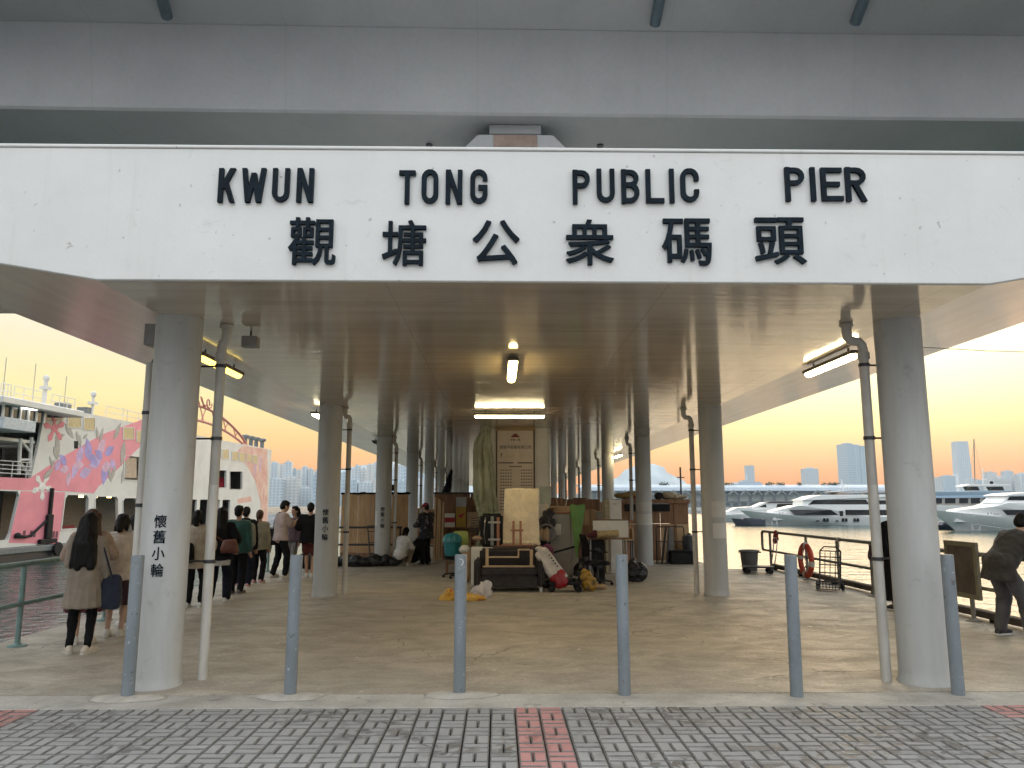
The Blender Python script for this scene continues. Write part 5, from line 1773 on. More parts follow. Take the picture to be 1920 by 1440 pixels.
mb = MB(); mb.tube([(-.22, -.04, .075), (.25, .0, .10)], .075, 16); mb.build('roll', M('straw', (.45, .34, .17), .9, var=.25, vs=20), t, smooth=40)
t = thing('shopping_bag', 'dark red cloth bag lying beside the straw mat', 'bag', ((x0 + x1) / 2 - .36, 17.5, z0))
mb = MB(); mb.ell((0, 0, .06), (.16, .12, .065)); mb.ell((.05, .02, .11), (.08, .08, .05)); blob('bag', mb, .014, cloth('dark_crimson', (.09, .012, .02)), t, 2, (.03, 8, 8, 8, 7))
x0, x1, z0, z1 = px(1137, 1165, 937, 1064, 19.6)
t = thing('tall_cabinet', 'tall white cabinet with slatted side in front of the round column', 'cabinet', (x0, 19.6, 0))
mb = MB(); mb.box(.10, x1 - x0, 0, .45, 0, z1); mb.build('carcass', WHITEB, t, bevel=.006)
mb = MB(); mb.box(.0, .099, .02, .43, 0, z1 - .005); mb.build('side_frame', M('cream_side', (.50, .44, .30), .6), t, bevel=.004)
for k in range(9):
    mb = MB(); mb.box(.008, .092, .005, .019, z1 - .12 - .11 * k, z1 - .04 - .11 * k); mb.build('slat', M('cream_side2', (.42, .36, .23), .6), t, bevel=.003)
mb = MB(); mb.box(.12, x1 - x0 - .02, -.02, -.002, .06, z1 - .03); d_ = mb.build('door', WHITEB, t, bevel=.004)
for k in (-1, 1):
    mb = MB(); mb.box(.24 + k * .025 - .008, .24 + k * .025 + .008, -.03, -.021, z1 - .12, z1 - .09); mb.build('knob', MDARKMET, d_)
# leaning planks and A board
t = thing('leaning_board', 'brown board leaning beside the green foam sheet', 'board', (2.22, 18.95, 0))
mb = MB(); mb.bar((.0, .0, .0), (.17, .1, 1.30), .02, .46, (0, 1, 0)); mb.build('board', PLYD, t)
mb = MB(); mb.bar((.02, -.24, .0), (.19, -.14, 1.32), .03, .03); mb.build('edge', WOODL, t)
for i, (x, lean_, h, mt) in enumerate(((3.35, .25, 1.15, PLYD), (3.5, .12, 1.35, PLYD), (3.62, .18, 1.25, WOODR))):
    t = thing('plank', ['short dark plank leaning on the downpipe', 'long dark plank leaning on the downpipe', 'reddish plank leaning on the downpipe'][i], 'plank', (x - .1, 21.6, 0))
    mb = MB(); mb.bar((0, -.2 - .05 * i, 0), (lean_, .1, h), .09, .025, (0, 1, 0)); mb.build('board', mt, t, bevel=.003)
t = thing('wooden_box', 'light wooden box open at the side by the banded column', 'box', (3.30, 20.6, .75))
mb = MB(); mb.box(-.3, .22, -.2, .2, 0, .03); mb.build('bottom', WOODL, t)
mb = MB(); mb.box(-.3, .22, .17, .2, .031, .34); mb.build('back', WOODL, t)
mb = MB(); mb.bar((-.34, -.2, .30), (.26, -.2, .44), .4, .02); mb.build('lid', WOODL, t)
for x in (-.29, .21):
    mb = MB(); mb.box(x - .012, x + .012, -.2, .169, .031, .30); mb.build('side', WOODL, t)
t = thing('box_stand', 'dark metal stand under the light wooden box', 'stand', (3.26, 20.6, 0))
for sx in (-.24, .24):
    for sy in (-.16, .16):
        mb = MB(); mb.box(sx - .015, sx + .015, sy - .015, sy + .015, 0, .718); mb.build('leg', MDARKMET, t)
mb = MB(); mb.box(-.27, .27, -.19, .19, .719, .747); mb.build('top', MDARKMET, t)

# brown timber stack on the yacht side
x0, x1, z0, z1 = px(1160, 1290, 936, 1060, 23.4)
t = thing('storage_hut', 'brown plywood storage hut between the columns on the yacht side', 'hut', ((x0 + x1) / 2, 23.4, 0))
hw = (x1 - x0) / 2
nb = 5
for k in range(nb):
    a = -hw + 2 * hw * k / nb
    mb = MB(); mb.box(a + .006, a + 2 * hw / nb - .006, .004 * (k % 2), .03, .02, 1.10); mb.build('panel', PLY if k > 2 else PLYD, t, bevel=.003)
    mb = MB(); mb.box(a + .006, a + 2 * hw / nb - .006, .006 * ((k + 1) % 2), .03, 1.11, z1 - .14); mb.build('panel', PLYD, t, bevel=.003)
mb = MB(); mb.box(-hw - .05, hw + .05, -.04, 2.6, z1 - .13, z1); mb.build('roof', PLYD, t, bevel=.006)
for x in (-hw, hw - .03):
    mb = MB(); mb.box(x, x + .03, .032, 2.5, .02, z1 - .131); mb.build('side_panel', PLYD, t)
for x in (-hw * .95, -hw * .2, hw * .62):
    mb = MB(); mb.box(x - .04, x + .04, -.03, -.002, 0, z1 - .14); mb.build('batten', PLYD, t, bevel=.003)
for x in (-hw * .55, hw * .22):
    mb = MB(); mb.box(x - .27, x + .27, -.034, -.008, z1 - .36, z1 - .15); mb.build('dark_board', MBLACK, t)
ZR_ = z1
a = on_y(1180, 930, 23.5)
t = thing('printed_sack', 'yellow printed sack with red mark lying on the storage hut', 'sack', (a.x, 23.55, ZR_))
mb = MB(); mb.ell((0, 0, .10), (.48, .25, .10)); mb.ell((.15, 0, .15), (.28, .18, .09)); blob('sack', mb, .02, M('sack_yellow', (.42, .27, .08), .7, col2=(.28, .05, .03), lo=.60, hi=.63, vs=3), t, 2, (.03, 5, 5, 5, 21))
a = on_y(1262, 930, 23.5)
t = thing('blanket', 'cream blanket with a dark roll on the storage hut roof', 'blanket', (a.x, 23.55, ZR_))
mb = MB(); mb.ell((.05, 0, .07), (.42, .28, .08)); mb.ell((-.12, 0, .12), (.25, .2, .1)); blob('cloth', mb, .018, cloth('cream_blanket', (.48, .38, .25)), t, 2, (.03, 6, 6, 6, 31))
mb = MB(); mb.tube([(-.46, -.25, .10), (-.40, .3, .10)], .11, 14); mb.build('roll', MBLACK, t, smooth=40)
# metal frames in front of the hut
x0, x1, z0, z1 = px(1232, 1282, 988, 1060, 22.6)
t = thing('steel_barrier', 'dark steel tube frame standing before the storage hut', 'barrier', (x0, 22.6, 0))
fw = x1 - x0
mb = MB(); mb.tube([(0, 0, 0), (0, 0, 1.0), (.03, 0, 1.04), (fw - .03, 0, 1.04), (fw, 0, 1.0), (fw, 0, 0)], .018, 10); mb.build('hoop', MDARKMET, t, smooth=True)
mb = MB(); mb.tube([(0, 0, .62), (fw, 0, .62)], .014, 8); mb.build('cross_bar', MDARKMET, t)
for k, (xa, xb) in enumerate(((.28, .10), (.36, .24))):
    mb = MB(); mb.bar((xa, -.04, 1.02), (xb, -.20, 0.0), .04, .05); mb.build('strut', MDARKMET, t)
mb = MB(); mb.box(fw * .42, fw * .60, -.10, -.02, 0, 1.0); mb.build('upright', M('grey_upright', (.16, .15, .135), .6), t, bevel=.006)
x0, x1, z0, z1 = px(1258, 1300, 1040, 1062, 22.3)
t = thing('black_crate', 'low black plastic crate at the foot of the steel frame', 'crate', ((x0 + x1) / 2, 22.25, 0))
mb = MB(); mb.box(-(x1 - x0) / 2, (x1 - x0) / 2 + .1, 0, .5, 0, .34); mb.build('body', MBLACK, t, bevel=.02)
mb = MB(); mb.box(-(x1 - x0) / 2 - .015, (x1 - x0) / 2 + .115, -.015, .515, .342, .375); mb.build('rim', MBLACK, t, bevel=.01)
t = thing('plastic_drum', 'dark upright plastic drum at the seaward corner of the storage hut', 'drum', (5.62, 23.0, 0))
mb = MB(); mb.lathe([(.20, 0), (.215, .05), (.205, .3), (.215, .33), (.205, .36), (.205, .7), (.19, .76), (.1, .8)], 20); mb.build('drum', M('drum_dark', (.04, .045, .05), .5), t, smooth=35)
mb = MB(); mb.lathe([(.05, .80), (.05, .84)], 12); mb.build('cap', MBLACK, t)
# thin signal pole behind the hut
a = on_y(1281, 875, 30)
t = thing('mast_pole', 'thin dark pole with a short cross arm rising behind the storage hut', 'pole', (a.x, 30.5, -1.5))
mb = MB(); mb.tube([(0, 0, 0), (0, 0, a.z + 1.5)], .035, 8); mb.build('pole', MDARKMET, t)
mb = MB(); mb.tube([(-.15, 0, a.z + 1.1), (.15, 0, a.z + 1.1)], .02, 8); mb.build('cross_arm', MDARKMET, t)

# ---- ferry side: plywood hoarding
x0, x1, z0, z1 = px(636, 766, 926, 1068, 22.9)
t = thing('plywood_hoarding', 'tan plywood hoarding between the lettered columns on the ferry side', 'hoarding', ((x0 + x1) / 2, 22.9, 0))
hw = (x1 - x0) / 2
nb = 4
for k in range(nb):
    a = -hw + 2 * hw * k / nb
    mb = MB(); mb.box(a + .004, a + 2 * hw / nb - .004, .003 * (k % 2), .03, .3, z1); mb.build('panel', PLY, t, bevel=.002)
    mb = MB(); mb.box(a + .004, a + 2 * hw / nb - .004, .004 + .003 * (k % 2), .03, .02, .295); mb.build('panel', PLYD, t, bevel=.002)
for x in (-hw + .05, 0, hw - .05):
    mb = MB(); mb.box(x - .03, x + .03, .031, .09, 0, z1 - .02); mb.build('stud', PLYD, t)
mb = MB(); mb.box(hw * .42, hw * .44, -.004, -.0005, 1.15, 1.5); mb.build('scar', PLYD, t)
mb = MB()
rr = random.Random(4)
for k in range(12):
    mb.cap((-hw + 2 * hw * k / 12, .0, z1 + .01), (-hw + 2 * hw * (k + 1.1) / 12, .02, z1 + rr.uniform(0, .03)), .03, rr.uniform(.02, .045))
mb.cap((hw * .25, .1, z1 + .05), (hw * .5, .1, z1 + .18), .05, .10)
blob('tarpaulin_edge', mb, .014, BLACKC, t, 1, (.015, 8, 8, 8, 3))
t = thing('barrier', 'black pipe barrier in front of the plywood hoarding', 'barrier', ((x0 + x1) / 2, 22.35, 0))
for z in (1.03, .55):
    mb = MB(); mb.tube([(-hw - .1, 0, z), (hw * .9, 0, z)], .03, 10); mb.build('rail', MDARKMET, t, smooth=40)
for x in (-hw, hw * .85):
    mb = MB(); mb.tube([(x, 0, 0), (x, 0, 1.03)], .028, 10); mb.build('post', MDARKMET, t, smooth=40)
a = gz(668, 1068)
t = thing('hand_truck', 'black two wheeled hand truck leaning on the barrier by the hoarding', 'trolley', (a[0] + .1, 21.95, 0))
for s in (-1, 1):
    mb = MB(); mb.tube([(s * .14 + .2, 0, .06), (s * .10, .26, 1.08)], .018, 8); mb.build('side_bar', MDARKMET, t, smooth=40)
    mb = MB(); wheel(mb, (s * .2 + .2, .02, .09), .09, .045, 'x'); mb.build('wheel', MBLACK, t, smooth=35)
for f in (.25, .55, .85, 1.0):
    mb = MB(); mb.tube([(-.14 * (1 - .3 * f) + .2 * (1 - f), .26 * f, .06 + 1.02 * f), (.14 * (1 - .3 * f) + .2 * (1 - f), .26 * f, .06 + 1.02 * f)], .012, 8); mb.build('cross_bar', MDARKMET, t)
mb = MB(); mb.box(.03, .37, -.22, .0, .02, .035); mb.build('toe_plate', MDARKMET, t)
t = thing('tarpaulin', 'heap of black tarpaulin on the deck below the barrier', 'tarpaulin', (-4.0, 21.75, 0))
mb = MB()
for k in range(9):
    mb.ell((-.9 + .25 * k, .1 * math.sin(k), .13), (.24, .24, .17 + .04 * math.sin(k * 2.2)))
mb.v = [(p[0], p[1], max(p[2], .0)) for p in mb.v]
blob('heap', mb, .022, M('tarp_black', (.012, .012, .013), .5), t, 2, (.04, 5, 5, 5, 16))
t = thing('tyre_fender', 'black rubber fender block at the recess behind the man in red shorts', 'fender', (-4.82, 20.9, 0))
mb = MB(); mb.box(-.25, .35, -.2, .2, 0, .38); mb.build('block', MBLACK, t, bevel=.05, seg=2)
mb = MB(); wheel(mb, (-.35, 0, .2), .2, .16, 'x', 20); mb.build('tyre', MBLACK, t, smooth=35)
# storage boards further in, left of the viaduct pier
x0, x1, z0, z1 = px(812, 905, 926, 1040, 24.6)
t = thing('storage_partition', 'brown board partition left of the viaduct pier with cartons before it', 'partition', ((x0 + x1) / 2, 24.6, 0))
hw = (x1 - x0) / 2
for k in range(4):
    a = -hw + 2 * hw * k / 4
    mb = MB(); mb.box(a + .004, a + 2 * hw / 4 - .004, .004 * (k % 2), .03, 0.02, z1); mb.build('panel', PLYD, t, bevel=.003)
mb = MB(); mb.box(-hw, hw, -.10, .06, z1 + .001, z1 + .05); mb.build('top_rail', M('black_laminate', (.02, .018, .018), .5), t)
def carton(label, u0, u1, v0, v1, Y, mat, band=None, mark=None, name='carton'):
    x0, x1, z0, z1 = px(u0, u1, v0, v1, Y)
    t = thing(name, label, 'box', ((x0 + x1) / 2, Y, z0))
    mb = MB(); mb.box(-(x1 - x0) / 2, (x1 - x0) / 2, 0, .3, 0, z1 - z0); mb.build('box', mat, t, bevel=.004)
    if band:
        mb = MB(); mb.box(-(x1 - x0) / 2 - .002, (x1 - x0) / 2 + .002, -.004, -.0005, (z1 - z0) * band[1], (z1 - z0) * band[2]); mb.build('print', band[0], t)
    if mark:
        mb = MB(); mb.prism([(-.12, -.02), (-.02, .05), (.12, .10), (.05, 0), (.02, -.08), (-.03, -.03)], lambda p, k: (p[0], -.004 if k == 0 else -.0005, (z1 - z0) * .55 + p[1])); mb.build('print', mark, t)
    return z0
t = thing('storage_shelf', 'dark shelf rack holding cartons before the board partition', 'shelf', ((px(812, 905, 0, 1, 24.2)[0] + px(812, 905, 0, 1, 24.2)[1]) / 2, 24.25, 0))
for zz in (.42, .98):
    mb = MB(); mb.box(-.80, .80, -.12, .30, zz - .03, zz); mb.build('shelf_board', PLYD, t)
for x in (-.78, .78):
    for y in (-.1, .28):
        mb = MB(); mb.box(x - .02, x + .02, y - .018, y + .018, 0, 1.0); mb.build('post', MDARKMET, t)
REDP = M('red_print', (.42, .02, .03), .6)
YEL = M('yellow_print', (.42, .26, .03), .6)
def px0(u0, u1, z0, z1, Y):
    a, b = on_y(u0, 950, Y), on_y(u1, 950, Y)
    return a.x, b.x
def rack_box(label, u0, u1, z0, h, mat, band=None, mark=None):
    Y = 24.2
    x0, x1 = px0(u0, u1, 0, 0, Y)
    t = thing('carton', label, 'box', ((x0 + x1) / 2, Y, z0 + .001))
    w2 = (x1 - x0) / 2
    mb = MB(); mb.box(-w2, w2, 0, .28, 0, h); mb.build('box', mat, t, bevel=.004)
    if band:
        mb = MB(); mb.box(-w2 * .98, w2 * .98, -.004, -.0005, h * band[1], h * band[2]); mb.build('print', band[0], t)
    if mark:
        mb = MB(); mb.prism([(-.12, -.02), (-.02, .05), (.14, .10), (.05, 0), (.02, -.08), (-.03, -.03)], lambda p, k: (p[0], -.004 if k == 0 else -.0005, h * .55 + p[1])); mb.build('print', mark, t)
rack_box('yellow carton with a red arrow mark on the storage shelf', 855, 874, .98, .62, YEL, None, REDP)
rack_box('white carton with a red band on the storage shelf', 834, 853, .98, .42, WHITEB, (REDP, .35, .7))
rack_box('plain brown carton at the end of the storage shelf', 876, 897, .98, .45, CARD)
rack_box('pale carton lying flat on the lower storage shelf', 836, 872, .42, .24, CARD)
x0, x1 = px0(855, 874, 0, 0, 24.2)
t = thing('carton', 'grey lidded carton on top of the yellow carton', 'box', ((x0 + x1) / 2, 24.2, 1.602))
mb = MB(); mb.box(-(x1 - x0) / 2, (x1 - x0) / 2, 0, .28, 0, .26); mb.build('box', M('box_pale_grey', (.42, .42, .40), .7), t, bevel=.004)
mb = MB(); mb.box(-(x1 - x0) / 2 - .01, (x1 - x0) / 2 + .01, -.01, .29, .261, .30); mb.build('lid', M('box_pale_grey', (.42, .42, .40), .7), t, bevel=.004)
for k in range(4):
    a = on_y(816 + 4.5 * k, 930, 23.9)
    t = thing('plank', 'pale timber plank stood upright beside the person in the red cap', 'plank', (a.x, 23.9, 0), 0, 'pale planks by the storage shelf')
    mb = MB(); mb.bar((0, -.12, 0), (.03 * (k % 2), .12, 1.9 - .05 * k), .055, .03, (0, 1, 0)); mb.build('board', WOODL, t, bevel=.003)
t = thing('shoe_rack', 'dark low rack with white bottles behind the lime backed chair', 'rack', (-1.0, 19.6, 0))
for z in (.25, .55):
    mb = MB(); mb.box(-.3, .3, -.15, .15, z - .025, z); mb.build('board', PLYD, t)
for x in (-.28, .28):
    mb = MB(); mb.box(x - .02, x + .02, -.15, .15, 0, .85); mb.build('side', PLYD, t)
for k in range(4):
    b = thing('bottle', 'white plastic bottle on the dark low rack', 'bottle', (-1.2 + .12 * k, 19.55, .551), 0, 'bottles on the dark low rack')
    mb = MB(); mb.lathe([(.035, 0), (.04, .01), (.04, .16), (.015, .21), (.015, .24)], 12); mb.build('body', WHITEB, b, smooth=35)
    mb = MB(); mb.lathe([(.017, .241), (.017, .265)], 10); mb.build('cap', REDP, b)
# grey bin-bag and jacket heap behind the lime chair
t = thing('sack', 'brown paper sack between the lime backed chair and the white cabinet', 'sack', (-.72, 17.3, 0))
mb = MB(); mb.cap((0, 0, .16), (0.02, 0, .62), .17, .12); blob('sack', mb, .018, CARD, t, 2, (.035, 6, 6, 6, 12))
mb = MB(); mb.ell((-.02, -.03, .72), (.13, .11, .09)); blob('white_cloth', mb, .016, cloth('white_top', (.60, .59, .57)), t, 2, (.03, 7, 7, 7, 12))
# dark appliances tucked round the pier to fill the heap as in the place
t = thing('loudspeaker', 'black loudspeaker box leaning between the steel cabinet and the office chair', 'speaker', (2.22, 17.75, 0))
mb = MB(); mb.box(-.16, .16, -.15, .15, 0, .95); mb.build('cabinet', MBLACK, t, bevel=.012)
for z, r_ in ((.3, .12), (.66, .08)):
    mb = MB(); mb.lathe([(r_, -.006), (r_ * .8, .004), (r_ * .25, .02)], 20); mb.v = [(p[0], -.152 + p[2], p[1] + z) for p in mb.v]; mb.build('cone', MDARKMET, t, smooth=True)
# hanging tarpaulin on the viaduct pier
t = thing('hanging_tarpaulin', 'grey green tarpaulin hanging down the side of the viaduct pier', 'tarpaulin', (-.63, 18.9, 0))
mb = MB()
key = [(800, 906, 918), (830, 892, 918), (850, 888, 921), (880, 888, 926), (930, 889, 930), (960, 897, 933), (985, 905, 936), (1010, 898, 925), (1035, 893, 915)]
rings = []
for v, u0, u1 in key:
    a, b = on_y(u0, v, 18.9), on_y(u1, v, 18.9)
    n = 26
    rg = []
    cx_, hw_ = (a.x + b.x) / 2 + .63, (b.x - a.x) / 2
    for i in range(n):
        q_ = 2 * math.pi * i / n
        rg.append((cx_ + hw_ * math.cos(q_), .16 * math.sin(q_) * (1 + .5 * math.sin(i * 2.2)), a.z))
    rings.append(rg)
mb.ring_loft(rings, True)
blob('cloth', mb, .02, M('tarp_green_grey', (.33, .35, .24), .7, var=.2, vs=3, bump=.2, bs=20), t, 1, (.06, 12, 12, 1.0, 3, 1))
for k in range(6):
    zc = on_y(910, 972 + 5 * k, 18.75).z
    mb = MB(); mb.bar((-.02 - .01 * k, -.185, zc), (.22 - .015 * k, -.19, zc + .03), .004, .018); mb.build('print', M('print_dark', (.05, .06, .05), .8), t)
# ---- timetable board on the viaduct pier
x0, x1, z0, z1 = px(931, 1001, 800, 972, PY - .03)
tb = thing('timetable_board', 'tall timetable board with dark frame on the viaduct pier', 'board', ((x0 + x1) / 2, PY - .008, z0))
tw, th_ = (x1 - x0) / 2, z1 - z0
mb = MB(); mb.box(-tw, tw, -.025, 0, 0, th_); mb.build('panel', M('timetable_paper', (.62, .52, .41), .6, var=.05), tb)
MFR2 = M('frame_dark_red', (.06, .02, .016), .5)
for a, b, c, d in ((-tw - .02, -tw + .015, 0, th_ - .10), (tw - .015, tw + .02, 0, th_ - .10)):
    mb = MB(); mb.box(a, b, -.04, -.026, c, d); mb.build('frame', MFR2, tb, bevel=.003)
mb = MB(); mb.prism([(-tw - .03, 0), (tw + .03, 0), (tw + .03, .09), (-tw - .03, .09)], lambda p, k: (p[0], (-.10 if k == 0 else .0) + (.07 if k == 0 and p[1] > .05 else 0), th_ - .10 + p[1])); mb.build('hood', M('hood_tan', (.50, .36, .20), .5), tb)
MPRINT = M('print_brown', (.045, .025, .018), .7)
zt = th_ - .12
fit_text('珊瑚海船務有限公司', 'lettering', MPRINT, tb, -tw * .85, tw * .85, zt - .44, zt - .35, -.026, .004, .0015)
fit_text('懷舊小輪', 'lettering', MPRINT, tb, -.13, .13, zt - .24, zt - .18, -.026, .004, .0015)
mb = MB(); mb.prism([(-.11, 0), (.11, 0), (.085, .05), (.05, .05), (.05, .09), (-.05, .09), (-.06, .05), (-.09, .05)], lambda p, k: (p[0], -.0275 if k == 0 else -.026, zt - .15 + p[1])); mb.build('ship_emblem', M('emblem_red', (.20, .05, .035), .7), tb)
fit_text('f', 'lettering', MPRINT, tb, -tw * .8, -tw * .7, zt - .66, zt - .54, -.026, .012, .0015)
mb = MB(); mb.box(-tw * .62, tw * .38, -.0275, -.026, zt - .66, zt - .53); mb.build('pale_field', M('pale_field', (.60, .50, .36), .6), tb)
for a, b in ((-tw * .92, -.05), (.05, tw * .92)):
    mb = MB(); mb.box(a, b, -.0275, -.026, zt - .80, zt - .775); mb.build('rule', MPRINT, tb)
cell = MB()
for k in range(14):
    for cx_ in [-tw * .80 + tw * .13 * i for i in range(5)] + [tw * .30 + tw * .13 * i for i in range(5)]:
        cell.box(cx_, cx_ + .035, -.0275, -.026, zt - .98 - .075 * k, zt - .955 - .075 * k)
o = cell.build('table_print', MPRINT, tb); o['kind'] = 'stuff'
mb = MB(); mb.box(-.16, .16, -.0275, -.026, zt - .89, zt - .87); mb.build('rule', MPRINT, tb)
# papers on the pier
for u0, u1, v0, v1, m_ in ((1012, 1033, 912, 945, M('paper_green', (.42, .46, .38), .8)), (915, 927, 888, 925, MPAPER)):
    x0, x1, z0, z1 = px(u0, u1, v0, v1, PY - .01)
    mb = MB(); mb.box(x0 - .42, x1 - .42, -.008, -.002, z0, z1); mb.build('paper_notice', m_, vp)
# small things among the far columns
for k, (u, v, Y) in enumerate(((838, 898, 31.0),)):
    a = on_y(u, v, Y)
    t = thing('hung_coat', 'dark coat hanging high between the far columns', 'coat', (a.x, Y, a.z - .5))
    mb = MB(); mb.cap((.0, 0, .0), (.12, 0, .55), .16, .10); mb.cap((.12, 0, .5), (.16, 0, .85), .10, .05); blob('cloth', mb, .025, BLACKC, t, 2, (.04, 5, 5, 3, 4))
    mb = MB(); mb.tube([(.16, 0, .85), (.16, 0, 3.6 - (a.z - .5))], .008, 6); mb.build('hanger', MDARKMET, t)
# timber clutter deeper along the pier; the far screen is added to darken it
for k, (xa, ya, wd, hgt, mt, lb) in enumerate(((-3.6, 33, 2.0, 1.5, PLYD, 'dark board screen deep inside the pier on the ferry side'), (2.6, 27.2, 1.9, 1.9, PLYD, 'dark board screen behind the steel cabinet'), (4.6, 34, 2.2, 1.8, PLYD, 'dark board screen deep inside the pier on the yacht side'), (.4, 40, 6.0, 2.0, PLYD, 'long dark board screen added to darken the far pier'))):
    t = thing('board_screen', lb, 'screen', (xa, ya, 0))
    nbk = 4
    for i in range(nbk):
        mb = MB(); mb.box(-wd / 2 + wd * i / nbk + .005, -wd / 2 + wd * (i + 1) / nbk - .005, .004 * (i % 2), .03, .02, hgt - .05 * (i % 2)); mb.build('panel', mt, t, bevel=.003)
    for x in (-wd / 2 + .05, wd / 2 - .05):
        mb = MB(); mb.box(x - .03, x + .03, .034, .09, 0, hgt - .1); mb.build('stud', mt, t)
# ---- more of the heap round the viaduct pier
def soft(name, label, cat, loc, ells, mat, amp, seed, part='body', vox=.018, ridge=True):
    t = thing(name, label, cat, loc)
    mb = MB()
    for c, r in ells:
        mb.ell(c, r)
    mb.v = [(p[0], p[1], max(p[2], .003)) for p in mb.v]
    blob(part, mb, vox, mat, t, 1, (amp, 6, 6, 6, seed, 1) if ridge else (amp, 6, 6, 6, seed))
    return t
BIN_ = M('bin_bag_black', (.014, .014, .016), .35)
soft('rubbish_bag', 'shiny black rubbish bag wedged between the steel cabinet and the loudspeaker', 'bag', (1.86, 17.3, 0), (((0, 0, .2), (.22, .2, .24)), ((.03, 0, .42), (.12, .1, .12))), BIN_, .035, 3)
soft('rubbish_bag', 'shiny black rubbish bag under the dark trestle table', 'bag', (3.05, 17.45, 0), (((0, 0, .2), (.26, .2, .23)), ((-.05, 0, .4), (.1, .1, .1))), BIN_, .035, 13)
soft('rubbish_bag', 'small black rubbish bag leaning on the arm of the dark sofa', 'bag', (.98, 16.2, 0), (((0, 0, .16), (.16, .2, .2)), ((.0, 0, .34), (.09, .08, .1))), BIN_, .03, 23)
soft('clothes_heap', 'heap of dark clothes on the back of the steel cabinet side', 'clothes', (1.12, 18.15, 1.15), (((0, 0, .12), (.20, .16, .17)), ((.05, .05, .3), (.13, .13, .13))), cloth('heap_black', (.03, .026, .03), .5), .04, 33)
t = thing('wardrobe_box', 'tall brown wardrobe box behind the cable coil and cloth bundle', 'box', (1.06, 18.25, 0))
mb = MB(); mb.box(-.16, .12, -.14, .3, 0, 1.15); mb.build('box', CARD, t, bevel=.005)
mb = MB(); mb.box(-.05, .0, -.143, -.1405, 0, 1.15); mb.build('tape', M('brown_tape', (.30, .20, .10), .4), t)
for k, (u0, u1, zb, h, lb, mt) in enumerate(((1092, 1116, 0, .62, 'large brown carton at the bottom of the stack by the tall cabinet', CARD), (1094, 1114, .622, .5, 'brown carton in the middle of the stack by the tall cabinet', PLYD), (1096, 1117, 1.124, .42, 'dark carton on top of the stack by the tall cabinet', CARD), (1118, 1136, 0, 1.5, 'narrow dark locker beside the carton stack', STEELG))):
    a, b = on_y(u0, 950, 20.4).x, on_y(u1, 950, 20.4).x
    t = thing('carton' if k < 3 else 'locker', lb, 'box' if k < 3 else 'locker', ((a + b) / 2, 20.4, zb))
    mb = MB(); mb.box(-(b - a) / 2, (b - a) / 2, 0, .4, 0, h); mb.build('box', mt, t, bevel=.005)
    mb = MB(); mb.box(-.03, .03, -.004, -.0008, .0, h) if k < 3 else mb.box((b - a) / 2 - .08, (b - a) / 2 - .05, -.02, -.0008, h * .5, h * .58); mb.build('tape' if k < 3 else 'handle', M('brown_tape', (.30, .20, .10), .4) if k < 3 else MDARKMET, t)
soft('cushion', 'pale brown cushion lying on the low white cabinet', 'cushion', (-.42, 16.9, .92), (((0, 0, .05), (.16, .14, .06)),), cloth('cushion', (.30, .2, .13)), .012, 5, ridge=False)
t = thing('broom', 'long wooden broom leaning in the corner by the steel cabinet', 'broom', (1.16, 17.95, 0))
mb = MB(); mb.tube([(0, -.2, .12), (-.06, .25, 1.75)], .012, 8); mb.build('handle', WOODL, t)
mb = MB(); mb.box(-.13, .13, -.25, -.17, 0.0, .13); mb.build('head', M('bristle', (.10, .08, .05), .9), t, bevel=.01)
soft('crumpled_paper', 'crumpled brown paper heap on the deck beside the yellow sack', 'paper', (2.05, 15.9, 0), (((0, 0, .04), (.14, .1, .06)),), CARD, .03, 9)
# ================================================================== the painted ferry
FA, FB = Vector((-36.5, 57, 0)), Vector((-33, 112, 0))
FL = (FB - FA).length
FANG = math.atan2(FB.y - FA.y, FB.x - FA.x)
FS = (FB - FA) / FL
FN = Vector((FS.y, -FS.x, 0))          # towards the pier
def fp(u, v, off=0.0):
    """pixel -> (s along the hull, z above water) on the ferry's side, off metres proud of it"""
    d = Vector(ray(u, v))
    A = FA + FN * off
    t = FN.dot(A) / FN.dot(Vector((d.x, d.y, 0)))
    p = d * t
    return ((Vector((p.x, p.y, 0)) - A).dot(FS), EYE + p.z - WATER)
ferry = thing('ferry', 'white car ferry painted with a pink band and flowers moored beyond the queue', 'ferry', (FA.x, FA.y, WATER), FANG)
FW = M('ferry_white', (.70, .68, .64), .5, var=.07, vs=.6, bump=.05, bs=3)
FP = M('ferry_pink', (.80, .27, .33), .5, var=.08, vs=.5)
FO = M('ferry_peach', (.78, .36, .30), .5, var=.12, vs=.6, col2=(.80, .55, .45))
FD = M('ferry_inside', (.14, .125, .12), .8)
FHULL = M('ferry_hull', (.012, .015, .022), .5)
FGREY = M('ferry_rub', (.16, .17, .17), .6)
FGLASS = M('ferry_glass', (.03, .045, .05), .08, var=.2)
FWIN = M('ferry_yellow_window', (.46, .38, .20), .3, var=.12)  # panes in plain pale yellow
ZW = lambda z: z - WATER
def side(y0, y1):
    return lambda p, k: (p[0], -y0 if k == 0 else -y1, p[1])
def rect(u0, u1, v0, v1):
    return [fp(u0, v1), fp(u1, v1), fp(u1, v0), fp(u0, v0)]
def rrect(u0, u1, v0, v1, du=0):
    s0, z0 = fp(u0 - du, v1); s1, _ = fp(u1 - du * .3, v1); _, z1 = fp(u0, v0); s2, _ = fp(u0, v0); s3, _ = fp(u1, v0)
    r = .28
    return [(s0, z0), (s1, z0), (s3, z1 - r), (s3 - r, z1), (s2 + r, z1), (s2, z1 - r)]
holes = []
Lf = 55.2
zdeck = ZW(-1.55)
openings = [rrect(123, 166, 928, 992, 8), rrect(179, 221, 931, 1000), rrect(231, 258, 934, 1000)]
s_ = fp(262, 935)[0]
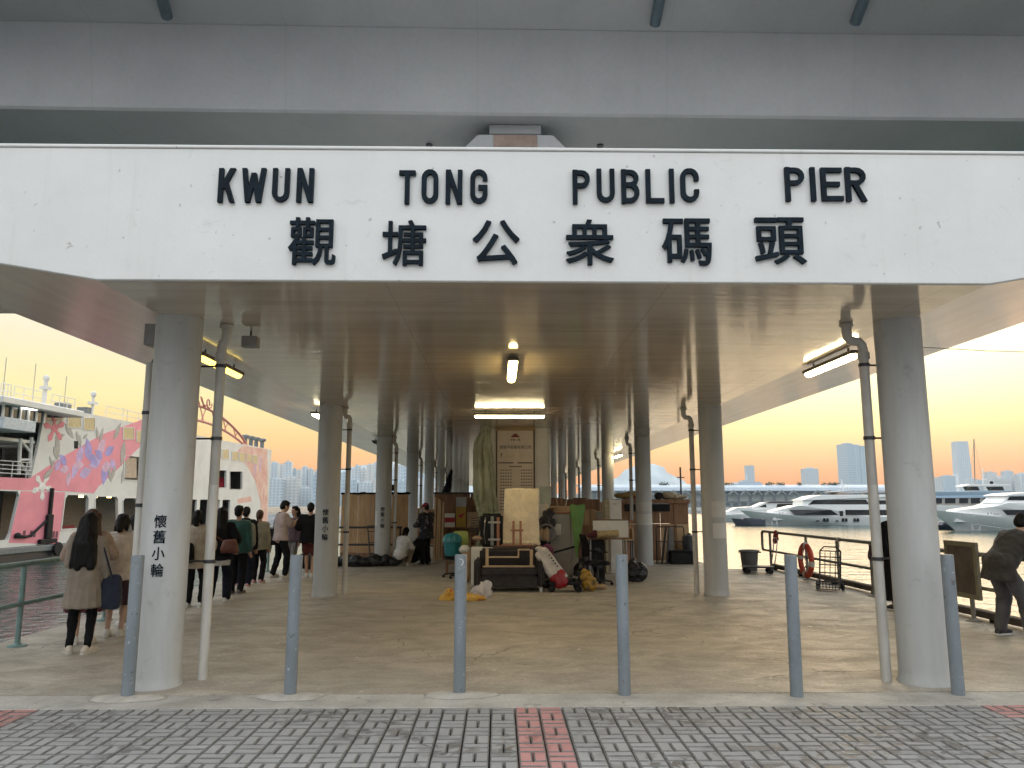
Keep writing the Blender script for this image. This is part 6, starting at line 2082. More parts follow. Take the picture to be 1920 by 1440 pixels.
for k in range(7):
    a = s_ + .9 + 3.1 * k
    openings.append([(a, ZW(-1.1)), (a + 2.3, ZW(-1.1)), (a + 2.3, ZW(2.1)), (a, ZW(2.1))])
bow_hole = [(-7, ZW(-1.35)), fp(14, 1012), fp(20, 1000), fp(36, 930), (fp(33, 922)[0], fp(30, 921)[1]), (-7, fp(10, 920)[1])]
mid = [rrect(233, 264, 854, 899), rect(343, 362, 880, 911), rect(401, 424, 882, 914), rect(431, 454, 884, 917)]
for k in range(3):
    a = fp(275, 880)[0] + 2.7 * k
    mid.append([(a, fp(401, 914)[1]), (a + 1.9, fp(401, 914)[1]), (a + 1.9, fp(401, 882)[1]), (a, fp(401, 882)[1])])
outer = [(-9, zdeck), (Lf, zdeck), (Lf + .3, ZW(9.3)), (4.6, ZW(9.45)), (4.3, ZW(6.6)), (3.7, ZW(3.55)), (-9, ZW(3.62))]
mb = MB()
mb.holed(outer, openings + [bow_hole] + mid, side(0, -.22))
mb.build('side_wall', FW, ferry)
# inside decks, far side, hull
mb = MB(); mb.box(-9, Lf - .3, .23, 14.8, zdeck - .02, zdeck + .15); mb.build('car_deck', FGREY, ferry)
mb = MB(); mb.box(3.9, Lf - .3, .23, 14.8, ZW(2.5), ZW(2.85)); mb.build('passenger_deck', FW, ferry)
mb = MB(); mb.box(-8.9, 3.7, .23, 14.8, ZW(3.2), ZW(3.5)); mb.build('fore_deck', FW, ferry)
mb = MB(); mb.box(4.7, Lf - .3, .23, 14.8, ZW(6.1), ZW(6.3)); mb.build('upper_deck', FW, ferry)
mb = MB(); mb.box(4.5, Lf, .23, 14.8, ZW(9.15), ZW(9.4)); mb.build('roof', FW, ferry)
mb = MB(); mb.box(-9, Lf, 14.81, 15, zdeck, ZW(9.3)); mb.build('far_wall', FW, ferry)
mb = MB(); mb.box(4.5, Lf - .3, 6.0, 6.2, zdeck + .16, ZW(2.49)); mb.build('casing', M('casing_grey', (.45, .40, .34), .7), ferry)
mb = MB(); mb.box(6, Lf - .3, 4.0, 4.2, ZW(2.86), ZW(6.09)); mb.build('saloon_wall', M('saloon', (.45, .40, .34), .7), ferry)
mb = MB(); mb.box(Lf - .29, Lf, .23, 14.8, zdeck, ZW(9.14)); mb.build('end_wall', FW, ferry)
mb = MB()
mb.box(-10, Lf + 1.5, -.35, 15.3, ZW(-2.05), zdeck - .025)
mb.build('rubbing_strake', FGREY, ferry, bevel=.06)
mb = MB(); mb.box(-10, Lf + 1, -.2, 15.1, -1.2, ZW(-2.055)); mb.build('hull', FHULL, ferry)
for k in range(9):
    mb = MB(); wheel(mb, (7 + 5.2 * k, -.5, ZW(-1.95)), .55, .25, 'y', 20); mb.build('tyre_fender', MBLACK, ferry, smooth=35)
# warm ceiling lamps on the car deck
for u, v in ((187, 941), (237, 946), (213, 938)):
    s0, z0 = fp(u, v)
    mb = MB(); mb.box(s0 - .12, s0 + .12, 1.6, 1.9, ZW(2.2), ZW(2.42)); mb.build('deck_lamp', EM('deck_lamp', (1, .6, .2), 6), ferry)
# red bulwark seen through openings
mb = MB(); mb.box(6.5, 14, 2.6, 2.75, zdeck + .16, zdeck + 1.3); mb.build('bulwark', M('bulwark_red', (.30, .03, .04), .6), ferry)
mb = MB(); mb.box(fp(431, 900)[0], fp(454, 900)[0], 2.3, 2.5, ZW(3.0), ZW(5.0)); mb.build('red_locker', M('locker_red', (.42, .02, .04), .5), ferry)
mb = MB(); mb.box(fp(400, 900)[0], fp(424, 900)[0], 3.0, 3.1, ZW(3.0), ZW(5.2)); mb.build('blue_screen', M('screen_blue', (.30, .45, .58), .4), ferry)
def panel(name, poly, mat, y=.008, parent=None):
    mb = MB(); mb.prism(poly, side(y, .002)); return mb.build(name, mat, parent or ferry)
def P(*uv): return [fp(u, v) for u, v in uv]
panel('pink_band', P((-40, 893), (55, 897), (120, 855), (190, 815), (255, 791), (305, 770), (345, 758), (345, 800), (305, 808), (262, 838), (215, 885), (185, 912), (176, 925), (120, 921), (37, 919), (-40, 916)), FP)
panel('pink_band', P((39, 921), (122, 923), (113, 993), (108, 1020), (16, 1018)), FP)
panel('peach_band', P((455, 835), (501, 842), (502, 998), (491, 998), (488, 940), (478, 900), (462, 872), (440, 852)), FO)
panel('peach_band', P((445, 936), (470, 930), (472, 940), (447, 944)), FO, .012)
# painted flowers and leaves
def flower(u, v, r, mat, n=5, a0=90, y=.028, fat=.30):
    c = fp(u, v)
    f = thing_part = bpy.data.objects.new('painted_flower', None)
    mb = MB()
    pts = []
    for k in range(n):
        a = R(a0 + 360 / n * k)
        for da, q in ((-36 * fat * 2, .30), (-16, .78), (0, 1.0), (16, .78), (36 * fat * 2, .30)):
            b = a + R(da * (.8 if q < .5 else 1))
            pts.append((c[0] + r * q * math.cos(b) * 1.15, c[1] + r * q * math.sin(b)))
    bpy.data.objects.remove(f)
    mb.prism(pts, side(y, .011)); return mb.build('painted_flower', mat, ferry)
def leaf(u, v, L, ang, mat, y=.032, wd=.28):
    c = fp(u, v)
    L *= .8
    a = R(ang)
    pts = []
    for f, w_ in ((0, .02), (.2, .7), (.45, 1), (.75, .6), (1, .0)):
        pts.append((f - .5, w_ * wd))
    for f, w_ in ((.75, .6), (.45, 1), (.2, .7)):
        pts.append((f - .5, -w_ * wd))
    poly = [(c[0] + L * (x * math.cos(a) - y_ * math.sin(a)), c[1] + L * (x * math.sin(a) + y_ * math.cos(a))) for x, y_ in pts]
    mb = MB(); mb.prism(poly, side(y, .011)); return mb.build('painted_leaf', mat, ferry)
PINK2 = M('flower_pink', (.78, .20, .27), .5, var=.1)
WHF = M('flower_white', (.80, .76, .72), .5)
PUR = [M('petal_lilac', (.55, .40, .66), .5, var=.15, vs=1.5), M('petal_violet', (.36, .30, .62), .5, var=.15, vs=1.5), M('petal_mauve', (.66, .42, .56), .5, var=.15, vs=1.5)]
GRL = M('leaf_grey', (.40, .38, .35), .5, var=.15)
flower(102, 803, 1.25, PINK2, 5, 100)
flower(79, 912, 1.15, WHF, 5, 60)
rr = random.Random(9)
lv = [(150, 852, 2.2, 70), (165, 842, 2.6, 110), (190, 838, 2.4, 60), (178, 868, 2.4, 200), (205, 845, 2.0, 30), (120, 880, 1.6, 190), (140, 882, 2.0, 250), (118, 862, 1.6, 140), (128, 898, 1.6, 270), (160, 886, 2.2, 20), (196, 888, 2.6, 265), (200, 875, 2.2, 10), (212, 872, 1.8, 320), (175, 862, 2.0, 330), (148, 872, 1.8, 5), (108, 872, 1.4, 60), (185, 852, 1.8, 150)]
for k, (u, v, L, a) in enumerate(lv):
    leaf(u, v, L, a, PUR[k % 3], .0125 + .0006 * k)
gl = [(108, 838, 2.3, 285), (104, 850, 1.6, 300), (112, 818, 1.7, 15), (130, 808, 2.2, 320), (146, 822, 1.6, 300), (150, 828, 1.4, 100), (190, 815, 1.8, 75), (182, 812, 1.5, 110), (220, 808, 2.4, 60), (160, 818, 1.0, 40), (206, 890, 1.8, 290), (212, 888, 1.9, 250), (230, 850, 3.0, 265), (234, 880, 2.2, 280), (230, 892, 1.8, 260), (95, 864, 1.0, 120), (99, 870, 1.1, 60), (90, 888, 1.8, 40)]
for k, (u, v, L, a) in enumerate(gl):
    leaf(u, v, L, a, GRL, .0235 + .0006 * k, .17)
for k, (u, v, L, a) in enumerate([(395, 925, 1.6, 40), (400, 928, 1.8, 160), (405, 930, 1.5, 290), (478, 880, 3, 260), (486, 905, 3, 255), (470, 858, 3, 230), (488, 870, 3.4, 275), (494, 930, 3.2, 270)]):
    leaf(u, v, L, a, [PUR[2], FO, FP][k % 3], .013 + .0006 * k, .16)
# windows of the top deck
for u0, u1, v0, v1 in ((127, 151, 777, 801), (157, 177, 784, 806), (231, 250, 802, 823), (256, 272, 808, 828), (402, 414, 841, 858), (417, 428, 843, 860), (435, 447, 847, 863), (449, 459, 849, 865), (463, 472, 852, 866), (474, 482, 854, 868)):
    q = rect(u0, u1, v0, v1)
    c = (sum(p[0] for p in q) / 4, sum(p[1] for p in q) / 4)
    big = [(c[0] + (p[0] - c[0]) * 1.12, c[1] + (p[1] - c[1]) * 1.10) for p in q]
    mb = MB(); mb.holed(big, [q], side(.05, .003)); wn_ = mb.build('window', FW, ferry)
    mb = MB(); mb.prism(q, side(.026, .003)); mb.build('pane', FWIN, wn_)
q = rect(139, 146, 827, 841); mb = MB(); mb.prism(q, side(.03, .002)); mb.build('hatch', MBLACK, ferry)
# frames round the passenger deck openings
for q in mid + openings[:3]:
    c = (sum(p[0] for p in q) / len(q), sum(p[1] for p in q) / len(q))
    big = [(c[0] + (p[0] - c[0]) * 1.06, c[1] + (p[1] - c[1]) * 1.05) for p in q]
    mb = MB(); mb.holed(big, [q], side(.045, .0015)); mb.build('opening_frame', FW, ferry)
mb = MB(); mb.prism(rect(236, 258, 858, 896), side(-.10, -.14)); mb.build('shutter', M('shutter_beige', (.50, .37, .27), .6), ferry)
# anchor housing on the bow
s0, z0 = fp(85, 1010)
an = MB(); an.box(s0 - .28, s0 + .42, -.30, -.03, z0, z0 + 1.9); an.build('anchor_stock', MBLACK, ferry, bevel=.05)
an = MB(); an.box(s0 - .05, s0 + .25, -.25, -.03, z0 + 1.901, z0 + 4.0); an.build('anchor_shank', MBLACK, ferry, bevel=.04)
an = MB(); an.box(s0 - 1.0, s0 + 1.1, -.32, -.03, z0 - .35, z0 - .01); an.build('anchor_crown', MBLACK, ferry, bevel=.05)
a1 = fp(30, 1004); a2 = fp(55, 1004); a3 = fp(75, 985)
an = MB(); an.tube([(a1[0], -.12, a1[1]), ((a1[0] + a2[0]) / 2, -.14, a1[1] - .15), (a2[0], -.14, a2[1]), (a3[0], -.14, a3[1]), (s0, -.14, z0 + 1.6)], .10, 8); an.build('mooring_rope', MBLACK, ferry, smooth=True)
an = MB(); an.ell((a1[0], -.14, a1[1]), (.32, .15, .22)); an.build('rope_eye', MBLACK, ferry, smooth=True)
for k, (u, v) in enumerate(((45, 1001), (58, 1001), (64, 1001), (100, 1002), (106, 1002))):
    c = fp(u, v); mb = MB(); mb.box(c[0] - .14, c[0] + .14, -.03, -.021, c[1] - .25, c[1] + .25); mb.build('hull_mark', M('mark_dark', (.15, .05, .07), .6), ferry)
# wheelhouse wing
OFF = 1.2
def fq(u, v): return fp(u, v, OFF)
b0, b1 = fq(16, 808), fq(67, 808)
zr0, zr1 = fq(40, 808)[1], fq(40, 786)[1]
mb = MB(); mb.box(b0[0] - .6, b1[0], -OFF, 6, zr0, zr1); mb.build('wing_parapet', M('parapet_blue', (.52, .57, .60), .5), ferry, bevel=.05)
zt0, zt1 = fq(40, 764)[1], fq(40, 750)[1]
mb = MB(); mb.box(b0[0] - 1.6, fp(116, 770)[0] + .4, -OFF - .5, 6.2, zt0, zt1); mb.build('wing_roof', FW, ferry, bevel=.08)
mb = MB(); mb.box(b0[0] - .4, b1[0] + 1.5, -OFF + .25, 5.8, zr1 + .005, zt0 - .005); mb.build('wheelhouse_glazing', FGLASS, ferry)
for k in range(6):
    x = b0[0] - .5 + (b1[0] + 1.6 - b0[0]) * k / 5
    mb = MB(); mb.box(x - .08, x + .08, -OFF + .12, -OFF + .24, zr1 + .003, zt0 - .003); mb.build('mullion', FW, ferry)
for u0, u1 in ((73, 96), (100, 116)):
    q = [fp(u0, 785), fp(u1, 788), fp(u1, 771), fp(u0, 768)]
    mb = MB(); mb.prism(q, side(.03, .002)); w_ = mb.build('wheelhouse_window', FGLASS, ferry)
mb = MB(); mb.box(b0[0] + 1.2, b0[0] + 2.6, -OFF - .2, -OFF + .1, zt0 - .06, zt0 - .003); mb.build('strip_light', EM('strip_light', (1, .98, .92), 3), ferry)
# fore deck supports and rails
for u0, v0, u1, v1, r_ in ((45, 822, 42, 890, .14), (66, 820, 62, 895, .14), (46, 825, 65, 850, .10), (46, 862, 64, 862, .09), (45, 868, 60, 890, .10)):
    a, b = fp(u0, v0), fp(u1, v1)
    mb = MB(); mb.tube([(a[0], .3, a[1]), (b[0], .3, b[1])], r_, 8); mb.build('brace', FW, ferry)
zb = ZW(3.62)
for k in range(4):
    mb = MB(); mb.tube([(-8.5, .08, zb + .28 + .3 * k), (fp(60, 890)[0], .08, zb + .28 + .3 * k)], .035, 6); mb.build('deck_rail', FW, ferry)
for k in range(8):
    mb = MB(); mb.tube([(-8 + 1.6 * k, .08, zb), (-8 + 1.6 * k, .08, zb + 1.2)], .04, 6); mb.build('deck_rail_post', FW, ferry)
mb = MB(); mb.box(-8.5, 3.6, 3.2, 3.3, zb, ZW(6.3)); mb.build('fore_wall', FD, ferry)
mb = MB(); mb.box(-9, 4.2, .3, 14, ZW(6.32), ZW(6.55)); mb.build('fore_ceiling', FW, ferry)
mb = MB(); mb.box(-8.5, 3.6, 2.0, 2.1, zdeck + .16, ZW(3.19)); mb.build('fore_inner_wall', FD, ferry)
# top hamper
def post(u, v, top_v, r_, name='mast', mat=FW, lamp_=False):
    s0, z0 = fp(u, v, -2)
    z1_ = fp(u, top_v, -2)[1]
    mb = MB(); mb.tube([(s0, 2, ZW(9.4)), (s0, 2, z1_)], r_, 8); o = mb.build(name, mat, ferry)
    if lamp_:
        mb = MB(); mb.box(s0 - .35, s0 + .35, 1.7, 2.3, z1_ - .8, z1_ - .55); mb.build('platform', mat, o)
        mb = MB(); mb.ell((s0, 2, z1_ + .15), (.25, .25, .3)); mb.build('lamp', mat, o)
post(83, 752, 712, .16, lamp_=True)
post(173, 770, 742, .12, lamp_=True)
for u, tv in ((60, 680), (120, 704), (3, 668), (232, 765), (240, 768)): post(u, 760, tv, .03, 'aerial', M('aerial', (.4, .36, .33), .5))
for ua, ub, tv in ((0, 18, 729), (25, 78, 733), (97, 140, 733), (200, 290, 762)):
    sa, sb = fp(ua, 750, -1)[0], fp(ub, 760, -1)[0]
    zt = ZW(9.4) + 1.25
    for zz in (zt, zt - .55):
        mb = MB(); mb.tube([(sa, 1, zz), (sb, 1, zz)], .035, 6); mb.build('roof_rail', FW, ferry)
    for k in range(4):
        s0 = sa + (sb - sa) * k / 3
        mb = MB(); mb.tube([(s0, 1, ZW(9.4)), (s0, 1, zt)], .035, 6); mb.build('roof_rail_post', FW, ferry)
for u in (118, 160):
    s0 = fp(u, 760, -2.5)[0]
    mb = MB(); mb.box(s0 - .5, s0 + .5, 2, 3, ZW(9.4), ZW(10.4)); mb.build('vent_box', FGREY, ferry, bevel=.05)
for u in (459, 470, 480, 491):
    s0 = fp(u, 840, -1.5)[0]
    mb = MB(); mb.lathe([(.28, 0), (.28, 1.1), (.55, 1.25), (.55, 1.5), (.3, 1.6)], 12, (s0, 1.5, ZW(9.4))); mb.build('mushroom_vent', FGREY, ferry, smooth=35)
# arched sign truss on the roof
MSIGN = M('sign_red', (.60, .22, .18), .5)
def archpt(f, low):
    sA, sB = fp(285, 790)[0], fp(468, 846)[0]
    s0 = sA + (sB - sA) * f
    top_h = 3.5 * math.sin(math.pi * (.12 + .88 * f)) ** .8 if f < .999 else 0
    return (s0, .4, ZW(9.35) + (top_h if not low else max(0, top_h * .62 - .35)))
for low in (0, 1):
    mb = MB(); mb.tube([archpt(k / 16, low) for k in range(17)], .16, 8); mb.build('arch_rail', MSIGN, ferry, smooth=True)
for k in range(1, 16):
    a, b = archpt(k / 16, 0), archpt((k + (.7 if k % 2 else -.7)) / 16, 1)
    mb = MB(); mb.tube([a, b], .07, 6); mb.build('arch_web', MSIGN, ferry)
rr = random.Random(2)
for k in range(7):
    a = Vector(archpt((k + 2) / 16, 0))
    mb = MB(); mb.tube([(a.x + .55 * math.cos(q * .7) + .07 * q, .25, a.z + .55 + .5 * math.sin(q * .7 + k) + .1 * math.sin(q + k)) for q in range(0, 11)], .09, 6); mb.build('sign_letter', MSIGN, ferry, smooth=True)

# ================================================================== yachts and boats
YW_ = M('yacht_white', (.86, .86, .85), .3, var=.03, coat=.3)
YG = M('yacht_glass', (.015, .017, .02), .08, var=.2)
YB_ = M('yacht_boot', (.03, .035, .045), .5)
YGR = M('yacht_grey', (.40, .41, .42), .5)
def boat_px(D):
    def f(u, v):
        p = on_y(u, v, D)
        return (p.x, p.z)
    return f
def yacht(label, D, bow_u, bow_v, wl_u, wl_v, stern_u, beam, tiers, bands, sheer_v, group=None, name='yacht', hullmat=None, marks=()):
    f = boat_px(D)
    bx, bz = f(bow_u, bow_v)
    wx = f(wl_u, wl_v)[0]
    sx = f(stern_u, wl_v)[0]
    sz = f(stern_u, sheer_v)[1]
    t = thing(name, label, name.replace('_', ' '), (bx, D, WATER), 0, group)
    L = sx - bx
    # hull loft: stations from bow to stern
    mb = MB()
    rings = []
    for k in range(13):
        q = (k / 12) ** 1.25
        top_x = L * q
        low_x = (wx - bx) + (L - (wx - bx)) * q
        zt = (bz - WATER) + (sz - bz) * min(1, q * 2.6)
        hb = beam / 2 * (min(1, (q * 2.6 + .001)) ** .5)
        hl = beam / 2 * .86 * (min(1, (q * 1.9 + .001)) ** .75)
        hb = max(hb, .04); hl = max(hl, .03)
        ring = []
        for (fx, w_, z) in ((1, hb, zt), (.82, hb * .97, zt * .8), (.25, hl + (hb - hl) * .35, zt * .3), (0, hl, -.0), (-.05, hl * .7, -.6)):
            ring.append((low_x + (top_x - low_x) * fx, w_, z))
        rings.append([(x, -w_ + beam / 2, z) for x, w_, z in ring] + [(x, w_ + beam / 2, z) for x, w_, z in reversed(ring)])
    mb.ring_loft(rings, True)
    mb.build('hull', hullmat or YW_, t, smooth=30)
    mb = MB(); mb.box((wx - bx) + 1.2, L - .2, .25, beam - .25, -.3, .22); 
    for i, (poly, ins, mat, nm) in enumerate(tiers):
        pl = [(f(u, v)[0] - bx, f(u, v)[1] - WATER) for u, v in poly]
        tp_ = lambda x: ins + beam * 1.05 * max(0.0, .34 - x / L) ** 1.0
        mb = MB(); mb.prism(pl, lambda p, k: (p[0], min(tp_(p[0]), beam * .46) if k == 0 else beam - min(tp_(p[0]), beam * .46), p[1])); mb.build(nm, mat, t, bevel=.06)
    for i, (poly, ins, mat, nm) in enumerate(bands):
        pl = [(f(u, v)[0] - bx, f(u, v)[1] - WATER) for u, v in poly]
        tb_ = lambda x: ins + beam * 1.05 * max(0.0, .34 - x / L)
        mb = MB(); mb.prism(pl, lambda p, k: (p[0], tb_(p[0]) if k == 0 else tb_(p[0]) + .05, p[1])); mb.build(nm, mat, t)
        mb = MB(); mb.prism(pl, lambda p, k: (p[0], beam - tb_(p[0]) if k == 0 else beam - tb_(p[0]) - .05, p[1])); mb.build(nm, mat, t)
    for u, v, du, dv in marks:
        x, z = f(u, v)
        s = D / FPX
        mb = MB(); mb.box(x - bx, x - bx + du * s, -.06, -.02, z - WATER - dv * s, z - WATER); mb.build('name_mark', YGR, t)
    return t, f, bx
# main yacht
ym, f, bx = yacht('long white motor yacht with three rows of dark windows beyond the lifebuoy', 154, 1398, 957, 1440, 985, 1712, 7.4,
    [([(1456, 958), (1500, 948), (1530, 946), (1708, 946), (1708, 976), (1456, 976)], .55, YW_, 'main_deckhouse'),
     ([(1510, 938), (1540, 929), (1700, 928), (1704, 947), (1508, 949)], 1.0, YW_, 'upper_deckhouse'),
     ([(1506, 938), (1530, 930), (1545, 928), (1704, 927), (1704, 931), (1520, 938)], .7, YW_, 'roof'),
     ([(1562, 922), (1600, 919), (1680, 919), (1690, 923), (1600, 925)], 1.6, YGR, 'hard_top'),
     ([(1575, 927), (1580, 922), (1604, 922), (1600, 927)], 1.7, M('fly_wood', (.35, .24, .18), .6), 'fly_bridge'),
     ([(1640, 927), (1640, 922), (1646, 922), (1646, 927)], 1.7, YW_, 'pillar')],
    [([(1518, 947), (1530, 937.5), (1628, 937), (1636, 947)], .96, YG, 'upper_window'), ([(1640, 946), (1640, 938), (1690, 938), (1696, 946)], .96, YG, 'upper_window'),
     ([(1493, 966), (1483, 956), (1560, 956), (1575, 966)], .50, YG, 'saloon_window'), ([(1577, 968), (1576, 958), (1583, 958), (1583, 968)], .50, YG, 'side_door'), ([(1588, 966), (1587, 956), (1690, 956), (1690, 966)], .50, YG, 'saloon_window')],
    969, marks=((1460, 961, 4, 2), (1466, 961, 3, 2), (1471, 963, 8, 1), (1424, 964, 7, 1), (1433, 964, 8, 1)))
for u in (1544, 1550, 1579, 1585, 1601, 1607):
    x, z = f(u, 977); mb = MB(); mb.box(x - bx, x - bx + .42, -.045, .6, z - WATER - .1, z - WATER + .55); mb.build('porthole', YG, ym)
for u in (1532, 1568): 
    x, z = f(u, 979); mb = MB(); mb.box(x - bx, x - bx + .45, -.045, .6, z - WATER + .1, z - WATER + .35); mb.build('porthole', YG, ym)
x, z = f(1449, 985); mb = MB()
for a, b in (((0, 0), (1.0, 0)), ((1.0, 0), (1.0, .8)), ((1.0, .8), (0, .8)), ((0, .8), (0, 0))):
    mb.bar((x - bx + a[0], .4, .15 + a[1]), (x - bx + b[0], .4, .15 + b[1]), .3, .10)
mb.build('anchor_pocket', YGR, ym)
x, z = f(1597, 919); mb = MB(); mb.tube([(x - bx, 3.7, z - WATER), (x - bx - .3, 3.7, z - WATER + 2.2)], .12, 8); mb.build('radar_mast', YW_, ym)
mb = MB(); mb.box(x - bx - 1.1, x - bx + .7, 3.5, 3.9, z - WATER + 1.1, z - WATER + 1.25); mb.build('radar', YW_, ym)
mb = MB(); mb.ell((x - bx + .9, 3.7, z - WATER + .6), (.3, .3, .35)); mb.build('dome', YW_, ym, smooth=True)
# yacht at the right edge
yr, f, bx = yacht('white motor yacht whose bow points past the last grey bollard', 120, 1770, 957, 1817, 997, 2090, 7.2,
    [([(1808, 957), (1840, 953), (1868, 950), (1895, 942), (2080, 940), (2080, 980), (1808, 980)], .5, YW_, 'main_deckhouse'),
     ([(1884, 944), (1899, 929), (2060, 927), (2064, 944)], 1.0, YW_, 'upper_deckhouse'), ([(1890, 929), (1905, 925), (1930, 923), (2064, 922), (2064, 927), (1895, 930)], .7, YW_, 'roof')],
    [([(1892, 966), (1882, 956), (2050, 956), (2050, 966)], .45, YG, 'saloon_window'), ([(1896, 938), (1901, 931), (2040, 930), (2044, 938)], .95, YG, 'upper_window')],
    971, marks=((1851, 961, 2.5, 4), (1857, 960, 2, 4), (1862, 963, 11, 2), (1798, 966, 6, 2), (1808, 966, 14, 1.5), (1828, 966, 14, 1.5)))
x, z = f(1826, 995); mb = MB()
for a, b in (((0, 0), (1.15, 0)), ((1.15, 0), (1.15, .9)), ((1.15, .9), (0, .9)), ((0, .9), (0, 0))):
    mb.bar((x - bx + a[0], .35, .2 + a[1]), (x - bx + b[0], .35, .2 + b[1]), .3, .10)
mb.build('anchor_pocket', YGR, yr)
x, z = f(1863, 982); mb = MB(); mb.lathe([(.16, 0), (.16, .1)], 10, (x - bx, .2, z - WATER)); mb.build('fairlead', YGR, yr)
t = thing('mooring_line', 'pale mooring line slanting from the bow of the right yacht', 'rope', (on_y(1843, 985, 118).x, 118.4, on_y(1843, 985, 118).z))
mb = MB(); mb.tube([(0, 0, 0), (3, -.3, -.45), (7, -.6, -1.1)], .05, 6); mb.build('line', YGR, t)
# sleek boat behind the main yacht's bow
yb, f, bx = yacht('low white cruiser with rounded bow behind the long yacht', 185, 1344, 966, 1356, 982, 1460, 5.5,
    [([(1358, 964), (1384, 952), (1412, 950), (1414, 956), (1452, 956), (1452, 968), (1358, 970)], .5, YW_, 'deckhouse'),
     ([(1412, 952), (1436, 942), (1500, 941), (1502, 953), (1412, 956)], .9, YW_, 'coach_roof'), ([(1438, 943), (1446, 940), (1512, 940), (1512, 942)], .6, M('canopy_dark', (.10, .08, .075), .6), 'canopy')],
    [([(1424, 951), (1438, 945), (1440, 951)], .86, YG, 'side_window'), ([(1458, 951), (1460, 945), (1498, 944), (1500, 951)], .86, YG, 'side_window'), ([(1400, 964), (1404, 961), (1410, 965), (1408, 967)], .44, YG, 'side_window')], 964)
# dark hulled tender between the two
yd, f, bx = yacht('small grey inflatable tender between the two white yachts', 150, 1376, 972, 1384, 985, 1436, 3.2,
    [([(1392, 975), (1398, 971), (1430, 972), (1432, 978), (1392, 978)], .5, M('tender_grey', (.10, .10, .12), .6), 'console')], [], 974, name='tender', hullmat=M('tender_hull', (.07, .075, .095), .6))
yd2, f, bx = yacht('small dark hulled launch beside the right yacht bow', 128, 1760, 985, 1770, 996, 1832, 3.4,
    [([(1772, 986), (1776, 979), (1790, 979), (1794, 987)], .5, M('tender_grey', (.10, .10, .12), .6), 'cover')], [], 984, name='launch', hullmat=M('launch_hull', (.05, .06, .085), .5))
# long covered passenger boat with blue roof
yh, f, bx = yacht('long passenger boat with a pale blue roof behind the right yacht', 215, 1738, 946, 1742, 966, 1905, 6.5,
    [([(1744, 946), (1748, 932), (1896, 932), (1898, 950), (1744, 952)], .4, M('boat_cream', (.52, .49, .44), .6), 'cabin'),
     ([(1740, 930), (1750, 922), (1895, 920), (1905, 926), (1903, 933), (1745, 934)], -.1, M('boat_blue_roof', (.34, .46, .58), .5, var=.08), 'roof')],
    [([(u, 944), (u, 934), (u + 17, 934), (u + 17, 944)], .34, YG, 'cabin_window') for u in (1754, 1776, 1800, 1822, 1846, 1868)], 948, name='passenger_boat')
for a, b in ((1745, 956), (1752, 956)):
    pass
# flybridge hard top with dark panels
t = thing('sailing_boat', 'white hard topped boat with a tall mast behind the blue roofed boat', 'boat', (on_y(1830, 915, 240).x, 240, WATER))
def hb(u, v): 
    p = on_y(u, v, 240); return (p.x - t.location.x, p.z - WATER)
mb = MB()
stn = [(1795, .05), (1810, 1.4), (1840, 2.2), (1880, 2.2), (1895, 1.8)]
mb.ring_loft([[(hb(u, 0)[0], -w_, 0), (hb(u, 0)[0], -w_, hb(u, 946)[1]), (hb(u, 0)[0], w_, hb(u, 946)[1]), (hb(u, 0)[0], w_, 0)] for u, w_ in stn], True); mb.build('hull', YW_, t)
mb = MB(); mb.prism([hb(1800, 921), hb(1800, 946), hb(1888, 946), hb(1880, 921)], lambda p, k: (p[0], -1.9 if k == 0 else 1.9, p[1])); mb.build('cabin', YW_, t)
mb = MB(); mb.prism([hb(1798, 912), hb(1810, 908), hb(1884, 908), hb(1886, 911), hb(1830, 912)], lambda p, k: (p[0], -2.4 if k == 0 else 2.4, p[1])); mb.build('hard_top', YW_, t, bevel=.05)
for u0, u1 in ((1812, 1830), (1856, 1876)):
    mb = MB(); mb.prism([hb(u0, 912.5), hb(u0 + 5, 920), hb(u1, 920), hb(u1 - 4, 912.5)], lambda p, k: (p[0], -2.0 if k == 0 else 2.0, p[1])); mb.build('wind_screen', YG, t)
a = hb(1826, 823); b = hb(1828, 909)
mb = MB(); mb.tube([(b[0], 0, b[1]), (a[0], 0, a[1])], .17, 8); mb.build('mast', M('mast_brown', (.35, .25, .2), .5), t)
for u in (1818, 1843):
    c = hb(u, 905); mb = MB(); mb.tube([(a[0], 0, a[1] - .3), (c[0], 0, c[1])], .04, 6); mb.build('stay', YGR, t)
c = hb(1843, 878); c2 = hb(1843, 909)
mb = MB(); mb.tube([(c2[0], 0, c2[1]), (c[0], 0, c[1])], .12, 8); ms = mb.build('radar_mast', YW_, t)
for k in range(3):
    mb = MB(); mb.box(c[0] - .8 + .2 * k, c[0] + .8 - .2 * k, -.1, .1, c[1] - 3.5 + 1.3 * k, c[1] - 3.3 + 1.3 * k); mb.build('spreader', YW_, t)
for u in (1829, 1859):
    c = hb(u, 905); mb = MB(); mb.ell((c[0], 0, c[1]), (.55, .55, .5)); mb.build('dome', MBLACK if u > 1850 else YGR, t, smooth=True)

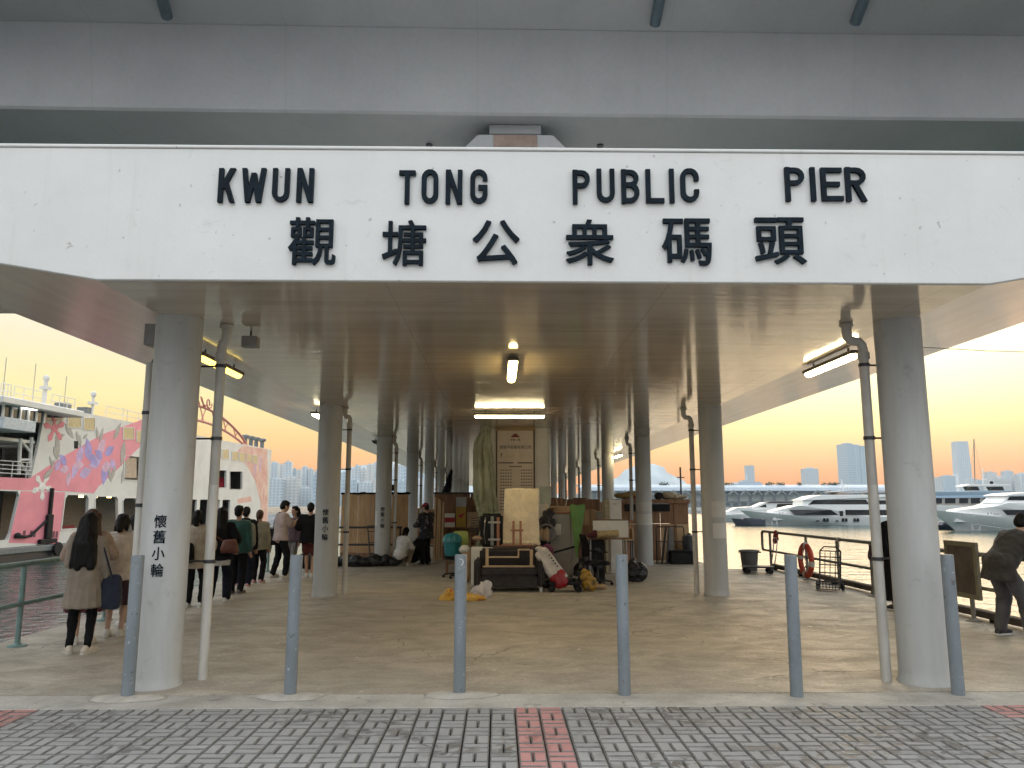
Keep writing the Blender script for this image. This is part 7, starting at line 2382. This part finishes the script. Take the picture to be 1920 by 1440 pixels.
# ================================================================== breakwaters, terminal, far shore
ROCK = M('rock_grey', (.23, .235, .23), .9, var=.3, vs=.35, bump=.6, bs=1.2, kind='Position')
def bank(name, u0, u1, D, vtop, depth=14, rough=1.0, seed=1, mat=None):
    a, b = on_y(u0, vtop, D), on_y(u1, vtop, D)
    rr = random.Random(seed)
    mb = MB()
    n = int((b.x - a.x) / 1.6) + 2
    rows = []
    for k in range(n):
        x = a.x + (b.x - a.x) * k / (n - 1)
        h = a.z - rr.uniform(0, .5) * rough
        rows.append([(x, D - 4 + rr.uniform(-.6, .6), WATER - 1), (x, D - 2.5 + rr.uniform(-.8, .8), WATER + (h - WATER) * .45 + rr.uniform(-.3, .3) * rough), (x, D + rr.uniform(-.5, .5), h), (x, D + depth, h), (x, D + depth + 2, WATER - 1)])
    vs = [p for r in rows for p in r]
    fs = []
    for k in range(n - 1):
        for j in range(4):
            fs.append((5 * k + j, 5 * k + j + 1, 5 * k + 6 + j, 5 * k + 5 + j))
    mb.add(vs, fs)
    return struct(mb.build(name, mat or ROCK))
bank('breakwater', 1250, 2300, 330, 952, seed=2)
bank('breakwater', 470, 800, 165, 964, seed=3, rough=.6)
bank('quay', 380, 900, 260, 951, seed=4, rough=.2, mat=M('quay_brown', (.36, .29, .22), .9, var=.15, vs=.05, kind='Position'))
# cruise terminal across the water
TD = 900
s_ = TD / FPX
def tx(u): return on_y(u, 940, TD).x
def tz(v): return on_y(960, v, TD).z
term = thing('cruise_terminal', 'long low terminal building with a row of gables across the harbour', 'building', (tx(1420), TD, WATER))
def trm(u, v): return (tx(u) - tx(1420), tz(v) - WATER)
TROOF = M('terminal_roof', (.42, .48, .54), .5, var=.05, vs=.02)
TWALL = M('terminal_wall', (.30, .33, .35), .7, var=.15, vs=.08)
mb = MB(); mb.prism([trm(1090, 926), trm(1100, 919), trm(1710, 919), trm(1716, 926), trm(1716, 952), trm(1090, 952)], lambda p, k: (p[0], 0 if k == 0 else 60, p[1])); mb.build('wall', TWALL, term)
mb = MB()
rings = []
for y_, v_ in ((-6, 919.5), (-4, 914), (8, 909.5), (30, 907.5), (60, 908)):
    rings.append([(trm(1086, 0)[0], y_, trm(0, v_)[1]), (trm(1722, 0)[0], y_, trm(0, v_)[1]), (trm(1722, 0)[0], y_, trm(0, v_ + 1.2)[1]), (trm(1086, 0)[0], y_, trm(0, v_ + 1.2)[1])])
mb.ring_loft(rings, True); mb.build('roof', TROOF, term)
mb = MB(); mb.prism([trm(1392, 909), trm(1397, 903), trm(1438, 902), trm(1447, 909)], lambda p, k: (p[0], 22 if k == 0 else 50, p[1])); mb.build('roof_pavilion', TROOF, term)
for k in range(28):
    u = 1103 + 22.4 * k
    if 1490 < u < 1515: continue
    mb = MB(); mb.prism([trm(u - 10, 927), trm(u, 918.5), trm(u + 10, 927), trm(u + 8, 929), trm(u, 922), trm(u - 8, 929)], lambda p, k: (p[0], -9 if k == 0 else -6.1, p[1])); g_ = mb.build('gable', M('gable_grey', (.22, .24, .25), .7), term)
    mb = MB(); mb.prism([trm(u - 8, 940), trm(u - 8, 930), trm(u, 923), trm(u + 8, 930), trm(u + 8, 940)], lambda p, k: (p[0], -2 if k == 0 else -.1, p[1])); mb.build('bay', M('bay_pale', (.42, .43, .42), .7, var=.2, vs=.1), term)
for k in range(40):
    u = 1095 + 15.5 * k
    mb = MB(); mb.prism([trm(u, 948), trm(u, 943), trm(u + 10, 943), trm(u + 10, 948)], lambda p, k: (p[0], -.6 if k == 0 else -.1, p[1])); mb.build('window', M('terminal_glass', (.10, .12, .13), .3), term)
# trees on the terminal roof line
LEAFD = M('far_foliage', (.06, .085, .05), .9, var=.3, vs=.2)
def bush_line(label, us, D, v, r, seed):
    rr = random.Random(seed)
    for u in us:
        p = on_y(u, v, D)
        t = thing('tree', label, 'tree', (p.x, D, p.z - r), 0, 'trees on the terminal roof')
        mb = MB(); mb.tube([(0, 0, 0), (0, 0, r * .8)], r * .10, 6); mb.build('trunk', M('far_bark', (.10, .08, .06), .9), t)
        mb = MB()
        for q in range(46):
            c = Vector((rr.gauss(0, r * .55), rr.gauss(0, r * .4), r * .9 + rr.gauss(0, r * .28)))
            s = r * rr.uniform(.16, .3)
            n_ = Vector((rr.uniform(-1, 1), rr.uniform(-1, 1), rr.uniform(-1, 1))).normalized()
            a = n_.orthogonal().normalized() * s
            b = n_.cross(a)
            mb.add([c + a, c + b, c - a * .8, c - b], [(0, 1, 2, 3)])
        mb.build('crown', LEAFD, t, recalc=False)
bush_line('small dark tree on the terminal roof line', (1352, 1362, 1372, 1440, 1446, 1460, 1466, 1545, 1556, 1562, 1568, 1640, 1240, 1248, 1500), TD + 12, 907, 3.4, 5)
# ---- towers
def tower_mat(name, a, b, sx=3.2, sz=3.4):
    if name in _mats: return _mats[name]
    k = NT(name)
    sp = k.n('ShaderNodeSeparateXYZ')
    k.l(k.n('ShaderNodeTexCoord').outputs['Object'], sp.inputs[0])
    fx = k.math('FRACT', k.math('DIVIDE', k.math('ADD', sp.outputs['X'], 500.), sx))
    fz = k.math('FRACT', k.math('DIVIDE', k.math('ADD', sp.outputs['Z'], 500.), sz))
    m = k.math('MULTIPLY', k.math('GREATER_THAN', fx, .42), k.math('GREATER_THAN', fz, .4))
    oi = k.n('ShaderNodeObjectInfo')
    base = k.mix(k.math('MULTIPLY', oi.outputs['Random'], .6), a, tuple(min(1, x * 1.25) for x in a))
    k.base(k.mix(m, base, b))
    k.rough(.6)
    _mats[name] = k.m
    return k.m
TM = [tower_mat('tower_pale', (.60, .64, .67), (.44, .49, .53), 6.5, 5.0), tower_mat('tower_blue', (.48, .56, .62), (.39, .47, .54), 9.0, 7.0), tower_mat('tower_cream', (.64, .62, .60), (.46, .49, .51), 7.5, 5.5)]  # pale bluish, low contrast colours: part of the haze is painted in
def tower(label, u0, u1, vtop, D, mat, group=None, shape='plain', dep=None):
    a, b = on_y(u0, vtop, D), on_y(u1, vtop, D)
    w2 = (b.x - a.x) / 2
    h = a.z - WATER
    t = thing('tower', label, 'tower', ((a.x + b.x) / 2, D, WATER), 0, group)
    dep = dep or w2 * 1.6
    mb = MB()
    if shape == 'taper':
        mb.ring_loft([[(-w2 * q, -dep / 2, z), (w2 * q, -dep / 2, z), (w2 * q, dep / 2, z), (-w2 * q, dep / 2, z)] for q, z in ((1.28, 0), (1.12, h * .5), (1.0, h * .9), (.96, h))], True)
        mb.build('shaft', mat, t)
    elif shape == 'twin':
        for x0, x1, hh in ((-1, -.52, 1.0), (-.5, -.02, .985), (.0, .50, .965), (.52, 1.0, .94)):
            mb = MB(); mb.box(w2 * x0, w2 * x1, -dep / 2 + (4 if abs(x0) < .6 else 0), dep / 2, 0, h * hh); mb.build('shaft', mat, t)
        for x0, x1 in ((-.82, -.55), (-.28, .0)):
            pass
        mb = MB(); mb.box(-w2 * .8, -w2 * .45, -dep * .2, dep * .2, h * 1.0, h * 1.02); mb.build('crown', mat, t)
    elif shape == 'step':
        mb.box(-w2 * .1, w2, -dep / 2, dep / 2, 0, h); mb.build('shaft', mat, t)
        mb = MB(); mb.box(-w2, -w2 * .11, -dep / 2, dep / 2, 0, h * .62); mb.build('wing', mat, t)
    else:
        mb.box(-w2, w2, -dep / 2, dep / 2, 0, h); mb.build('shaft', mat, t)
        mb = MB(); mb.box(-w2 * .5, w2 * .45, -dep * .3, dep * .3, h + .01, h + max(3, h * .03)); mb.build('plant_room', mat, t)
    return t
D2 = 2300
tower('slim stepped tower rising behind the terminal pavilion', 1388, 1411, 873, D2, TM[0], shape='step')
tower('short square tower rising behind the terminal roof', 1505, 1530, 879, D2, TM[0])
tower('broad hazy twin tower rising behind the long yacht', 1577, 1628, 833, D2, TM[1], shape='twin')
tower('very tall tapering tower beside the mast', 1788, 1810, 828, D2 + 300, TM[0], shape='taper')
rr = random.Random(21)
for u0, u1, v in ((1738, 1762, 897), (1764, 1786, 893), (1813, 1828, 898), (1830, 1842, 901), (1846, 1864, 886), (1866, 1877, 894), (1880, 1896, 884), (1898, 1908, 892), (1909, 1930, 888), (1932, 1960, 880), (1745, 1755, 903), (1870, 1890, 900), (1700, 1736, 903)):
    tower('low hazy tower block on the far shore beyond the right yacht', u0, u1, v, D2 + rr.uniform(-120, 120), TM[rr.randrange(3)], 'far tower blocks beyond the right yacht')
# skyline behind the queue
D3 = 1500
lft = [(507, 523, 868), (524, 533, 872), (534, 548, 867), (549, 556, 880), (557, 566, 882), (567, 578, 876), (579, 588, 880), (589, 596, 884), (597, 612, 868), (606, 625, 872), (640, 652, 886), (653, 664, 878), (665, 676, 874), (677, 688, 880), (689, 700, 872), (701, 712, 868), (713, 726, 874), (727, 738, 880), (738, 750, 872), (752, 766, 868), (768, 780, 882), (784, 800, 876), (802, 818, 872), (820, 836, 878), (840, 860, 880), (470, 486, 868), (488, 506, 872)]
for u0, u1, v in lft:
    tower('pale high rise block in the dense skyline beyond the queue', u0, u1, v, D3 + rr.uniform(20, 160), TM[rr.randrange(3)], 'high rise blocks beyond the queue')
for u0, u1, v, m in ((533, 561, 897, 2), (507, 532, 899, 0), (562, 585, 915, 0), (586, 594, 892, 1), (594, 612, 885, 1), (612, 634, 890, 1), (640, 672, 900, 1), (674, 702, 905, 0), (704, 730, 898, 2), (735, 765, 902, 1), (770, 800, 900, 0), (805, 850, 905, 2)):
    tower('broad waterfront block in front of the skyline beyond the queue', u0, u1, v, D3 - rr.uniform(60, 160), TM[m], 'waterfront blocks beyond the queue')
# hills
def hill(name, pts, D, mat, depth=500):
    mb = MB()
    n = len(pts)
    P_ = [on_y(u, v, D) for u, v in pts]
    rows = []
    for j, (dy, hs) in enumerate(((-depth * .5, 0), (-depth * .25, .55), (0, 1.0), (depth * .3, .5), (depth * .5, 0))):
        rows.append([(p.x + 12 * math.sin(i * 2.1 + j), D + dy, WATER - .5 + (p.z - WATER) * hs + (3 * math.sin(i * 1.7 + j * 2) if 0 < hs < 1 else 0)) for i, p in enumerate(P_)])
    vs = [q for r in rows for q in r]
    fs = [(j * n + i, j * n + i + 1, (j + 1) * n + i + 1, (j + 1) * n + i) for j in range(4) for i in range(n - 1)]
    mb.add(vs, fs)
    return struct(mb.build(name, mat, smooth=True))
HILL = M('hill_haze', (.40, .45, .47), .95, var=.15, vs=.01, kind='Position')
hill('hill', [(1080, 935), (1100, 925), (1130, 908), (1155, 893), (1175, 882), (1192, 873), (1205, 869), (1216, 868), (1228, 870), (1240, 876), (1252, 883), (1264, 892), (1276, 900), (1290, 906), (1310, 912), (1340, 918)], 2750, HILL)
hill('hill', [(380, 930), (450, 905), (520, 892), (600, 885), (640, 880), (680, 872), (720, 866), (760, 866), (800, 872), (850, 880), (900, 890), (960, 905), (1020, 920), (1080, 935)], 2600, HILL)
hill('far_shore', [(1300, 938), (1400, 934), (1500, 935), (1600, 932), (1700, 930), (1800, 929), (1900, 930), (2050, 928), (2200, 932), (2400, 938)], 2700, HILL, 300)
# ================================================================== haze
HZ = bpy.data.materials.new('haze')
HZ.use_nodes = True
ht = HZ.node_tree
ht.nodes.clear()
ho = ht.nodes.new('ShaderNodeOutputMaterial')
hv = ht.nodes.new('ShaderNodeVolumePrincipled')
hv.inputs['Color'].default_value = (.80, .90, 1.0, 1)
hv.inputs['Density'].default_value = 0.9e-4
hv.inputs['Density Attribute'].default_value = ''
hv.inputs['Anisotropy'].default_value = 0.0
ht.links.new(hv.outputs[0], ho.inputs['Volume'])
try:
    HZ.cycles.homogeneous_volume = True
except Exception:
    pass
mb = MB(); mb.box(-3300, 3300, -420, 3400, -14, 300)
hz = mb.build('haze', HZ)
hz['kind'] = 'stuff'
flush_blobs()
